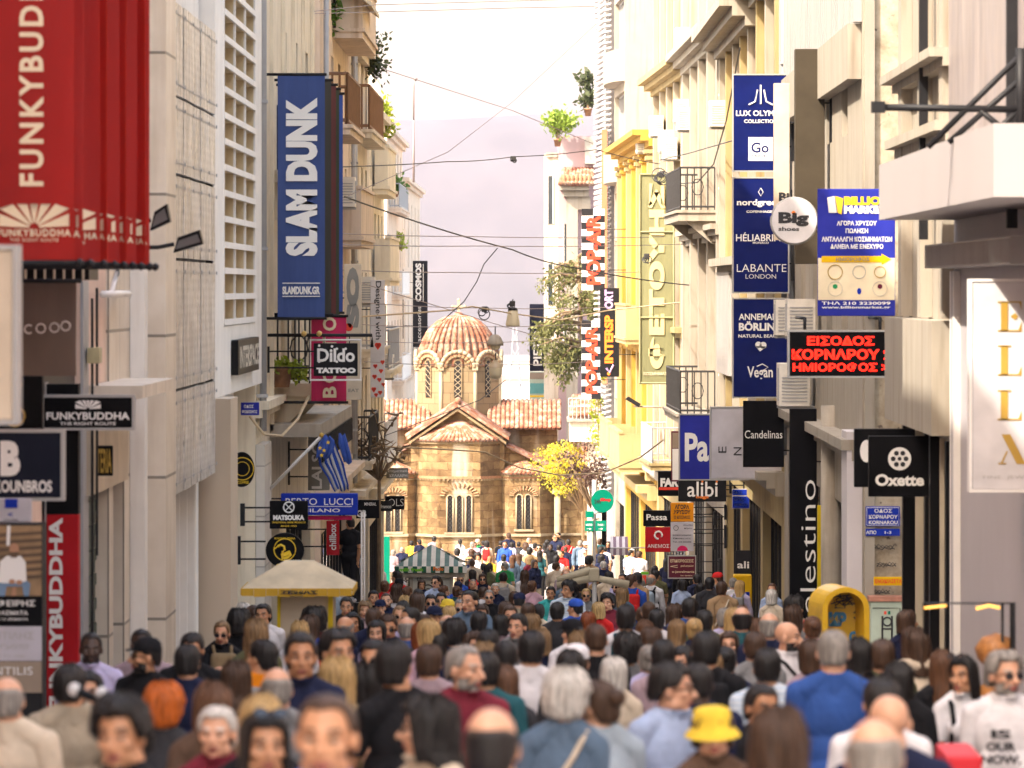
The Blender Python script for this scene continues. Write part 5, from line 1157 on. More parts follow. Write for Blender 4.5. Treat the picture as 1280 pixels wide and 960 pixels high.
sign('shop_sign', 'maroon jewellery sign in a pale frame, lowest below the white notice', 'sign', 836, 695.5, 869, 722, 122, 'maroon', [('ΕΠΙΔΙΟΡΘΩΣΕΙΣ', 852.5, 701, 29, 4, LC), ('ρολογιών', 859, 707.5, 16, 3.2, LC), ('e-jewelmania', 854, 715, 28, 3.6, LC), ('2ος όροφος', 858, 719.5, 15, 1.8, LC)], 4.2, thick=.08, frame=SGREY, extra=line([(838, 708), (847, 706.5), (847, 709.5), (838, 708)], LC, .7))
sign('street_sign', 'blue and white street number plate on the white wall under the lilac sign', 'street sign', 915, 611, 937, 636, 110, 'lilacwhite', [('ΟΔΟΣ', 922, 615.5, 12, 3, LW), ('ΕΡΜΟΥ', 926, 624, 16, 4, LW), ('ERMOU', 926, 631, 16, 3, LW)], 4.36, thick=.04, extra=many(poly([(915.6, 612), (936.4, 612), (936.4, 619), (915.6, 619)], C['blue']), poly([(915.6, 620.5), (936.4, 620.5), (936.4, 635), (915.6, 635)], C['blue'])))
sign('shop_sign', 'small dark shop window sign reading ali near the cash machine', 'sign', 919, 688, 939, 719, 108, 'charcoal', [('ali', 929, 706, 15, 9, LW)], 4.36, thick=.05)
# green gold banner and checkered banners
KH = fabric('khaki_banner', (.27, .265, .13), .25); KB = fabric('khaki_light', (.44, .37, .17), .25)
fb_ = tall_banner('vertical_banner', 'long faded green and gold vertical banner with Greek letters on the right row', 800.5, 219, 842, 478, 142, KH, [('ΦΕΤΟΥΗΣ', 821, 345, 23, 232, M('letter_pale_gold', (.60, .48, .24), .6, .1), 90, .06), ('ΚΟΣΜΗΜΑΤΑ', 821, 467, 33, 4, LC)], 'vertical banners on the right row')
g = MB()
for q in (((800, 218), (800, 479)), ((842.5, 218), (842.5, 479)), ((800, 218), (842.5, 218)), ((800, 479), (842.5, 479)), ((800, 397), (842, 397)), ((800, 290), (842, 290))): g.tube([P(*q[0], 141.98), P(*q[1], 141.98)], .03, C['olive'], 5)
g.build('frame', fb_)
def checker(x0, y0, x1, y1):
    def f(g, y):
        n = 12; h = (y1-y0)/n; xm = (x0+x1)/2
        for k in range(n):
            a, b_ = ((x0, xm) if k % 2 == 0 else (xm, x1)); poly([(a, y0+k*h), (b_, y0+k*h), (b_, y0+(k+1)*h), (a, y0+(k+1)*h)], C['charcoal'])(g, y)
    return f
for (x0, y0, x1, y1, y, lab, n) in ((727, 261, 756, 363, 172, 'upper black and white checkered sign reading POP-AIR in red', 0), (727, 401, 751, 499, 173, 'lower black and white checkered sign reading POP-AIR in red', 1)):
    rt = sign('checkered_sign', lab, 'sign', x0, y0, x1, y1, y, 'white', (), 2.95, thick=.14, extra=checker(x0, y0, x1, y1), group='checkered signs on the right row')
    g = MB(); txt(g, 'POP-AIR', (x0+x1)/2+.5, (y0+y1)/2, (x1-x0)*.62, (y1-y0)*.86, y-.012, LRED, 90, bold=.035); g.build('lettering', rt)
sign('vertical_sign', 'charcoal vertical sign with orange and lilac letters INTERSPORT', 'sign', 750, 360, 774, 471, 166, 'dullblack', [('INTERSP', 761, 424, 11, 60, LORG, 90, .05), ('ORT', 761, 374, 11, 24, M('letter_lilac', (.40, .28, .52), .5), 90, .05)], 3.1, thick=.15, extra=many(dot(761, 467, 2.2, LORG), line([(758, 460), (762, 466), (767, 456)], M('letter_lilac', (.4, .28, .52)), 3)))
sign('ceramic_sign', 'distant dark upright sign with white letters left of the pine', 'sign', 662, 380, 683, 464, 236, 'slate', [('PIETO', 672, 435, 11, 44, LW, 90)], 1.0, thick=.2)
sign('striped_board', 'distant teal and cream striped board beyond the church roof', 'sign', 662, 464.5, 683, 508, 238, 'lgreen', (), 1.0, thick=.2, extra=many(poly([(662, 466), (683, 466), (683, 474), (662, 474)], C['tan']), poly([(662, 479), (683, 479), (683, 492), (662, 492)], M('teal', (.12, .35, .34))), poly([(662, 494), (683, 494), (683, 496.5), (662, 496.5)], LYEL)))
sign('traffic_sign', 'round green sign with dark red lettering on the lamp post right of the church', 'sign', 739, 612, 767, 640.5, 150, 'green', [('24h', 747, 627, 8, 5, LK), ('iShop', 757, 625, 13, 5, C['red'], 0, .05)], None, round_=True, thick=.1)
for i, (x0, y0, x1, y1, t, lab) in enumerate(((732, 639, 742, 647, '', 'small green pointed direction sign just below the round sign'), (731, 651, 742, 664, 'ΜΕΤΡΟ', 'left green direction plate on the street post'), (744, 651, 758, 664, 'ΠΛΑΚΑ 1', 'right green direction plate on the street post'))):
    sign('direction_sign', lab, 'sign', x0, y0, x1, y1, 152, 'green', ([(t, (x0+x1)/2, 656, 8, 2.5, LW), ('→', (x0+x1)/2, 661, 6, 2, LW)] if t else ()), None, thick=.06)
g = MB(); y = 152.1; g.tube([Vector((X(736, y), y, gz(y)-.1)), P(739, 650, y), P(750, 650, y)], .09, WHITER, 8); g.tube([Vector((X(741, y), y+.1, gz(y)-.1)), P(743, 600, y)], .07, GREYM, 8)
g.tube([P(743, 641, 150.2), P(753, 640, 150.1)], .04, GREYM, 6)
tag(g.build('sign_post'), 'pale street post carrying the green signs right of the church', 'post')
# shop sign ELLA: letters with slabs and serifs
def serif(g, y, x, yy, ch):
    m = LGOLD; p = lambda pts: poly(pts, m)(g, y)
    if ch in 'EL':
        p([(x+2, yy), (x+11, yy), (x+11, yy+37), (x+2, yy+37)]); p([(x-2, yy+35.4), (x+28, yy+35.4), (x+28, yy+37.4), (x-2, yy+37.4)]); p([(x-2, yy-.4), (x+15, yy-.4), (x+15, yy+1.4), (x-2, yy+1.4)])
        p([(x+24, yy+35.4), (x+28, yy+25), (x+28, yy+35.4)])
        if ch == 'E': p([(x+15, yy-.4), (x+28, yy-.4), (x+28, yy+10), (x+25, yy+1.4), (x+15, yy+1.4)]); p([(x+14, yy+18.5), (x+20, yy+14), (x+24, yy+18.5), (x+20, yy+23)])
    else:
        p([(x+3, yy), (x+14, yy), (x+33, yy+37), (x+22, yy+37)]); p([(x-1, yy+35.5), (x+9, yy+35.5), (x+9, yy+37.2), (x-1, yy+37.2)]); p([(x+2, yy+35.5), (x+9, yy+21), (x+11, yy+21), (x+4.5, yy+35.5)])
es = sign('shop_sign', 'large white sign with gold serif letters ELLA at the right edge', 'sign', 1215, 352, 1318, 612, 46.5, 'white', [('FINE  JEWELRY', 1268, 597, 78, 5.5, SGREY, 0, -.01)], 4.42, thick=.22, arms=3, frame=M('letter_white', (.8, .78, .76)),
    extra=lambda g, y: [serif(g, y, x, yy, c) for x, yy, c in ((1249, 377, 'E'), (1249, 432, 'L'), (1249, 488, 'L'), (1249, 543, 'A'))])
# ------------------------------------------------------------------ trees and plants
def leafmat(name, rgb, var=.45):
    if name in _M: return _M[name]
    b = NB(name); n1 = b.ramp(b.noise(b.coord(), 5, 4), .3, .7); c = b.mix(n1, sc(rgb, 1-var), sc(rgb, 1+var)); b.l(c, b.b.inputs['Base Color']); b.b.inputs['Roughness'].default_value = .6
    tr = b.n('ShaderNodeBsdfTranslucent'); b.l(c, tr.inputs[0]); mx = b.n('ShaderNodeMixShader'); mx.inputs[0].default_value = .35
    b.l(b.b.outputs[0], mx.inputs[1]); b.l(tr.outputs[0], mx.inputs[2]); b.l(mx.outputs[0], [n for n in b.t.nodes if n.type == 'OUTPUT_MATERIAL'][0].inputs[0])
    _M[name] = b.m; return b.m
BARK = M('bark', (.22, .15, .09), .95, .3, 6, .4, 20)
def leaves(g, c, r, n, size, m, rd, droop=0):
    for _ in range(n):
        d = Vector((rd.gauss(0, .5), rd.gauss(0, .5), rd.gauss(0, .45))); p = Vector(c)+Vector((d.x*r[0], d.y*r[1], d.z*r[2]))
        a = Vector((rd.uniform(-1, 1), rd.uniform(-1, 1), rd.uniform(-1, 1)-droop)).normalized(); b_ = a.cross(Vector((rd.uniform(-1, 1), rd.uniform(-1, 1), rd.uniform(-1, 1)))).normalized()
        s_ = size*rd.uniform(.6, 1.4); g.add([p, p+a*s_*.5+b_*s_*.28, p+a*s_, p+a*s_*.5-b_*s_*.28], [(0, 1, 2, 3)], m)
def tree(name, label, base, branches, blobs, lm, size, rd, trunk_r=.12, droop=0, group=None):
    rt = thing(name, label, 'tree' if 'shrub' not in name and 'plant' not in name else 'plant', base, group)
    t = MB()
    for br in branches: t.tube(br, [trunk_r*(1-.8*i/(len(br)-1)) if br is branches[0] else trunk_r*.45*(1-.8*i/(len(br)-1)) for i in range(len(br))], BARK, 6)
    t.build('trunk', rt)
    g = MB()
    for c, r, n in blobs: leaves(g, c, r, n, size, lm, rd, droop)
    if blobs: g.build('crown', rt)
    return rt
rd = random.Random(21)
# pine
y = 203; base = Vector((X(738, y), y, gz(y))); top = P(722, 320, y)
br, bl = [[base, P(734, 560, y), P(728, 430, y), top]], []
for k in range(30):
    q = rd.random(); py = 325+150*q; side = rd.choice((-1, -1, -1, 1)); px0 = 724+6*q
    px1 = px0+side*rd.uniform(22, 66)*(.55+.45*math.sin(q*3.1)) ; px1 = min(px1, 745); yy = y+rd.uniform(-1.6, 1.2)
    a, e = P(px0, py-8, y), P(px1, py+rd.uniform(-12, 14), yy); mid = (a+e)/2+Vector((0, 0, .25)); br.append([a, mid, e])
    for t_ in range(7): bl.append(((mid.lerp(e, t_/6) if t_ > 1 else a.lerp(mid, .5+t_*.4))-Vector((0, 0, .16)), (.28, .35, .34), 30))
tree('pine_tree', 'drooping dark olive pine branches between the dome and checkered signs', base, br, bl, leafmat('pine_needles', (.155, .16, .05)), .15, rd, .2, .8)
# yellow tree and dark tree right of the church
y = 190; base = Vector((X(730, y), y, gz(y))); fork = P(728, 640, y); br = [[base, fork, P(715, 590, y)]]; bl = []
for k in range(44):
    px, py = rd.gauss(704, 18), rd.gauss(577, 18)
    if py > 560+0.0*px and px > 735: continue
    e = P(max(668, min(738, px)), max(545, min(612, py)), y+rd.uniform(-.8, .8)); br.append([fork, fork.lerp(e, .6)+Vector((0, 0, .1)), e]); bl.append((e, (.36, .42, .28), 70))
for px, py in ((744, 505), (748, 530), (742, 545), (750, 560), (738, 480), (746, 470)): bl.append((P(px, py, 184), (.22, .3, .35), 60)); 
tree('yellow_tree', 'bright yellow leaved tree against the right side of the church', base, br, bl, leafmat('yellow_leaf', (.52, .46, .04), .3), .10, rd, .09)
y = 183; base = Vector((X(748, y), y, gz(y))); fork = P(742, 640, y); br = [[base, fork, P(728, 600, y)]]; bl = []
for k in range(24):
    e = P(rd.uniform(702, 757), rd.gauss(592, 13), y+rd.uniform(-.6, .6)); br.append([fork, fork.lerp(e, .6)+Vector((0, 0, .1)), e]); bl.append((e, (.3, .35, .22), 34))
tree('dark_leaved_tree', 'purple brown leaved small tree below the yellow one', base, br, bl, leafmat('plum_leaf', (.085, .045, .035), .5), .14, rd, .08)
# bare twigs left of the church
y = 116; base = Vector((-3.75, y, gz(y))); fork = P(474, 600, y); br = [[base, fork, P(470, 560, y)]]
for k in range(16):
    e = P(rd.uniform(418, 512), rd.uniform(502, 575), y+rd.uniform(-1, 1)); mid = fork.lerp(e, .5)+Vector((rd.uniform(-.3, .3), rd.uniform(-.3, .3), rd.uniform(-.15, .3))); br.append([fork, mid, e])
    for q in range(6):
        s_ = mid.lerp(e, rd.uniform(0, .9)); e2 = s_+Vector((rd.uniform(-.4, .4), rd.uniform(-.4, .4), rd.uniform(-.12, .3))); m2 = s_.lerp(e2, .5)+Vector((rd.uniform(-.06, .06), 0, rd.uniform(-.06, .06))); br.append([s_, m2, e2])
tree('bare_tree', 'leafless brown twiggy tree left of the church gable', base, br, [], None, .1, rd, .07)
def bush(label, pts, y, lm, size, n=90, r=.25, name='potted_plant', pot=None, cat=None):
    c = P(*pts[0], y); rt = thing(name, label, 'plant', (c.x, y, c.z-.3)); g = MB(); t = MB()
    root = P(*(pot or (pts[-1][0], pts[-1][1]+8)), y)
    for p in pts: e = P(*p, y+rd.uniform(-.15, .15)); leaves(g, e, (r, r, r), n, size, lm, rd); t.tube([root, root.lerp(e, .5)+Vector((0, 0, .03)), e], .018, BARK, 4)
    g.build('foliage', rt); t.build('stem', rt)
    if pot:
        q = MB(); q.lathe(root+Vector((0, 0, -.18)), [(.01, 0), (.12, 0), (.17, .28), (.19, .28), (.19, .33), (.14, .33), (.13, .22)], BRICKRED, 14); q.build('pot', rt)
GR = leafmat('green_leaf', (.10, .20, .02)); OL = leafmat('olive_leaf', (.06, .075, .025)); LG = leafmat('lime_leaf', (.28, .34, .02), .3)
bush('bright green climbing plant at the top of the left row', [(398, 4), (403, 14), (406, 26), (401, 32), (396, 2)], 104, GR, .16, 110, .28, 'roof_plant')
bush('dark olive shrub on the roof edge left of the sky', [(455, 42), (455, 58), (462, 62), (470, 78), (473, 86), (468, 50), (460, 74)], 122, OL, .15, 80, .3, 'roof_shrub')
bush('lime green plant on the terrace left of the hill', [(470, 132), (474, 138), (480, 133), (477, 145), (483, 160), (474, 160)], 134, LG, .14, 70, .24, 'terrace_plant')
bush('spiky green plant in a clay pot on a high balcony rail', [(488, 232), (494, 228), (500, 233), (494, 236)], 221, GR, .25, 60, .3, pot=(494, 241))
bush('flowering balcony plants with yellow green leaves behind the iron rail', [(338, 463), (344, 458), (350, 465), (358, 460), (365, 463), (371, 458), (374, 466)], 81, LG, .11, 60, .12, 'balcony_plant', pot=(352, 470))
bush('trailing flowers on a white balcony of the washing house', [(480, 300), (486, 295), (492, 297), (498, 296), (502, 305)], 222, LG, .16, 60, .25, 'balcony_plant')
bush('small round green tree on the pink house terrace', [(690, 151), (697, 149), (704, 152), (710, 151), (694, 158), (701, 157)], 225, leafmat('spring_leaf', (.26, .36, .04), .3), .22, 110, .42, 'terrace_tree', pot=(697, 178))
bush('tall yucca with pale crown against the sky by the hatched tower', [(732, 100), (734, 96), (738, 112), (736, 124), (731, 127), (740, 120)], 224, OL, .3, 50, .3, 'yucca_plant', pot=(735, 140))
bush('green and yellow ivy beside the lower checkered sign', [(748, 440), (752, 470), (748, 500), (744, 520), (752, 530), (748, 548), (744, 415), (747, 455)], 180, LG, .13, 60, .22, 'climbing_plant')
# ------------------------------------------------------------------ overhead cables and lanterns
def cable(label, pts, r=.014, m=IRON, sag=0, name='overhead_cable'):
    q = [P(px, py, y) for px, py, y in pts]; out = []
    for i in range(len(q)-1):
        for k in range(8): t = k/8; out.append(q[i].lerp(q[i+1], t)-Vector((0, 0, sag*4*t*(1-t))))
    out.append(q[-1]); g = MB(); g.tube(out, r, m, 5); tag(g.build(name), label, 'cable', 'cables strung over the street')
FAINT = M('cable_grey', (.25, .2, .2), .6); ROPE = M('pale_rope', (.50, .38, .24), .8, .2, 10)
cable('thick dark cable sloping from the blue banner down to the green banner', [(431, 246, 96), (640, 312, 118), (715, 334, 126), (868, 357, 139)], .017, sag=.05)
cable('black drop cable curving down towards the church cross', [(622, 310, 117), (605, 330, 117), (596, 352, 117), (580, 377, 117), (552, 402, 117)], .012)
cable('topmost faint wire across the sky', [(318, 22, 90), (470, 6, 100), (760, -2, 120)], .008, FAINT)
cable('second faint wire across the sky just under the topmost', [(318, 19, 92), (470, 15, 104), (640, 10, 112), (745, 8, 118)], .008, FAINT)
cable('faint wire sloping down right from the left roofs', [(478, 86, 110), (640, 138, 112), (742, 180, 120)], .008, FAINT)
cable('faint diagonal wire rising to the tower top', [(430, 247, 100), (560, 190, 110), (640, 128, 118), (745, 30, 130)], .008, FAINT)
cable('level dark wire with a knot across the hill', [(335, 210, 84), (560, 202, 110), (640, 196, 122), (745, 187, 128), (825, 205, 134)], .011, sag=.03)
cable('black looping cable from the knot up to the top navy sign', [(825, 214, 134), (845, 230, 133), (872, 228, 128), (892, 205, 120), (908, 150, 110), (925, 60, 100)], .016)
cable('black cable from the knot to the blue signs', [(825, 200, 134), (860, 192, 126), (915, 176, 108)], .014)
for i, (a, b_) in enumerate((((332, 287, 84), (830, 296, 136)), ((335, 302, 84), (860, 305, 138)), ((345, 333, 84), (800, 340, 138)), ((334, 313, 84), (745, 440, 140)), ((452, 378, 110), (760, 384, 142)), ((440, 405, 110), (740, 404, 142)), ((452, 425, 112), (690, 424, 142)), ((455, 452, 112), (735, 452, 142)))):
    cable(('thin level wire crossing the hill just under the thick cable', 'second thin wire crossing the hill under the thick cable', 'thin wire across the lower part of the hill', 'thin wire slanting from the blue banner towards the pine', 'thin wire passing at the height of the cross', 'thin wire across the dome tiles', 'thin wire at the foot of the dome', 'lowest thin wire before the drum windows')[i], [a, ((a[0]+b_[0])/2, (a[1]+b_[1])/2+4, (a[2]+b_[2])/2), b_], .009, FAINT, .03)
cable('pale rope sagging before the church roof to the right row', [(480, 558, 120), (560, 562, 125), (606, 565, 128), (650, 585, 130), (700, 594, 132), (755, 591, 132), (800, 572, 130), (829, 550, 128)], .02, ROPE)
cable('pale twisted rope from the tattoo sign over to the pine', [(400, 390, 90), (450, 396, 100), (560, 388, 120), (590, 383, 124), (640, 392, 128), (700, 400, 132), (760, 388, 134), (850, 378, 134)], .018, ROPE)
cable('pale cable looping under the left canopy', [(312, 520, 76), (330, 543, 76), (352, 545, 77), (372, 524, 78), (386, 496, 80)], .022, ROPE)
cable('black cable slanting over the drum to the left awning', [(632, 475, 120), (600, 500, 118), (560, 515, 115), (480, 545, 110)], .01)
def knot(label, px, py, y, r, n):
    g = MB(); rd_ = random.Random(px)
    for k in range(n):
        c = P(px+rd_.uniform(-4, 4), py+rd_.uniform(-2, 5), y); rr = r*rd_.uniform(.5, 1.2)*y/F; t = rd_.uniform(-.5, .5)
        g.tube([c+Vector((rr*math.cos(a), .1*math.sin(a+t), rr*math.sin(a)*rd_.uniform(.95, 1.05))) for a in [i*math.pi/7 for i in range(14)]], .014, IRON, 4, closed=True)
    g.bbox(X(px-3, y), X(px+4, y), y-.06, y+.06, Z(py+2, y), Z(py-5, y), IRON, .02); tag(g.build('cable_coil'), label, 'cable coil')
knot('black coil of spare cable above the green banner', 826, 220, 134, 8, 5); knot('small dark cable knot hanging against the hill', 641, 200, 121, 3.5, 3)
knot('dark junction of cables above the lanterns', 640, 381, 128, 4, 3); knot('cable knot over the green banner letters', 808, 322, 137, 4, 3); knot('tangle of cable left of the lanterns', 605, 388, 126, 6, 3)
LGL = M('lantern_glass', (.62, .55, .40), .25, .1); 
def lantern(label, px, py, y, kind):
    rt = thing('hanging_lantern', label, 'lantern', P(px, py, y), 'lanterns hung over the street'); c = P(px, py, y); q = y/F
    g = MB()
    if kind == 0: g.lathe(c, [(.01, 14*q), (5*q, 13*q), (6.5*q, 10*q), (2*q, 10*q)], DARKM, 16)
    elif kind == 1: g.lathe(c, [(.01, 14*q), (3*q, 14*q), (7*q, 11*q), (10*q, 4*q), (10.5*q, 0), (9*q, 0)], WHITER, 18)
    else: g.lathe(c, [(.01, 15*q), (3*q, 15*q), (4*q, 12*q), (8*q, 9*q), (8.6*q, 5*q)], M('lantern_brass', (.45, .36, .25), .4, .2), 18)
    g.tube([c+Vector((0, 0, 13*q)), c+Vector((0, 0, 24*q))], .015, IRON, 5); g.build('cap', rt)
    g = MB()
    if kind == 0: g.lathe(c, [(6*q, 10*q), (9*q, -8*q), (8*q, -10*q), (.01, -10*q)], LGL, 16)
    elif kind == 1: g.ball(c+Vector((0, 0, -1*q)), (7*q, 7*q, 5*q), LGL)
    else: g.lathe(c, [(8.4*q, 5*q), (8*q, -3*q), (5*q, -8*q), (.01, -9*q)], LGL, 18)
    g.build('glass', rt)
lantern('cone shaped glass lantern hung above right of the dome', 641, 398, 128, 0); lantern('white domed shade lantern hung beside the dome', 619, 432, 128, 1); lantern('bell shaped brass and glass lantern hung lowest beside the drum', 619.5, 465, 128, 2)
# street lamps
g = MB(); y = 160; g.tube([P(517, 150, y), P(517, 108, y), P(518, 101, y), P(520, 98, y)], .03, FAINT, 6); g.tube([Vector((X(517, y), y, 5.5)), P(517, 150, y)], .04, FAINT, 6); g.ball(P(519.5, 99, y), .07, FAINT, 1)
tag(g.build('roof_mast'), 'thin hooked mast standing over the far left roofs against the sky', 'mast')
for (px, py, y, e, lab) in ((789, 504, 150, 842, 'dark street lamp head on a horizontal arm under the green banner'),):
    rt = thing('street_lamp', lab, 'street lamp', P(px, py, y)); g = MB(); g.tube([P(792, 508, y), Vector((3.7, y, Z(509, y)))], .03, WHITER, 6); g.build('arm', rt)
    g = MB(); c = P(px, py, y); g.prism([c+Vector(v) for v in ((-.18, -.12, .12), (.22, -.12, -.12), (.28, -.12, -.02), (-.08, -.12, .2))], (0, .25, 0), DARKM); g.build('lamp_head', rt)
# ------------------------------------------------------------------ kiosks, ladder, cabinets
def kiosk_left():
    y = 55; rt = thing('market_umbrella', 'cream market umbrella with yellow graffiti valance over a small kiosk at left', 'umbrella', (X(370, y), y, gz(y)))
    x0, x1 = X(302, y), X(440, y); zt, ze = Z(705, y), Z(736, y); CR = fabric('umbrella_cream', (.72, .62, .44), .3); YV = fabric('umbrella_yellow', (.66, .40, .03), .2)
    g = MB(); a = [(x0, y, ze), (x1, y, ze), (x1, y+1.3, ze), (x0, y+1.3, ze)]; b_ = [(X(352, y), y+.5, zt), (X(388, y), y+.5, zt), (X(388, y), y+.8, zt), (X(352, y), y+.8, zt)]
    g.add(a+b_, [(0, 1, 5, 4), (1, 2, 6, 5), (2, 3, 7, 6), (3, 0, 4, 7), (4, 5, 6, 7)], CR); g.build('canopy', rt).modifiers.new('t', 'SOLIDIFY').thickness = .012
    g = MB()
    for k in range(9): g.box(x0+(x1-x0)*k/9, x0+(x1-x0)*(k+1)/9-.004, y-.012-.006*(k % 2), y-.002, Z(745+k % 2, y), ze+.004, YV)
    for (xa, xb) in ((x0-.012, x0-.002), (x1+.002, x1+.012)): g.box(xa, xb, y, y+1.3, Z(744, y), ze, YV)
    v = g.build('valance', rt); g = MB(); txt(g, 'ΖΕΜΑΣ', 374, 740.5, 46, 5.5, y-.03, LK, bold=.06); g.build('graffiti', v)
    g = MB(); g.box(X(345, y), X(415, y), y+.3, y+1.0, gz(y), Z(748, y), C['beige']); g.box(X(345, y), X(349, y), y+.22, y+.3, gz(y), Z(746, y), C['kyel']); g.box(X(409, y), X(415, y), y+.22, y+.3, gz(y), Z(746, y), C['kyel']); g.build('kiosk_body', rt)
    g = MB(); g.tube([(X(370, y), y+.25, gz(y)), (X(370, y), y+.65, zt)], .025, WHITEP, 8); g.build('pole', rt)
kiosk_left()
def kiosk_striped():
    y = 118; rt = thing('street_kiosk', 'small street kiosk with green and white striped awning and graffiti wall before the church', 'kiosk', (X(539, y), y, gz(y)))
    GS = fabric('stripe_green', (.15, .24, .22), .15); WS = fabric('stripe_white', (.80, .77, .70), .15); GD = fabric('stripe_deep_green', (.01, .10, .06), .1)
    xa, xb = X(493, y), X(584, y); n = 16; ze, zv = Z(708, y), Z(716, y); zp = Z(683, y); xc = (xa+xb)/2; g = MB(); dp = 1.7
    for k in range(n):
        u0, u1 = xa+(xb-xa)*k/n, xa+(xb-xa)*(k+1)/n; h = lambda u: ze+(zp-ze)*(1-abs(u-xc)/(xb-xc)); m = GS if k % 2 else WS
        yy = lambda u: y+.9*(1-abs(u-xc)/(xb-xc))
        g.add([(u0, y, ze), (u1, y, ze), (u1, yy(u1), h(u1)), (u0, yy(u0), h(u0))], [(0, 1, 2, 3)], m); g.add([(u0, y+dp, ze), (u1, y+dp, ze), (u1, y+dp-.8*(1-abs(u1-xc)/(xb-xc)), h(u1)), (u0, y+dp-.8*(1-abs(u0-xc)/(xb-xc)), h(u0))], [(0, 1, 2, 3)], m)
        g.box(u0+.001, u1-.001, y-.012, y-.002, zv, ze, GD if k % 2 == 0 else WS)
    aw = g.build('awning', rt); g = MB(); txt(g, 'milk fresh', 514, 712, 30, 4.5, y-.016, M('graffiti_green', (.15, .5, .02)), bold=.05); txt(g, 'Paolo', 548, 711, 13, 5, y-.016, LORG, bold=.05); g.build('lettering', aw)
    g = MB(); g.bbox(X(496, y), X(581, y), y+.05, y+1.6, Z(722, y), zv-.002, WHITER, .02); g.build('eaves', rt)
    g = MB(); g.box(X(513, y), X(565, y), y+.2, y+1.5, gz(y)-.1, Z(722, y)-.002, M('kiosk_wall', (.50, .49, .44), .7, .1, 2)); g.box(X(512, y), X(516, y), y+.15, y+.2, gz(y), Z(722, y)-.002, WHITER); g.box(X(562, y), X(566, y), y+.15, y+.2, gz(y), Z(722, y)-.002, WHITER); b_ = g.build('kiosk_body', rt)
    g = MB(); yy = y+.185
    for f_ in (ring(535, 738, 7, LK, 1.6, 16, -10, 190), ring(535, 740, 4.2, LK, 1.2, 16, -30, 220), line([(528, 738), (530, 752)], LK, 1.6), line([(542, 738), (543, 754)], LK, 1.6), ring(524, 724, 2.5, LK, .8), line([(548, 724), (553, 726)], LK, 1), line([(523, 732), (523, 737), (527, 737)], M('graffiti_teal', (.1, .45, .45)), .9), line([(547, 738), (550, 733), (553, 738)], M('graffiti_teal', (.1, .45, .45)), .9), line([(545, 742), (552, 742)], M('graffiti_teal', (.1, .45, .45)), .8)): f_(g, yy)
    g.build('graffiti', b_)
kiosk_striped()
y = 78; rt = thing('folded_umbrella', 'folded beige parasol frame with spread arms above the crowd', 'parasol', (X(743, y), y, gz(y)))
g = MB(); g.tube([(X(743, y), y, gz(y)), P(743, 714, y)], .035, SGREY, 8); g.build('pole', rt)
g = MB(); BG = M('parasol_canvas', (.42, .36, .25), .8, .15, 5)
for a, b_ in (((696, 731), (742, 722)), ((742, 722), (786, 731)), ((696, 725), (738, 713))): g.tube([P(*a, y), P(*b_, y)], [.05, .07], BG, 6)
g.bbox(X(736, y), X(749, y), y-.08, y+.08, Z(726, y), Z(710, y), BG, .02); g.build('arms', rt)
# ladder
y = 105; rt = thing('step_ladder', 'pale aluminium step ladder under the man in black at left', 'ladder', (X(440, y), y+.1, gz(y)))
fz = Z(647, y)-1.74; g = MB()
for sx in (-1, 1):
    g.tube([(X(440, y)+sx*.24, y-.35, gz(y)), (X(440, y)+sx*.17, y+.12, fz+.9)], .025, GREYM, 6); g.tube([(X(440, y)+sx*.22, y+.55, gz(y)), (X(440, y)+sx*.17, y+.14, fz+.9)], .02, GREYM, 6)
g.build('rails', rt); 
for k in range(5):
    g = MB(); z = gz(y)+.24*(k+1); t = (z-gz(y))/(fz+.9-gz(y)); g.box(X(440, y)-.2, X(440, y)+.2, y-.35+.47*t-.06, y-.35+.47*t+.03, z-.025, min(z, fz), GREYM); g.build('step', rt)
# white scaffold frame beside it
g = MB()
for px in (452, 455.5): g.tube([(X(px, 99), 99, gz(99)), P(px, 640, 99)], .02, WHITEP, 6)
for k in range(7): g.tube([P(452, 650+k*16, 99), P(455.5, 650+k*16, 99)], .012, WHITEP, 5)
tag(g.build('leaning_ladder'), 'narrow white ladder leaning upright right of the man in black', 'ladder')
# yellow booth
y = 57; rt = thing('phone_booth', 'yellow arched booth covered in blue and dark graffiti on the right', 'booth', (X(1060, y), y, gz(y)))
YB = M('booth_yellow', (.66, .40, .01), .4, .12, 5); xa, xb = X(1028, y), X(1087, y); zc = Z(762, y); r_ = (xb-xa)/2; xm = (xa+xb)/2; n = 14
arc = lambda rr, x_=0: [(xm+x_+rr*math.cos(math.pi*i/n), zc+rr*.95*math.sin(math.pi*i/n)) for i in range(n+1)]
g = MB(); o, i_ = arc(r_), arc(r_-.06)
for k in range(n): g.prism([(o[k][0], y, o[k][1]), (o[k+1][0], y, o[k+1][1]), (i_[k+1][0], y, i_[k+1][1]), (i_[k][0], y, i_[k][1])], (-.12, .75, 0), YB)
for x0_, x1_ in ((xa, xa+.06), (xb-.06, xb)): g.prism([(x0_, y, gz(y)), (x1_, y, gz(y)), (x1_, y, zc), (x0_, y, zc)], (-.12, .75, 0), YB)
g.build('shell', rt)
g = MB(); yb = y+.45; g.prism([(xm-.06+(x-xm)*.97, yb, z) for x, z in arc(r_-.06)]+[(xa+.0, yb, gz(y)+.5), (xb-.12, yb, gz(y)+.5)][::1], (0, .03, 0), YB); bk = g.build('back_panel', rt)
g = MB(); GB = M('graffiti_blue', (.05, .25, .5), .5)
txt(g, 'ΚΡ', 1047, 774, 22, 18, yb-.005, GB, bold=.08); txt(g, 'GI', 1068, 796, 14, 14, yb-.005, GB, bold=.06)
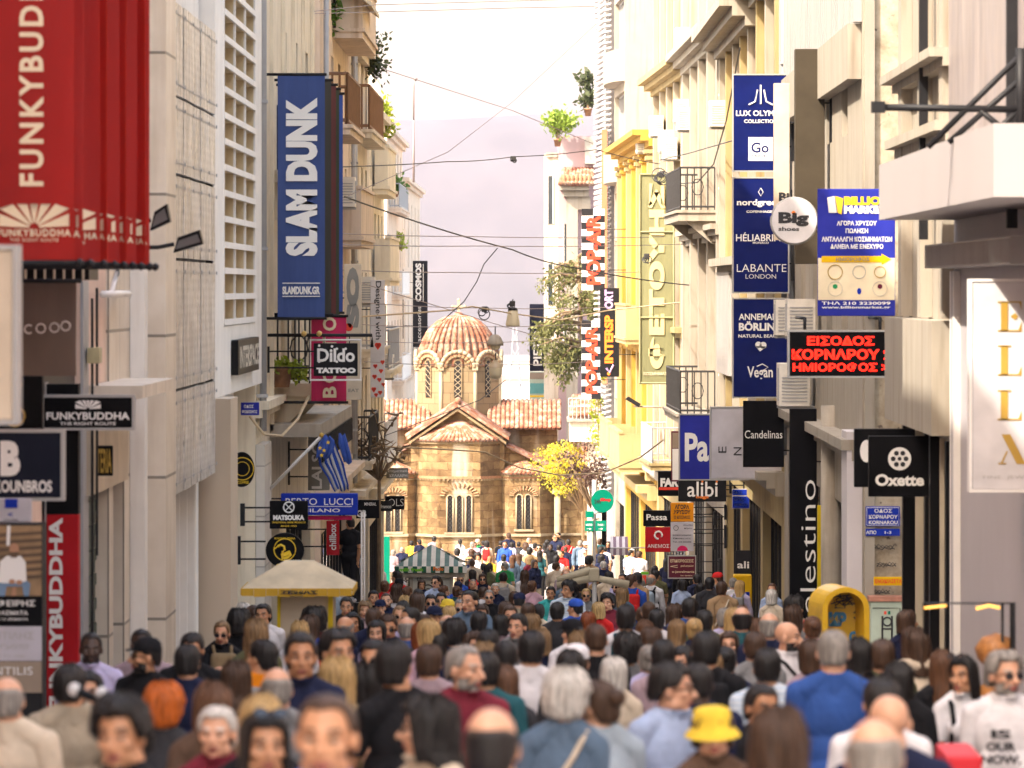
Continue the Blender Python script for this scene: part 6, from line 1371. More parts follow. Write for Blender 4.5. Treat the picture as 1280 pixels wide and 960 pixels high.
for k in range(14): line([(1038+rd.uniform(0, 40), 742+rd.uniform(0, 18)) for _ in range(3)], LK, 1.6)(g, yb-.004)
for k in range(5): line([(1066+rd.uniform(0, 12), 762+rd.uniform(0, 14)) for _ in range(2)], LK, 2)(g, yb-.004)
g.build('graffiti', bk)
# painted cabinet on the stained wall
y = 71.4; rt = thing('meter_cabinet', 'pale green wall cabinet painted with a cassette like graffiti face', 'cabinet', (X(1110, y), y, Z(838, y)))
g = MB(); g.bbox(X(1088, y), X(1132, y), y, y+.4, Z(840, y), Z(752, y), C['lgreen'], .02); b_ = g.build('cabinet_body', rt)
g = MB(); g.box(X(1086, y), X(1133, y), y-.02, y+.4, Z(752, y)+.002, Z(746, y), M('cabinet_top', (.40, .18, .12), .8, .3, 6)); g.build('top', rt)
g = MB()
for f_ in (line([(1091, 760), (1125, 760), (1125, 835)], LK, 1), ring(1109, 777, 5.2, LK, 2), ring(1109, 822, 5.2, LK, 2), line([(1103, 770), (1103, 828)], LK, 2.4), line([(1115, 770), (1115, 828)], LK, 2.4), line([(1103, 786), (1115, 786)], LK, 2), line([(1103, 813), (1115, 813)], LK, 2), line([(1093, 812), (1102, 810)], C['green'], 3), ring(1095, 829, 3, LK, 1.4), poly([(1105, 764), (1108, 764), (1108, 768), (1105, 768)], LRED), poly([(1110, 764), (1113, 764), (1113, 768), (1110, 768)], C['green'])): f_(g, y-.004)
g.build('graffiti', b_)
# wall scribbles by the side street belong to the flank wall and the doors
g = MB(); yy = 71.86
for px, py, s_ in ((1088, 684, 30), (1096, 706, 24), (1086, 740, 26)):
    for k in range(3): line([(px+s_*t/6, py+3*math.sin(t*2.2+k*2)+rd.uniform(-1, 1)) for t in range(7)], LK, .9)(g, yy)
g.build('scribble', fl_root) if (fl_root := bpy.data.objects.get('flank_wall')) else None
# cash machine
y = 104; rt = thing('cash_machine', 'yellow and blue cash machine in the white wall right of centre', 'cash machine', (X(927, y), y, gz(y)))
g = MB(); g.bbox(X(917, y), X(940, y), y, y+.5, gz(y), Z(719, y), C['yellow'], .03); b_ = g.build('cabinet_body', rt)
g = MB(); poly([(920, 740), (937, 740), (937, 746), (920, 746)], C['blue'])(g, y-.004); poly([(920, 748), (937, 748), (937, 752), (920, 752)], LW)(g, y-.004); poly([(920, 753), (937, 753), (937, 764), (920, 764)], C['blue'])(g, y-.004); g.build('screen', rt); g = MB(); dot(928, 731, 2.4, M('graffiti_green', (.15, .5, .02)))(g, y-.006); g.build('emblem', rt)
# colourful stand and shop bits at right centre
y = 128; rt = thing('display_stand', 'narrow lime and red snack stand in a doorway right of the green street post', 'stand', (X(806, y), y, gz(y)))
g = MB(); g.bbox(X(801, y), X(811, y), y, y+.3, gz(y), Z(715, y), C['lgreen'], .03); g.build('stand_body', rt); g = MB(); poly([(803, 719), (808, 719), (808, 732), (803, 732)], LRED)(g, y-.004); poly([(801.4, 714.8), (810.6, 714.8), (810.6, 718), (801.4, 718)], M('graffiti_green', (.15, .5, .02)))(g, y-.004); g.build('card', rt)
y = 140; rt = thing('striped_awning', 'small lilac and white striped shop awning right of the street post', 'awning', (X(774, y), y, Z(695, y)))
g = MB()
for k in range(6):
    x0_, x1_ = X(763+k*3.7, y), X(766.7+k*3.7, y); m = (C['lilacwhite'], M('awning_plum', (.16, .11, .16), .8))[k % 2]
    g.add([(x0_, y, Z(685, y)), (x1_, y, Z(685, y)), (x1_, y+.6, Z(672, y)), (x0_, y+.6, Z(672, y))], [(0, 1, 2, 3)], m); g.box(x0_, x1_-.002, y-.01, y-.002, Z(694, y), Z(685, y), m)
g.build('cloth', rt); g = MB(); g.tube([(X(763, y), y, Z(685, y)), (X(785, y), y, Z(685, y)), Vector((3.9, y+.6, Z(685, y)))], .02, GREYM, 5); g.build('rail', rt)
y = 160; rt = thing('billboard', 'narrow dark shop shutter with bright poster left of the crowd before the church', 'poster', (X(477, y), y, gz(y)))
g = MB(); g.box(X(471, y), X(487, y), y, y+.2, gz(y), Z(671, y), C['green']); g.build('board', rt); g = MB(); poly([(471, 675), (475, 675), (475, 700), (471, 700)], C['blue'])(g, y-.004); poly([(472, 680), (474, 680), (474, 690), (472, 690)], LYEL)(g, y-.008); g.build('card', rt)
# mannequin rack at right
y = 36; rt = thing('garment_rack', 'black pipe display rack with an amber lamp at the right edge', 'rack', (X(1230, y), y, gz(y)))
g = MB(); g.tube([(X(1157, y), y, gz(y)), P(1157, 754, y), P(1266, 754, y), (X(1266, y), y, gz(y))], .022, DARKM, 7); g.tube([P(1253, 754, y), (X(1253, y), y, gz(y))], .012, DARKM, 6); g.build('pipe_frame', rt)
AMB = M('amber_glow', (1, .48, .10), .4, 0, emit=.35); g = MB(); g.tube([P(1155, 760, y-.02), P(1183, 757, y-.02)], .011, AMB, 6); g.tube([P(1220, 761, y-.02), P(1236, 757, y-.02), P(1250, 760, y-.02)], .013, AMB, 6); g.build('lamp', rt)
rt = thing('wicker_bust', 'golden brown wicker display head beside the amber lamp at right', 'bust', (X(1246, y), y+.1, gz(y)))
g = MB(); g.lathe((X(1246, y), y+.1, 0), [(.01, Z(792, y)), (.10, Z(798, y)), (.15, Z(812, y)), (.13, Z(825, y)), (.07, Z(835, y)), (.06, Z(850, y)), (.12, Z(862, y)), (.13, gz(y)+.3), (.2, gz(y))], M('wicker', (.36, .15, .04), .5, .4, 20, .5), 16, wob=lambda a, z: 1+.12*noise.noise((a*2, z*9, 0))); g.build('head', rt)
g = MB(); g.box(X(1238, y), X(1241, y), y-.08, y-.06, Z(842, y), Z(820, y), AMB); g.build('lamp', rt)
y = 24; rt = thing('market_table', 'red covered stall table at the lower right edge', 'table', (X(1240, y), y, gz(y)))
g = MB(); g.bbox(X(1183, y), X(1228, y), y, y+.7, gz(y)+.95, Z(945, y), M('red_cloth', (.55, .015, .025), .6, .15, 4, .2, 6), .02); g.build('tabletop', rt)
g = MB(); g.box(X(1185, y), X(1226, y), y+.02, y+.03, gz(y)+.3, gz(y)+.948, M('red_cloth', (.5, .01, .02))); g.build('cloth_front', rt)
for qx, qy in ((1190, .05), (1224, .05), (1190, .62), (1224, .62)): g = MB(); g.tube([(X(qx, y), y+qy, gz(y)), (X(qx, y), y+qy, gz(y)+.95)], .02, GREYM, 6); g.build('leg', rt)
# microphones of a street act
for i, (px, py, lab) in enumerate(((93, 862, 'blurred silver headed microphone at lower left, the left one of the pair'), (127, 867, 'blurred silver headed microphone at lower left, the right one of the pair'))):
    y = 21.5; rt = thing('microphone', lab, 'microphone', (X(px+25, y), y+.05, gz(y)), 'microphones at lower left'); c = P(px, py, y)
    g = MB(); g.ball(c, (.028, .028, .03), M('mic_mesh', (.55, .55, .56), .4, .3, 60), 2); g.build('head', rt); g = MB(); e = P(px+32, py+14, y); g.tube([c, e], [.024, .016], BLACKP, 8); g.tube([e, (e.x+.02, y+.05, e.z-.02), (e.x+.02, y+.05, gz(y))], .012, DARKM, 6); g.lathe((e.x+.02, y+.05, gz(y)), [(.01, .03), (.14, .02), (.15, 0)], DARKM, 14); g.build('stand', rt)
# ------------------------------------------------------------------ people
def skin_mat(name, rgb):
    b = NB(name); n1 = b.ramp(b.noise(b.coord(), 14, 4), .3, .7); b.l(b.mix(n1, sc(rgb, .86), sc(rgb, 1.1)), b.b.inputs['Base Color']); b.b.inputs['Roughness'].default_value = .5
    b.b.inputs['Subsurface Weight'].default_value = .12; b.b.inputs['Subsurface Radius'].default_value = (.02, .008, .004); return b.m
SKIN = {k: skin_mat('skin_'+k, v) for k, v in dict(fair=(.60, .325, .205), tan=(.50, .25, .135), olive=(.42, .20, .10), dark=(.055, .026, .016)).items()}
def hair_mat(name, rgb, k=.7):
    b = NB(name); n1 = b.ramp(b.noise(b.coord(scale=(1, 1, .10)), 58, 5, .65), .32, .68); n2 = b.ramp(b.noise(b.coord(), 6, 3), .3, .7)
    c = b.mix(n1, sc(rgb, 1-k), sc(rgb, 1+k)); c = b.mix(_half(b, n2, .4), c, sc(rgb, .6)); b.l(c, b.b.inputs['Base Color']); b.b.inputs['Roughness'].default_value = .42; b.b.inputs['Specular IOR Level'].default_value = .28
    b.bump(b.noise(b.coord(scale=(1, 1, .10)), 62, 4), .7, .014); return b.m
HAIR = {k: hair_mat('hair_'+k, v) for k, v in dict(black=(.012, .010, .010), brown=(.055, .028, .016), chestnut=(.10, .045, .022), red=(.20, .05, .015), orange=(.45, .10, .01), blond=(.42, .27, .11), grey=(.22, .20, .18), white=(.52, .49, .45), darkblond=(.20, .12, .055)).items()}
LIP = M('lips', (.30, .09, .07), .45, .1, 30); EYEW = M('eye_white', (.30, .26, .23), .3, 0); EYED = M('eye_dark', (.02, .012, .01), .15, 0); LENS = MGlass('sunglass_lens', (.008, .008, .010), .05)
CLOTH = {}
def cloth_mat(name, rgb):
    if name in CLOTH: return CLOTH[name]
    b = NB('cloth_'+name); n1 = b.ramp(b.noise(b.coord(), 7, 5), .3, .7); b.l(b.mix(n1, sc(rgb, .8), sc(rgb, 1.12)), b.b.inputs['Base Color']); b.b.inputs['Roughness'].default_value = .85; b.b.inputs['Specular IOR Level'].default_value = .15
    w = b.n('ShaderNodeTexNoise'); w.inputs['Scale'].default_value = 9; w.inputs['Detail'].default_value = 3; w.inputs['Distortion'].default_value = 1.2; b.l(b.coord(scale=(1, 1, .6)), w.inputs['Vector']); b.bump(w.outputs[0], .55, .03)
    CLOTH[name] = b.m; return b.m
def pattern_mat(name, a, c, kind):
    b = NB('cloth_'+name)
    if kind == 'stripe': w = b.n('ShaderNodeTexWave', bands_direction='Z'); w.inputs['Scale'].default_value = 9; b.l(b.coord(), w.inputs['Vector']); s_ = b.ramp(w.outputs[1], .45, .55)
    else: s_ = b.ramp(b.noise(b.coord(), 16, 2), .50, .56)
    b.l(b.mix(s_, a, c), b.b.inputs['Base Color']); b.b.inputs['Roughness'].default_value = .85; CLOTH[name] = b.m
for k, v in dict(white=(.66, .64, .66), cream=(.56, .47, .36), beige=(.36, .30, .22), black=(.010, .010, .012), navy=(.012, .016, .045), charcoal=(.035, .035, .04), grey=(.20, .20, .205), lavender=(.46, .42, .62), mauve=(.34, .25, .28), lightblue=(.34, .42, .60), blue=(.03, .08, .28), denim=(.10, .15, .22), paledenim=(.30, .36, .42), maroon=(.17, .02, .035), red=(.55, .02, .02), orange=(.72, .23, .01), yellow=(.70, .50, .05), green=(.03, .25, .08), olive=(.10, .10, .05), teal=(.02, .09, .11), turquoise=(.05, .40, .38), pink=(.62, .38, .45), brown=(.10, .06, .04), tan=(.34, .22, .12), royal=(.03, .09, .45), khaki=(.22, .16, .09)).items(): cloth_mat(k, v)
pattern_mat('striped', (.6, .58, .6), (.10, .10, .16), 'stripe'); pattern_mat('floral', (.56, .50, .42), (.14, .10, .09), 'spot'); pattern_mat('paleblue striped', (.55, .6, .66), (.40, .50, .62), 'stripe')

HC = Vector((0, -.012, 1.605))                                  # centre of the head of a 1.72 m figure
def capsule(bm, a, b, r0, r1, seg=12):
    a, b = Vector(a), Vector(b); d = b-a; L = d.length or 1e-4; q = d.to_track_quat('Z', 'Y').to_matrix().to_4x4(); q.translation = a
    rings = []
    prof = [(r0*math.cos(t), -r0*math.sin(t)) for t in [math.pi/2*(1-i/4) for i in range(5)]]+[(r1*math.cos(t), L+r1*math.sin(t)) for t in [math.pi/2*i/4 for i in range(5)]]
    for r, z in prof: rings.append([bm.verts.new(q @ Vector((max(r, 1e-4)*math.cos(2*math.pi*j/seg), max(r, 1e-4)*math.sin(2*math.pi*j/seg), z))) for j in range(seg)])
    for i in range(len(rings)-1):
        for j in range(seg): bm.faces.new((rings[i][j], rings[i][(j+1) % seg], rings[i+1][(j+1) % seg], rings[i+1][j]))
    bm.faces.new(rings[0][::-1]); bm.faces.new(rings[-1])
def ell(bm, c, r, mat=None):
    m = Matrix.Translation(c) @ (mat or Matrix.Identity(4)) @ Matrix.Diagonal((*r, 1))
    bmesh.ops.create_icosphere(bm, subdivisions=3, radius=1, matrix=m)
def make_template(name, sex, lsh=None, arms=((0, 0), (0, 0)), stride=0, yaw=0, pitch=0, belly=0):
    """one continuous body grown from overlapping volumes fused by a voxel remesh, and garments lifted off its surface"""
    f = sex == 'f'; bm = bmesh.new(); seg = []                   # seg: (a, b, r0, r1, region)
    hm = Matrix.Rotation(yaw, 4, 'Z') @ Matrix.Rotation(pitch, 4, 'X'); HM = Matrix.Translation(HC) @ hm
    def cap(a, b, r0, r1, reg): capsule(bm, a, b, r0, r1); seg.append((Vector(a), Vector(b), r0, r1, reg))
    sw, hw = (.150, .095) if f else (.180, .09)
    ell(bm, (0, .012, 1.29), (.140 if f else .165, .100, .185)); ell(bm, (0, .0-.02*belly, 1.09), (.125 if f else .150+.02*belly, .098+.05*belly, .17)); ell(bm, (0, .012, .935), (.172 if f else .165, .122, .135))
    if f:
        for s in (-1, 1): ell(bm, (s*.07, -.085, 1.275), (.062, .055, .062))
    seg.append((Vector((0, .01, .93)), Vector((0, .01, 1.36)), .15, .16, 'torso')); seg.append((Vector((-.12, .02, 1.37)), Vector((.12, .02, 1.37)), .09, .09, 'torso'))
    cap((0, .028, 1.40), (0, .012, 1.53), .060 if f else .068, .050 if f else .060, 'neck')
    for s in (-1, 1):
        cap((s*.03, .03, 1.475), (s*(sw-.03), .022, 1.405), .042, .055, 'torso')
        a_f, a_e = arms[0 if s < 0 else 1]                       # swing forward of the upper arm, bend of the elbow
        sh = Vector((s*sw, .02, 1.395)); el = sh+Vector((s*.035, -.285*math.sin(a_f), -.285*math.cos(a_f)))
        fw = a_f+a_e; wr = el+Vector((-s*.02-s*.05*math.sin(a_e), -.25*math.sin(fw), -.25*math.cos(fw)))
        k = .86 if f else 1
        cap(sh, el, .056*k, .043*k, 'uarm'); cap(el, wr, .043*k, .029*k, 'farm')
        d = (wr-el).normalized(); side = Vector((0, -1, 0))-d*Vector((0, -1, 0)).dot(d)
        if side.length < .3: side = Vector((0, 0, 1))-d*d.z
        side.normalize(); pn = d.cross(side).normalized()
        pc = wr+d*.045; capsule(bm, wr+d*.01, pc+d*.035, .024, .030, 10); seg.append((wr, pc+d*.16, .026, .012, 'hand'))
        cap(pc+side*.016, pc+side*.02+d*.025, .018, .018, 'hand'); cap(pc-side*.016, pc-side*.02+d*.025, .018, .018, 'hand')
        for i, (o, l) in enumerate(((-.032, .062), (-.0107, .075), (.0107, .082), (.032, .070))):
            b0 = pc+side*o+d*.035; b1 = b0+d*l*.55+pn*(-s*.006); b2 = b1+d*l*.40+pn*(-s*.022)
            capsule(bm, b0, b1, .0098, .009, 8); capsule(bm, b1, b2, .009, .0075, 8)
        t0 = wr+d*.03+side*.022; t1 = t0+d*.03+side*.03; capsule(bm, t0, t1, .013, .011, 8); capsule(bm, t1, t1+d*.032+side*.006, .011, .009, 8)
        st = stride*s; hip = Vector((s*hw, .01, .90)); kn = hip+Vector((s*.005, -.41*math.sin(st)-.02, -.42*math.cos(st))); ba = .25*max(0, -st)*2
        an = kn+Vector((0, -.40*math.sin(st-ba-.04*abs(st))+.03, -.405*math.cos(st-ba)))
        if an.z < .085: an.z = .085
        cap(hip, kn, .086 if not f else .088, .058, 'thigh'); cap(kn, an, .056, .038, 'shin'); cap(kn+Vector((0, .02, -.1)), an+Vector((0, .012, .12)), .05, .035, 'shin')
        cap(an+Vector((0, .025, -.045)), an+Vector((s*.02, -.15, -.055)), .036, .030, 'foot')
    # head
    hb = bmesh.new(); q = 1.0 if not f else .96
    ell(hb, (0, .014, .035), (.077, .097, .086)); ell(hb, (0, -.020, -.035), (.060*q, .070, .083)); ell(hb, (0, -.062, -.100), (.026*q, .024, .020))
    for s in (-1, 1):
        ell(hb, (s*.045, -.010, -.075), (.022, .040, .028)); ell(hb, (s*.041, -.060, -.022), (.025, .026, .022)); ell(hb, (s*.079, .014, -.008), (.011, .020, .032)); ell(hb, (s*.012, -.098, -.036), (.0095, .011, .008))
        capsule(hb, (s*.012, -.083, .024), (s*.046, -.066, .022), .0125, .011, 8)
    capsule(hb, (0, -.086, .010), (0, -.116, -.030), .0095, .0135, 10); ell(hb, (0, -.087, -.062), (.024, .0125, .0062)); ell(hb, (0, -.084, -.073), (.021, .0125, .0072)); ell(hb, (0, -.080, -.055), (.03, .013, .02))
    bmesh.ops.transform(hb, matrix=HM, verts=hb.verts); tmp = bpy.data.meshes.new('t'); hb.to_mesh(tmp); bm.from_mesh(tmp); bpy.data.meshes.remove(tmp); hb.free()
    seg.append((HM @ Vector((0, .0, .03)), HM @ Vector((0, -.01, -.05)), .09, .075, 'head'))
    me = bpy.data.meshes.new('raw'); bm.to_mesh(me); bm.free(); o = bpy.data.objects.new('raw', me); COL.objects.link(o)
    r = o.modifiers.new('r', 'REMESH'); r.mode = 'VOXEL'; r.voxel_size = .0068; s_ = o.modifiers.new('s', 'SMOOTH'); s_.factor = .5; s_.iterations = 3
    ev = bpy.data.meshes.new_from_object(o.evaluated_get(bpy.context.evaluated_depsgraph_get())); bpy.data.objects.remove(o); bpy.data.meshes.remove(me)
    n = len(ev.vertices); co = np.empty(n*3); ev.vertices.foreach_get('co', co); co = co.reshape(-1, 3); no = np.empty(n*3); ev.vertices.foreach_get('normal', no); no = no.reshape(-1, 3)
    best = np.full(n, 9.); reg = np.zeros(n, dtype=object); tt = np.zeros(n)
    for a, b, r0, r1, rg in seg:
        a_, d = np.array(a), np.array(b-a); t = np.clip(((co-a_) @ d)/max(d @ d, 1e-9), 0, 1); dist = np.linalg.norm(co-a_-t[:, None]*d, axis=1)-(r0+(r1-r0)*t); m = dist < best; best[m] = dist[m]; reg[m] = rg; tt[m] = t[m]
    fl = [tuple(p.vertices) for p in ev.polygons]; fa = np.array([q_ if len(q_) == 4 else (*q_, q_[-1]) for q_ in fl])
    fr = reg[fa[:, 0]]; ft = tt[fa].mean(1); fc = co[fa].mean(1)
    hc = (np.c_[fc, np.ones(len(fc))] @ np.array(HM.inverted()).T)[:, :3]; ish = (fr == 'head')|(fr == 'neck')
    mi = np.zeros(len(fl), dtype=np.int32); x, y, z = hc.T
    mi[ish & (np.abs(x) < .026) & (z < -.054) & (z > -.082) & (y < -.080) & (np.abs(z+.0675) < .0135*(1-(np.abs(x)/.03)**2)+.002)] = 1
    mi[ish & (np.abs(x) > .014) & (np.abs(x) < .052) & (np.abs(z-.030+.1*np.maximum(0, np.abs(x)-.035)) < .0062) & (y < -.045)] = 2
    br = ish & (mi == 0) & (y < .005) & (z < -.035-.35*np.maximum(0, np.abs(x)-.045)*0-(.02*((y > -.055) & (np.abs(x) < .04)))) & (z > -.135) & ~((np.abs(x) < .022) & (z > -.052)) & ((z < -.062) | (np.abs(x) > .045) | ((z < -.045) & (np.abs(x) < .032) & (y < -.07))) & (y < .0-.0)
    mi[br & (mi == 0)] = 3
    T = {'name': name, 'sex': sex, 'HM': HM}
    ev.materials.clear()
    for _ in range(6): ev.materials.append(SKIN['tan'])
    ev.polygons.foreach_set('material_index', mi); ev.polygons.foreach_set('use_smooth', [True]*len(fl))
    # eyes join the body mesh
    bb = bmesh.new(); bb.from_mesh(ev)
    for s in (-1, 1):
        for c, r_, k in (((s*.031, -.0725, .001), (.0145, .0125, .0072), 4), ((s*.031, -.0825, .001), (.0070, .0036, .0062), 5)):
            v0 = len(bb.faces); bmesh.ops.create_icosphere(bb, subdivisions=2, radius=1, matrix=HM @ Matrix.Translation(c) @ Matrix.Diagonal((*r_, 1)))
            bb.faces.ensure_lookup_table()
            for q_ in bb.faces[v0:]: q_.material_index = k; q_.smooth = True
    bb.to_mesh(ev); bb.free(); ev.name = 'body'; T['body'] = ev
    fold = np.array([noise.noise((v[0]*9, v[1]*9, v[2]*5.5)) for v in co])
    ed = np.array([e.vertices[:] for e in ev.edges if e.vertices[0] < n and e.vertices[1] < n]); deg = np.zeros(n); np.add.at(deg, ed[:, 0], 1); np.add.at(deg, ed[:, 1], 1); sco = co.copy()
    for _ in range(45):
        ac = np.zeros_like(sco); np.add.at(ac, ed[:, 0], sco[ed[:, 1]]); np.add.at(ac, ed[:, 1], sco[ed[:, 0]]); sco = .3*sco+.7*ac/np.maximum(deg, 1)[:, None]
    fill = np.clip(((sco-co)*no).sum(1), 0, .05)                 # cloth bridges the hollows of the body
    def garment(nm, mask, off, foldk, flare=None):
        idx = np.where(mask)[0]; ff = fa[idx]; used = np.unique(ff); mp = -np.ones(n, dtype=int); mp[used] = np.arange(len(used))
        d = off+foldk*fold[used]+fill[used]
        if flare is not None: d = d+flare(co[used])
        nn = no[used].copy(); V = co[used]+nn*d[:, None]; F_ = [list(dict.fromkeys(mp[list(q_)])) for q_ in ff]
        ec = {}
        for q_ in F_:
            for i in range(len(q_)):
                e = (q_[i], q_[(i+1) % len(q_)]); k = (min(e), max(e)); ec.setdefault(k, []).append(e)
        rim = [v[0] for v in ec.values() if len(v) == 1]; base = len(V); rv = sorted({a for e in rim for a in e}); rm = {a: base+i for i, a in enumerate(rv)}
        V = np.vstack([V, co[used][rv]+nn[rv]*.001]) if rv else V; F_ += [[b, a, rm[a], rm[b]] for a, b in rim]
        m = bpy.data.meshes.new(nm); m.from_pydata(V.tolist(), [], [[int(i) for i in q_] for q_ in F_]); m.polygons.foreach_set('use_smooth', [True]*len(F_)); m.materials.append(CLOTH['white']); m.update(); return m
    zt = fc[:, 2]; tor = (fr == 'torso'); nk = (fr == 'neck')
    hang = lambda c: np.clip((1.25-c[:, 2])/.3, 0, 1)*.016
    mid = np.abs(fc[:, 0]) < .215
    top = (tor & (zt > .90)) | (nk & (zt < 1.432)) | ((fr == 'thigh') & (zt > .895) & mid)
    T['tee'] = garment('shirt', top | ((fr == 'uarm') & (ft < .72)), .011, .007, hang)
    T['shirt'] = garment('shirt', top | (fr == 'uarm') | ((fr == 'farm') & (ft < .93)), .012, .009, hang)
    top2 = (tor & (zt > .84)) | (nk & (zt < 1.470)) | ((fr == 'thigh') & (zt > .82) & mid)
    T['jacket'] = garment('jacket', top2 | (fr == 'uarm') | (fr == 'farm'), .023, .016, hang)
    T['hoodie'] = garment('hoodie', (tor & (zt > .86)) | (nk & (zt < 1.490)) | ((fr == 'thigh') & (zt > .84) & mid) | (fr == 'uarm') | (fr == 'farm'), .022, .014, lambda c: hang(c)+.028*np.exp(-((c[:, 2]-1.47)/.05)**2)*np.clip(c[:, 1]*10+.6, .2, 1.4))
    T['tank'] = garment('shirt', (tor & (zt > .92) & ~((zt > 1.36) & (np.abs(fc[:, 0]) > .12))), .010, .006, hang)
    T['trousers'] = garment('trousers', ((tor & (zt < .985)) | (fr == 'thigh') | ((fr == 'shin') & (ft < .97))) & (zt > .07), .009, .008, lambda c: np.clip((.75-c[:, 2])/.6, 0, 1)*.014)
    T['shoes'] = garment('shoes', (fr == 'foot') | ((fr == 'shin') & (ft > .96)), .008, .002)
    return T
TPL = {
 'm1': make_template('m1', 'm', arms=((.06, .15), (-.05, .25))), 'm2': make_template('m2', 'm', arms=((.35, .5), (-.3, .2)), stride=.33, yaw=-.45), 'm3': make_template('m3', 'm', arms=((.25, 1.7), (.1, .3)), stride=-.25, pitch=.25, belly=.6),
 'm4': make_template('m4', 'm', arms=((-.2, .3), (.25, .5)), stride=.2, yaw=.75), 'm5': make_template('m5', 'm', arms=((.1, .2), (.5, 1.3)), yaw=-.9, belly=.8),
 'f1': make_template('f1', 'f', arms=((.05, .2), (.05, .3))), 'f2': make_template('f2', 'f', arms=((.3, .5), (-.25, .25)), stride=.3, yaw=.5), 'f3': make_template('f3', 'f', arms=((.3, 1.7), (.2, 1.5)), pitch=.15, yaw=-.3), 'f4': make_template('f4', 'f', arms=((.1, .3), (.4, 1.6)), stride=-.22, yaw=-.8)}
# hair, hats and glasses in the frame of the head (origin at its centre, face towards -y)
def hair_shell(nm, zb, thick=.012, zt=None, wav=.004, length=0, seed=0, curl=0, spread=.0):
    """shell round the skull; zb(angle) gives its lower edge, angle 0 at the face"""
    cols, rows = 72, 16; vs, fs = [], []; c = Vector((0, .014, .035)); rx, ry, rz = .077, .097, .086
    rd_ = random.Random(seed)
    for layer in (0, 1):
        for j in range(rows+1):
            for i in range(cols):
                a = 2*math.pi*i/cols; d = abs((a+math.pi) % (2*math.pi)-math.pi); q = j/rows
                lo = zb(d)+.010*noise.noise((math.cos(a)*6, math.sin(a)*6, seed*3.1))+.006*noise.noise((math.cos(a)*22, math.sin(a)*22, seed)); hi = c.z+rz*.999 if zt is None else zt(d); hi = max(hi, lo+.004); z = hi+(lo-hi)*(q**.8 if zt is None else q)
                th = thick*(1 if layer else .05)*(1-.75*max(0, q-.86)/.14*(1 if not length else .4))
                if zt is not None and q < .12: th *= q/.12
                if z > c.z: k = math.sqrt(max(0, 1-((z-c.z)/rz)**2))
                else: k = 1.0 if z > -.03 else max(.80, 1+(z+.03)*(1.8 if not length else .25))
                if z < -.06 and length: k = k*(1+spread*min(1, (-.06-z)/.12))
                rr = k; g = noise.noise((math.cos(a)*3, math.sin(a)*3, z*6+seed))*wav+noise.noise((math.cos(a)*14, math.sin(a)*14, z*4+seed))*wav*.8+(noise.noise((math.cos(a)*7, math.sin(a)*7, z*70+seed))*curl if curl else 0)
                if length: g += .007*noise.noise((math.cos(a)*5, math.sin(a)*5, z*1.5+seed*2))*min(1, q*2)
                th2 = th+(g if layer else 0)
                x = math.sin(a)*(rx*rr+th2); y = -math.cos(a)*(ry*rr+th2)+c.y
                if length and z < -.08: y += min(.05, (-.08-z)*.22)*(1 if math.cos(a) < .3 else .2)
                vs.append((x, y, z+(th2 if z > c.z and layer else 0)*max(0, (z-c.z)/rz)))
    n = (rows+1)*cols
    for L_ in (0, 1):
        for j in range(rows):
            for i in range(cols):
                a, b_ = L_*n+j*cols+i, L_*n+j*cols+(i+1) % cols; fs.append((a, b_, b_+cols, a+cols) if L_ else (a, a+cols, b_+cols, b_))
    e = rows*cols
    for i in range(cols): a, b_ = e+i, e+(i+1) % cols; fs.append((n+a, n+b_, b_, a))
    fs.append(tuple(n+i for i in range(cols))) if zt is None else None
    m = bpy.data.meshes.new(nm); m.from_pydata(vs, [], fs); m.polygons.foreach_set('use_smooth', [True]*len(fs)); m.update(); return m
sm = lambda a, b, x: (lambda t: t*t*(3-2*t))(max(0, min(1, (x-a)/(b-a))))
def edge(front, side, back): return lambda d: front+(side-front)*sm(.75, 1.25, d)+(back-side)*sm(1.5, 2.3, d)
def add_part(me, f):
    b = bmesh.new(); b.from_mesh(me); f(b); b.to_mesh(me); b.free(); me.polygons.foreach_set('use_smooth', [True]*len(me.polygons)); return me
HAIRS = {'short': hair_shell('hair', edge(.078, .012, -.075), .014, seed=1, wav=.006), 'crop': hair_shell('hair', edge(.085, .02, -.06), .007, seed=2, wav=.002), 'quiff': hair_shell('hair', edge(.080, .016, -.065), .024, seed=3, wav=.010),
 'curly': hair_shell('hair', edge(.072, -.005, -.085), .034, seed=4, wav=.012, curl=.012), 'balding': hair_shell('hair', edge(.03, -.002, -.075), .009, zt=lambda d: .030+.035*sm(1.0, 2.4, d), seed=5, wav=.003), 'bob': hair_shell('hair', edge(.070, -.09, -.11), .020, seed=6, wav=.008, length=1, spread=.05),
 'long': hair_shell('hair', edge(.074, -.15, -.25), .017, seed=7, wav=.010, length=1, spread=-.05), 'wavy': hair_shell('hair', edge(.072, -.13, -.21), .025, seed=8, wav=.016, length=1, curl=.006, spread=.06), 'tied': hair_shell('hair', edge(.082, .0, -.075), .010, seed=9, wav=.003), 'afro': hair_shell('hair', edge(.07, -.02, -.10), .055, seed=10, wav=.016, curl=.012)}
def _pony(b):
    pts = [(0, .105, .05), (0, .155, .03), (0, .165, -.06), (0, .15, -.17), (0, .14, -.25)]; rs = [.024, .034, .034, .026, .008]
    for i in range(4): capsule(b, pts[i], pts[i+1], rs[i], rs[i+1], 10)
HAIRS['ponytail'] = add_part(HAIRS['tied'].copy(), _pony); HAIRS['bun'] = add_part(HAIRS['tied'].copy(), lambda b: ell(b, (0, .125, .045), (.045, .04, .045)))
for m in HAIRS.values():
    m.materials.clear(); m.materials.append(HAIR['black'])
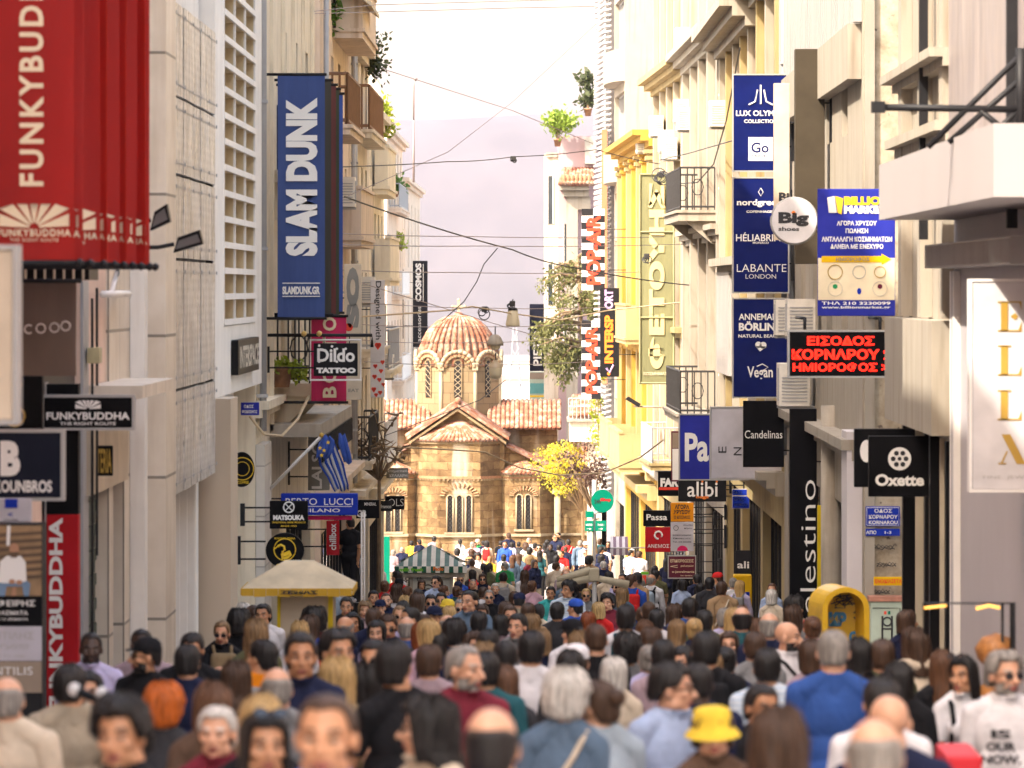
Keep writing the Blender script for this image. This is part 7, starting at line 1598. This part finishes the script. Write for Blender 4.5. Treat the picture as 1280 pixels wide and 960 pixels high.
def simple(nm, f, mats):
    g = MB(); f(g); me = bpy.data.meshes.new(nm); me.from_pydata(g.v, [], g.f)
    for m in g.mats: me.materials.append(m)
    me.polygons.foreach_set('material_index', g.mi); me.polygons.foreach_set('use_smooth', g.sm); return me
def _glasses(g, lens=LENS):
    for s in (-1, 1):
        n = 16; o = [(s*.034+.0255*math.cos(2*math.pi*i/n), -.096, .002+.0195*math.sin(2*math.pi*i/n)-.003*abs(math.cos(2*math.pi*i/n))) for i in range(n)]
        if lens: g.prism(o, (0, .003, 0), lens)
        g.tube(o, .002 if lens else .0028, BLACKP, 4, closed=True); g.tube([(s*.058, -.093, .006), (s*.078, -.06, .006), (s*.083, .012, .004)], .0026, BLACKP, 4)
    g.tube([(-.010, -.098, .004), (.010, -.098, .004)], .002, BLACKP, 4)
GLS = {'sunglasses': simple('sunglasses', _glasses, 0), 'glasses': simple('glasses', lambda g: _glasses(g, None), 0)}
def _cap(g):
    m = CLOTH['black']; g.lathe((0, .014, .045), [(.091, -.005), (.092, .02), (.084, .055), (.058, .083), (.02, .094), (.001, .095)], m, 24, wob=lambda a, z: 1+.12*abs(math.sin(a))); n = 14
    o = [(.080*math.cos(math.pi*i/n), -.065-.080*math.sin(math.pi*i/n), .050-.012*math.sin(math.pi*i/n)) for i in range(n+1)]; g.prism(o, (0, 0, .006), m)
def _bucket(g):
    m = CLOTH['yellow']; g.lathe((0, .010, .03), [(.128, -.045), (.124, -.042), (.096, .0), (.094, .01), (.088, .05), (.080, .078), (.05, .09), (.001, .092)], m, 28, wob=lambda a, z: (1+.10*abs(math.sin(a)))*(1+.02*math.sin(a*3)))
    g.lathe((0, .010, .03), [(.128, -.045), (.097, -.002)], m, 28, wob=lambda a, z: 1+.10*abs(math.sin(a)))
HATS = {'cap': simple('cap', _cap, 0), 'bucket': simple('bucket_hat', _bucket, 0)}
def _backpack(g):
    m = CLOTH['black']; g.bbox(-.135, .135, .135, .275, 1.02, 1.42, m, .045); g.bbox(-.10, .10, .26, .315, 1.06, 1.24, m, .02)
    for s in (-1, 1): g.tube([(s*.085, .15, 1.40), (s*.095, .06, 1.475), (s*.10, -.06, 1.43), (s*.105, -.125, 1.32), (s*.125, -.11, 1.18), (s*.15, .02, 1.08), (s*.12, .15, 1.06)], .019, m, 6)
    g.sm = [True]*len(g.sm)
def _strap(g):
    m = CLOTH['black']; g.tube([(-.11, .06, 1.475), (-.07, -.09, 1.41), (.02, -.155, 1.28), (.12, -.125, 1.08), (.20, -.02, .96), (.17, .12, 1.00), (.06, .155, 1.18), (-.05, .145, 1.36), (-.11, .06, 1.475)], .014, m, 5)
BAGS = {'backpack': simple('backpack', _backpack, 0), 'strap': simple('bag_strap', _strap, 0)}
USED = {}
def person(px, top, head, tp, face, hair, hcol, skin, garm, col, extra='', legs='navy', label=None, H=None, yfix=None):
    """top = photo row of the crown, head = height of the head in photo pixels (sets the distance), face: turn in degrees, 0 looks at the camera"""
    T = TPL[tp]; y = yfix or .237*F/head
    h = lambda yy: (ZC-(top-VY)/F*yy)-gz(yy)
    lo, hi = (1.54, 1.74) if T['sex'] == 'f' else (1.62, 1.87)
    if not yfix:
        if h(y) < lo: y = F*(ZC-lo)/(top-VY-SLOPE*F)
        elif h(y) > hi: y = F*(ZC-hi)/(top-VY-SLOPE*F)
    Hh = H or max(lo-.1, min(hi+.1, h(y))); k = Hh/1.735
    return place(X(px, y), y, k, tp, face, hair, hcol, skin, garm, col, extra, legs, label)
PEOPLE = []; LR = random.Random(5)
def place(x, y, k, tp, face, hair, hcol, skin, garm, col, extra, legs, label, zoff=None):
    T = TPL[tp]; z = gz(y) if zoff is None else zoff
    b = bpy.data.objects.new('person', T['body']); COL.objects.link(b); b.location = (x, y, z); b.scale = (k*LR.uniform(.95, 1.06), k*LR.uniform(.96, 1.06), k); b.rotation_euler = (R(LR.uniform(-3, 3)), R(LR.uniform(-2.5, 2.5)), R(face))
    for i in range(6): b.material_slots[i].link = 'OBJECT'
    hm_ = HAIR[hcol]; mats = [SKIN[skin], LIP if skin != 'dark' else SKIN['dark'], hm_, hm_ if 'beard' in extra else SKIN[skin], EYEW, EYED]
    for i, m in enumerate(mats): b.material_slots[i].material = m
    b['category'] = 'person'; b['group'] = 'people in the crowd'
    def kid(nm, me, m, head=False, mat=None):
        o = bpy.data.objects.new(nm, me); COL.objects.link(o); o.parent = b
        if head: o.matrix_local = T['HM'] @ (mat or Matrix.Identity(4))
        if m is not None: o.material_slots[0].link = 'OBJECT'; o.material_slots[0].material = m
        return o
    kid({'jacket': 'jacket', 'hoodie': 'hoodie'}.get(garm, 'shirt'), T[garm], CLOTH[col]); kid('trousers', T['trousers'], CLOTH[legs]); kid('shoes', T['shoes'], CLOTH['black' if legs != 'black' else 'white'])
    if 'cap' in extra.split() or any(w.startswith('cap') for w in extra.split()): hair = {'short': 'crop', 'quiff': 'crop', 'curly': 'crop'}.get(hair, hair)
    if hair != 'bald' and 'bucket' not in extra: kid('hair', HAIRS[hair], hm_, True)
    elif 'bucket' in extra: kid('hair', HAIRS['bob'], hm_, True, Matrix.Diagonal((1, 1, .8, 1)))
    for w in extra.split():
        if w in GLS: kid(w, GLS[w], None, True)
        elif w == 'shades_up': kid('sunglasses', GLS['sunglasses'], None, True, Matrix.Translation((0, -.004, .082)) @ Matrix.Rotation(-.55, 4, 'X') @ Matrix.Scale(1.1, 4))
        elif w.startswith('cap'): kid('cap', HATS['cap'], CLOTH[w[4:] or 'black'], True)
        elif w == 'bucket': kid('bucket_hat', HATS['bucket'], None, True)
        elif w.startswith('backpack'): kid('backpack', BAGS['backpack'], CLOTH[w[9:] or 'black'])
        elif w.startswith('frontpack'): o = kid('backpack', BAGS['backpack'], CLOTH['khaki']); o.matrix_local = Matrix.Rotation(math.pi, 4, 'Z')
        elif w.startswith('strap'): kid('bag_strap', BAGS['strap'], CLOTH[w[6:] or 'black'])
    PEOPLE.append((b, dict(x=x, y=y, tp=tp, face=face, hair=hair, hcol=hcol, skin=skin, garm=garm, col=col, extra=extra, k=k, label=label)))
    return b
# ------------------------------------------------------------------ the crowd, from the photograph
TBL = '''
22 845 55 m1 175 balding grey fair jacket cream|c
82 828 52 m2 200 short black tan jacket beige|c
122 838 45 f1 0 long black fair shirt floral glasses|c
112 790 42 m1 5 crop black dark shirt lavender beard
170 797 46 m5 -25 crop black tan tee black cap:black,sunglasses,beard
187 785 40 m1 -10 crop black dark tee mauve
230 792 26 m3 -5 short black tan jacket black
242 806 42 m1 178 short black tan tee navy
274 776 32 f3 10 tied darkblond fair jacket black sunglasses,frontpack
307 766 27 m1 185 afro black dark jacket black
318 800 40 m4 190 short black tan shirt orange backpack:grey
208 857 62 f1 180 curly orange fair jacket charcoal
258 853 66 f2 180 long chestnut fair jacket brown
271 884 66 f1 -10 short white fair shirt maroon
190 874 86 m4 -60 curly black tan jacket black
312 893 82 f2 -15 long black tan shirt black shades_up
337 755 28 m2 10 short black tan shirt white strap:black
326 775 38 f1 178 wavy darkblond fair jacket olive
367 755 26 m1 180 short black tan tee black
383 762 27 m1 -15 curly black olive tee white
401 762 26 m1 182 afro black dark tee maroon
428 746 24 m1 -5 short black tan tee black
371 778 27 f1 180 wavy blond fair tee white
425 770 30 m4 -70 balding grey tan tee navy
448 766 28 f1 5 long black olive tank black
490 768 30 m3 0 short brown tan tee navy sunglasses
507 770 25 m1 180 balding grey fair tee blue
526 778 34 f1 180 bob red fair jacket charcoal
545 775 36 f2 190 bob blond fair tee pink backpack:navy
566 775 33 m1 180 curly black tan tee navy
378 791 56 m1 5 short black olive tee navy
430 786 50 m4 -15 quiff black tan tee black
472 800 50 m5 30 short black tan tee navy sunglasses,beard
507 799 60 m5 215 short black tan tee black
415 824 55 f1 180 wavy blond fair tank khaki
460 831 54 f4 -60 wavy black olive shirt floral glasses
573 804 58 m4 10 crop grey fair tee maroon beard
394 866 102 m1 -5 crop brown tan tee royal
334 870 76 f1 178 long blond fair shirt black
540 871 76 f4 -50 wavy black fair shirt cream sunglasses
628 879 100 m1 170 balding black fair jacket maroon
615 815 48 m1 180 short black tan tee teal
640 832 42 f1 180 long chestnut fair tee charcoal
586 790 32 f1 20 wavy brown fair tee black sunglasses
610 787 30 m1 180 short black tan tee white
626 769 28 f1 182 bob black fair tee mauve
655 789 46 m1 178 short black tan tee white
648 767 32 m2 0 short black fair tee grey
667 770 27 f1 180 curly darkblond fair tee teal
680 787 30 f1 180 bob darkblond fair shirt navy
706 774 35 f2 185 ponytail black fair tee white cap:black,strap:black
693 838 66 f1 178 curly white fair jacket denim strap:cream
700 812 48 f1 183 bob black olive tee charcoal
747 779 42 m1 180 crop brown fair tee black
780 755 33 m1 180 short black tan tee white backpack:teal
790 792 36 m1 185 curly black olive tee grey
757 822 46 f1 180 bob white fair jacket cream
765 849 66 f2 200 bun brown fair jacket paledenim
828 829 60 m4 40 quiff black fair shirt lightblue glasses
722 806 32 m1 180 short brown fair tee white cap:white
856 808 38 f4 10 bob black fair tee black sunglasses
874 826 50 m1 180 crop black dark tee navy
893 789 48 m1 178 short black tan tee black backpack:black
915 790 35 f1 -5 long brown fair jacket tan
916 808 38 f1 180 bun black fair shirt navy
846 775 32 f1 178 long darkblond fair shirt beige
868 773 32 f1 180 bun blond fair tee navy
882 762 30 m1 182 short black tan jacket olive
826 762 28 m1 178 short black olive tee white
818 751 28 m1 180 crop brown fair tee navy
856 747 27 m1 180 short black fair shirt blue
927 758 33 m1 180 balding black fair tee teal
953 765 36 m1 175 balding grey fair jacket navy
914 760 30 f1 182 long blond fair tee cream
903 760 21 m1 180 short grey fair shirt lavender
906 882 70 f3 20 long brown fair shirt brown bucket
936 855 60 f4 70 short black olive tee black
975 888 92 f1 180 wavy brown fair jacket brown
753 753 21 f1 180 bob blond fair tee red
985 775 39 m4 30 bald black fair tee white beard,strap:black
996 757 29 f1 178 wavy brown fair tee grey
966 810 44 m1 180 short black tan shirt paleblue_striped
1043 786 54 m1 178 crop grey fair shirt blue
1074 797 46 f1 182 long black fair tee black
1150 786 42 f2 185 wavy brown fair hoodie cream
1130 826 52 f1 175 long black tan jacket black
1088 848 58 m1 190 short black tan tee white shades_up
1132 866 76 m1 183 bald grey fair tee navy
1117 893 98 m1 178 balding grey fair tee grey
1213 820 50 f4 10 long black tan tee white shades_up,backpack:black
1258 816 56 m4 -15 quiff grey fair shirt white sunglasses,beard
1020 800 44 f1 180 bob brown fair shirt mauve
1012 770 32 f1 185 bun chestnut fair tee pink
1100 800 44 m1 180 short brown fair tee olive
1180 812 46 f1 180 long chestnut fair jacket black
350 833 54 m1 180 balding grey fair tee grey
302 828 50 f1 178 wavy brown fair shirt beige
542 670 7.2 m1 178 short black tan tee mauve
515 677 7.6 m1 180 short black dark tee yellow
522 674 7.4 m1 200 short black tan tee navy
575 674 7.4 f1 180 ponytail black fair tee white
596 674 7.4 f1 0 bob white fair tee green
605 679 7.8 m1 190 short black tan tee navy
593 681 8 m1 0 short black olive tee lavender sunglasses
598 692 9.6 f1 5 afro black tan tank white
589 694 9.6 m1 0 short black tan tee white
613 695 9.8 f1 180 ponytail darkblond fair tee yellow
626 676 7.5 m1 180 short black tan tee black
627 686 8.6 m1 182 short black tan tee black
601 704 11 m1 180 short black fair tee navy
489 687 9 f1 175 short grey fair tee mauve
502 684 8.6 m1 180 balding grey fair jacket navy
472 702 11 f1 180 bob blond fair tee white strap:brown
606 717 13 f1 0 long brown fair tank navy sunglasses
591 710 12 f1 180 long black fair tee charcoal
588 724 14 m1 5 crop grey fair tee black
618 729 15 f1 0 short white fair tee navy
500 723 15 m1 185 short black fair jacket grey cap:black
575 727 15 m3 10 short black tan tee royal cap:navy,backpack:white
556 741 18 m1 -10 short black tan tee navy sunglasses
523 741 18 f1 180 bob brown fair jacket black
536 743 18 m1 0 short black tan jacket black sunglasses
552 749 20 m5 30 short blond fair tee denim cap:yellow,sunglasses
581 748 21 m1 5 crop grey fair tee grey sunglasses,backpack:black
600 733 18 m5 215 crop brown fair tee white
613 737 17 m1 0 crop grey fair tee black sunglasses
499 756 21 m1 5 crop darkblond fair tee charcoal sunglasses
488 741 18 m1 0 crop brown fair tee navy beard
478 750 20 f4 50 short black fair jacket navy cap:navy
510 750 20 m1 180 short black tan tee lightblue
543 758 24 m1 20 crop black tan tee black cap:navy
531 769 26 f1 5 long brown fair tee grey
554 768 26 m1 180 balding grey fair tee white
640 680 8 f1 178 bob black fair tee lavender
650 680 8 m1 180 short black fair jacket charcoal
668 679 8.4 m5 185 short black tan tee navy
684 683 8.4 f1 0 short black tan tee cream
690 680 8.6 m1 0 short black dark jacket black
699 681 8.4 m1 170 short black tan shirt grey
705 683 8.6 m1 180 short brown fair jacket navy
724 681 8.6 f1 5 tied black tan tee lavender sunglasses
641 694 10.4 f1 180 long chestnut fair jacket denim
649 692 10 f1 182 long brown fair jacket denim
666 695 10.6 f1 190 bob blond fair jacket maroon
632 702 11.2 m4 195 crop grey fair tee green
628 711 12.6 f1 180 bob black fair shirt white strap:red
658 707 12 m4 195 crop grey fair tee blue backpack:olive
684 709 12.4 m5 200 short black tan tee white
683 733 17 m2 15 short black tan tee turquoise
705 722 15 m1 180 crop grey fair tee denim backpack:grey
730 705 11.8 m1 185 balding grey fair tee lavender
752 701 11.4 m1 180 crop white fair jacket navy
757 709 12 m1 170 short black tan tee white
733 735 17.6 f1 0 tied blond fair tank grey sunglasses
722 737 18 f1 182 bob black tan tee black
714 749 20 m4 190 crop black tan tee royal cap:royal
703 752 21 m1 180 short black tan tee charcoal
678 755 21 f1 180 short black fair shirt cream
731 765 25 f1 180 bob red fair tee white
656 754 21 m1 182 short brown tan tee tan
636 752 20 m1 180 short brown fair tee tan
645 741 18 m1 180 crop black fair tee beige cap:navy
766 743 18 m5 30 curly black fair jacket maroon
777 737 17 f1 178 wavy blond fair jacket charcoal
566 758 22 f1 178 bob blond fair tee olive
590 764 25 m1 182 short black tan tee olive
604 757 22 f1 0 wavy brown fair tee black
640 757 23 m1 5 short brown fair tee grey
462 738 17 m1 10 short black tan jacket black
455 752 22 f1 -5 wavy darkblond fair tee mauve
468 760 24 m1 180 short brown fair jacket navy
478 776 32 f4 40 bob black fair tee lavender
552 790 36 f1 180 long black fair tee grey
600 805 40 f1 182 wavy darkblond fair shirt lavender
540 806 42 m1 178 short brown tan tee mauve
640 800 40 m1 180 crop black dark jacket navy
724 790 38 f1 182 wavy darkblond fair tee beige
815 785 36 f1 180 bob brown fair tee grey
800 775 32 f1 184 long chestnut fair tee charcoal
806 758 27 f1 180 bun brown fair tee blue
945 790 38 m1 182 short brown fair tee grey
940 775 33 f1 178 wavy chestnut fair tee olive
898 815 42 f1 182 long darkblond fair shirt maroon
805 806 42 f1 180 bun grey fair shirt lavender
838 800 40 m1 178 short black fair tee mauve
'''
LOCW = []
for ln in TBL.strip().splitlines():
    ln = ln.split('|')[0].split(); px, top, hd = map(float, ln[:3]); tp = ln[3]; face = float(ln[4]); hair, hcol, skin, garm, col = ln[5:10]
    ex = ' '.join(ln[10].split(',')) if len(ln) > 10 else ''
    yf = .237*F/hd if hd < 13 else None
    if yf:                                                    # far figures: the distance comes from the row alone
        yf = min(193.2, max(60, F*(ZC-1.68)/(top-VY-SLOPE*F))) if top > 705 else min(193.2, .237*F/hd)
        hh = (ZC-(top-VY)/F*yf)-gz(yf); person(px, top, hd, tp, face, hair, hcol, skin, garm, col.replace('_', ' '), ex, rng.choice(['navy', 'black', 'denim', 'beige', 'charcoal']), H=max(1.5, min(1.85, hh)), yfix=yf)
    else: person(px, top, hd, tp, face, hair, hcol, skin, garm, col.replace('_', ' '), ex, rng.choice(['navy', 'black', 'denim', 'beige', 'charcoal', 'denim']))
# man in black on the step ladder
yl = 105.0; place(X(438, yl), yl-.02, 1.0, 'm4', 165, 'crop', 'black', 'tan', 'tee', 'black', '', 'black', 'man in black standing on the step ladder above the crowd', zoff=Z(647, yl)-1.735)
# figures filling the street between the ones singled out
def crowded(x, y, r): return any((d['x']-x)**2+((d['y']-y)*.8)**2 < r*r for _, d in PEOPLE)
BLOCK = [(X(370, 55), 55.6, 1.1), (X(539, 118), 118.9, 1.3), (X(1060, 57), 57.4, .7), (X(743, 78), 78, .3), (X(440, 105), 105, .7), (X(110, 21.5), 21.5, .4), (X(1240, 24), 24.3, 1.2), (X(1246, 36), 36, .5), (X(20, 37), 37.2, .6)]
fr2 = random.Random(99); tries = 0; NF = 0
HH = [('short', 'black', 5), ('crop', 'black', 3), ('short', 'brown', 4), ('crop', 'brown', 2), ('balding', 'grey', 2), ('crop', 'grey', 2), ('curly', 'black', 1)]; HF = [('long', 'black', 3), ('wavy', 'brown', 4), ('bob', 'black', 2), ('bob', 'brown', 2), ('wavy', 'darkblond', 3), ('long', 'blond', 2), ('ponytail', 'brown', 2), ('bun', 'chestnut', 2), ('bob', 'white', 1)]
CL = ['white', 'white', 'black', 'black', 'navy', 'navy', 'charcoal', 'grey', 'lavender', 'lightblue', 'cream', 'beige', 'denim', 'maroon', 'olive', 'mauve', 'royal', 'pink', 'red', 'teal', 'paledenim', 'tan', 'striped', 'floral', 'paleblue striped', 'white', 'cream']
while tries < 9000 and len(PEOPLE) < 298:
    tries += 1; q = fr2.random(); y = (46+q*60, 46+q*147, 108+q*84)[tries % 3]
    xl, xr = (-3.75, 4.0) if y < 130 else (-3.8, 4.0-(y-130)*.033); x = fr2.uniform(xl, xr)
    if y > 184 and x < -5: continue
    pq = VX+F*x/y
    if (1080 < pq < 1140 and y < 71) or (1005 < pq < 1098 and y < 57) or (x > 3.75 and y < 72): continue
    if crowded(x, y, .80) or any((bx-x)**2+(by-y)**2 < br*br for bx, by, br in BLOCK): continue
    fem = fr2.random() < .48; hs, hc_, _ = fr2.choices(HF if fem else HH, [h[2] for h in (HF if fem else HH)])[0]
    away = fr2.random() < .66; face = (180 if away else 0)+fr2.uniform(-22, 22)
    tp = fr2.choice(['f1', 'f2', 'f4', 'f1'] if fem else ['m1', 'm2', 'm4', 'm5', 'm1']); ex = ''
    if away and fr2.random() < .12: ex = 'backpack:'+fr2.choice(['black', 'navy', 'olive', 'grey', 'red'])
    elif not away and fr2.random() < .4: ex = 'sunglasses'
    if fr2.random() < .2: ex += ' strap:'+fr2.choice(['black', 'brown', 'cream', 'red'])
    if fr2.random() < .05 and not fem: ex += ' cap:'+fr2.choice(['black', 'navy', 'white', 'red'])
    if not fem and not away and fr2.random() < .25: ex += ' beard'
    place(x, y, fr2.uniform(.90, .97) if fem else fr2.uniform(.97, 1.06), tp, face, hs, hc_, fr2.choice(['fair', 'fair', 'tan', 'tan', 'olive', 'dark'] if fr2.random() < .3 else ['fair', 'tan', 'tan']), fr2.choice(['tee', 'tee', 'shirt', 'jacket', 'shirt']), fr2.choice(CL), ex.strip(), fr2.choice(['navy', 'black', 'denim', 'beige', 'charcoal']), None); NF += 1
# writing on a white sweatshirt and a print on a black back
for b, d in PEOPLE:
    if d['col'] == 'white' and d['hcol'] == 'grey' and d['garm'] == 'shirt' and d['x'] > 1.5:
        g = MB(); T = TPL[d['tp']]
        for s_, z in (('IS', 1.29), ('OUR', 1.22), ('NOW.', 1.15)): letters(g, s_, (0.0, -.150, z), .055*len(s_), .05, LK, bold=.05)
        me = bpy.data.meshes.new('lettering'); me.from_pydata([(v[0], -.152-.0*v[0], v[2]) for v in g.v], [], g.f); me.materials.append(LK); o = bpy.data.objects.new('lettering', me); COL.objects.link(o); o.parent = b
# ------------------------------------------------------------------ labels for the crowd
HN = dict(short='short {} hair', crop='cropped {} hair', quiff='swept {} hair', curly='curly {} hair', balding='balding {} hair', bob='{} bob', long='long straight {} hair', wavy='long wavy {} hair', tied='tied back {} hair', ponytail='{} ponytail', bun='{} bun', afro='full curly {} hair', bald='bald head')
GN = dict(tee='tee', shirt='shirt', jacket='jacket', hoodie='hooded top', tank='sleeveless top'); CN = dict(darkblond='fair brown', chestnut='reddish brown', blond='blond')
LM = [('the red upright sign', 80, 46), ('the tan pillar', 284, 66), ('the cream market umbrella', 372, 56), ('the step ladder', 440, 105), ('the striped kiosk', 540, 118), ('the triple church window', 574, 194), ('the folded parasol', 743, 78), ('the green round sign', 752, 150), ('the maroon sign', 853, 122), ('the cash machine', 927, 104), ('the yellow booth', 1058, 57), ('the green cabinet', 1110, 71), ('the pipe rack', 1215, 36)]
seen = set(); info = []
for b, d in PEOPLE:
    px = VX+F*d['x']/d['y']; info.append((b, d, px))
def desc(d, who=True):
    w = 'woman' if d['tp'][0] == 'f' else 'man'; hn = HN[d['hair']].format(CN.get(d['hcol'], d['hcol']))
    return f"{w}, {hn}, {CN.get(d['col'], {'paledenim': 'pale denim', 'lightblue': 'light blue'}.get(d['col'], d['col']))} {GN[d['garm']]}"
info.sort(key=lambda t: t[1]['y'])
EXN = {'sunglasses': 'sunglasses', 'glasses': 'glasses', 'shades_up': 'sunglasses on head', 'beard': 'beard', 'bucket': 'yellow bucket hat', 'frontpack': 'khaki pack worn in front'}
def facing(d):
    fc = (d['face']+180) % 360-180
    return 'facing us' if abs(fc) < 35 else ('back turned' if abs(fc) > 145 else 'in profile')
def extras(d):
    out = []
    for w in d['extra'].split():
        out.append(EXN.get(w) or (w[4:]+' cap' if w.startswith('cap') else w[9:]+' backpack' if w.startswith('backpack') else w[6:]+' bag strap'))
    return [q for q in out if q]
for b, d, px in info: d.update(px=px, base=desc(d).replace('paleblue', 'pale blue'), fc=facing(d), ex=extras(d))
def side_of(d, l): return 'left of' if d['px'] < l[1]-12 else ('right of' if d['px'] > l[1]+12 else ('in front of' if d['y'] < l[2] else 'by'))
def nearest(d, n): return sorted(LM, key=lambda l: abs(l[1]-d['px'])+.35*abs(l[2]-d['y']))[n]
ALL = [d for _, d, _ in info]
def only(d, *tests): return sum(all(t(q) for t in tests) for q in ALL) == 1
used_l = {}
for b, d, px in info:
    if d['label']: b['label'] = d['label']; used_l[d['label']] = 1; continue
    B = lambda q: q['base'] == d['base']; Fc = lambda q: q['fc'] == d['fc']; c = []
    for e in d['ex']:
        E = lambda q, e=e: e in q['ex']
        if only(d, B, E): c.append(f"{d['base']}, {e}, {d['fc']}")
    if only(d, B): c.append(f"{d['base']}, {d['fc']}")
    if only(d, B, Fc): c.append(f"{d['base']}, {d['fc']}")
    for n in (0, 1, 2):
        l = nearest(d, n); sd = side_of(d, l); S = lambda q, l=l, sd=sd: side_of(q, l) == sd
        for e in d['ex']:
            E = lambda q, e=e: e in q['ex']
            if only(d, B, E, S): c.append(f"{d['base']}, {e}, {sd} {l[0]}")
        if only(d, B, S): c.append(f"{d['base']}, {sd} {l[0]}")
        if only(d, B, Fc, S): c.append(f"{d['base']}, {d['fc']}, {sd} {l[0]}")
    same = sorted([q for q in ALL if B(q)], key=lambda q: q['y'])
    for lst, w1, w2 in ((same, 'nearest to us', 'farthest away'), (sorted(same, key=lambda q: q['px']), 'leftmost such figure', 'rightmost such figure'), (sorted([q for q in same if Fc(q)], key=lambda q: q['y']), d['fc']+', nearest to us', d['fc']+', farthest away')):
        if lst[0] is d: c.append(f"{d['base']}, {w1}")
        if lst[-1] is d: c.append(f"{d['base']}, {w2}")
    for q in sorted([q for q in ALL if q is not d], key=lambda q: abs(q['px']-px)+3*abs(q['y']-d['y']))[:10]:
        c.append(f"{d['base']}, just {'left' if px < q['px'] else 'right'} of the {'woman' if q['tp'][0] == 'f' else 'man'} in {q['base'].split(', ')[2]}")
    for q in c:
        if len(q.split()) <= 16 and q not in used_l: b['label'] = q; used_l[q] = 1; break
    else: print('NO LABEL', d['base']); b['label'] = d['base']
print('people', len(PEOPLE), 'fill', NF, 'tries', tries)
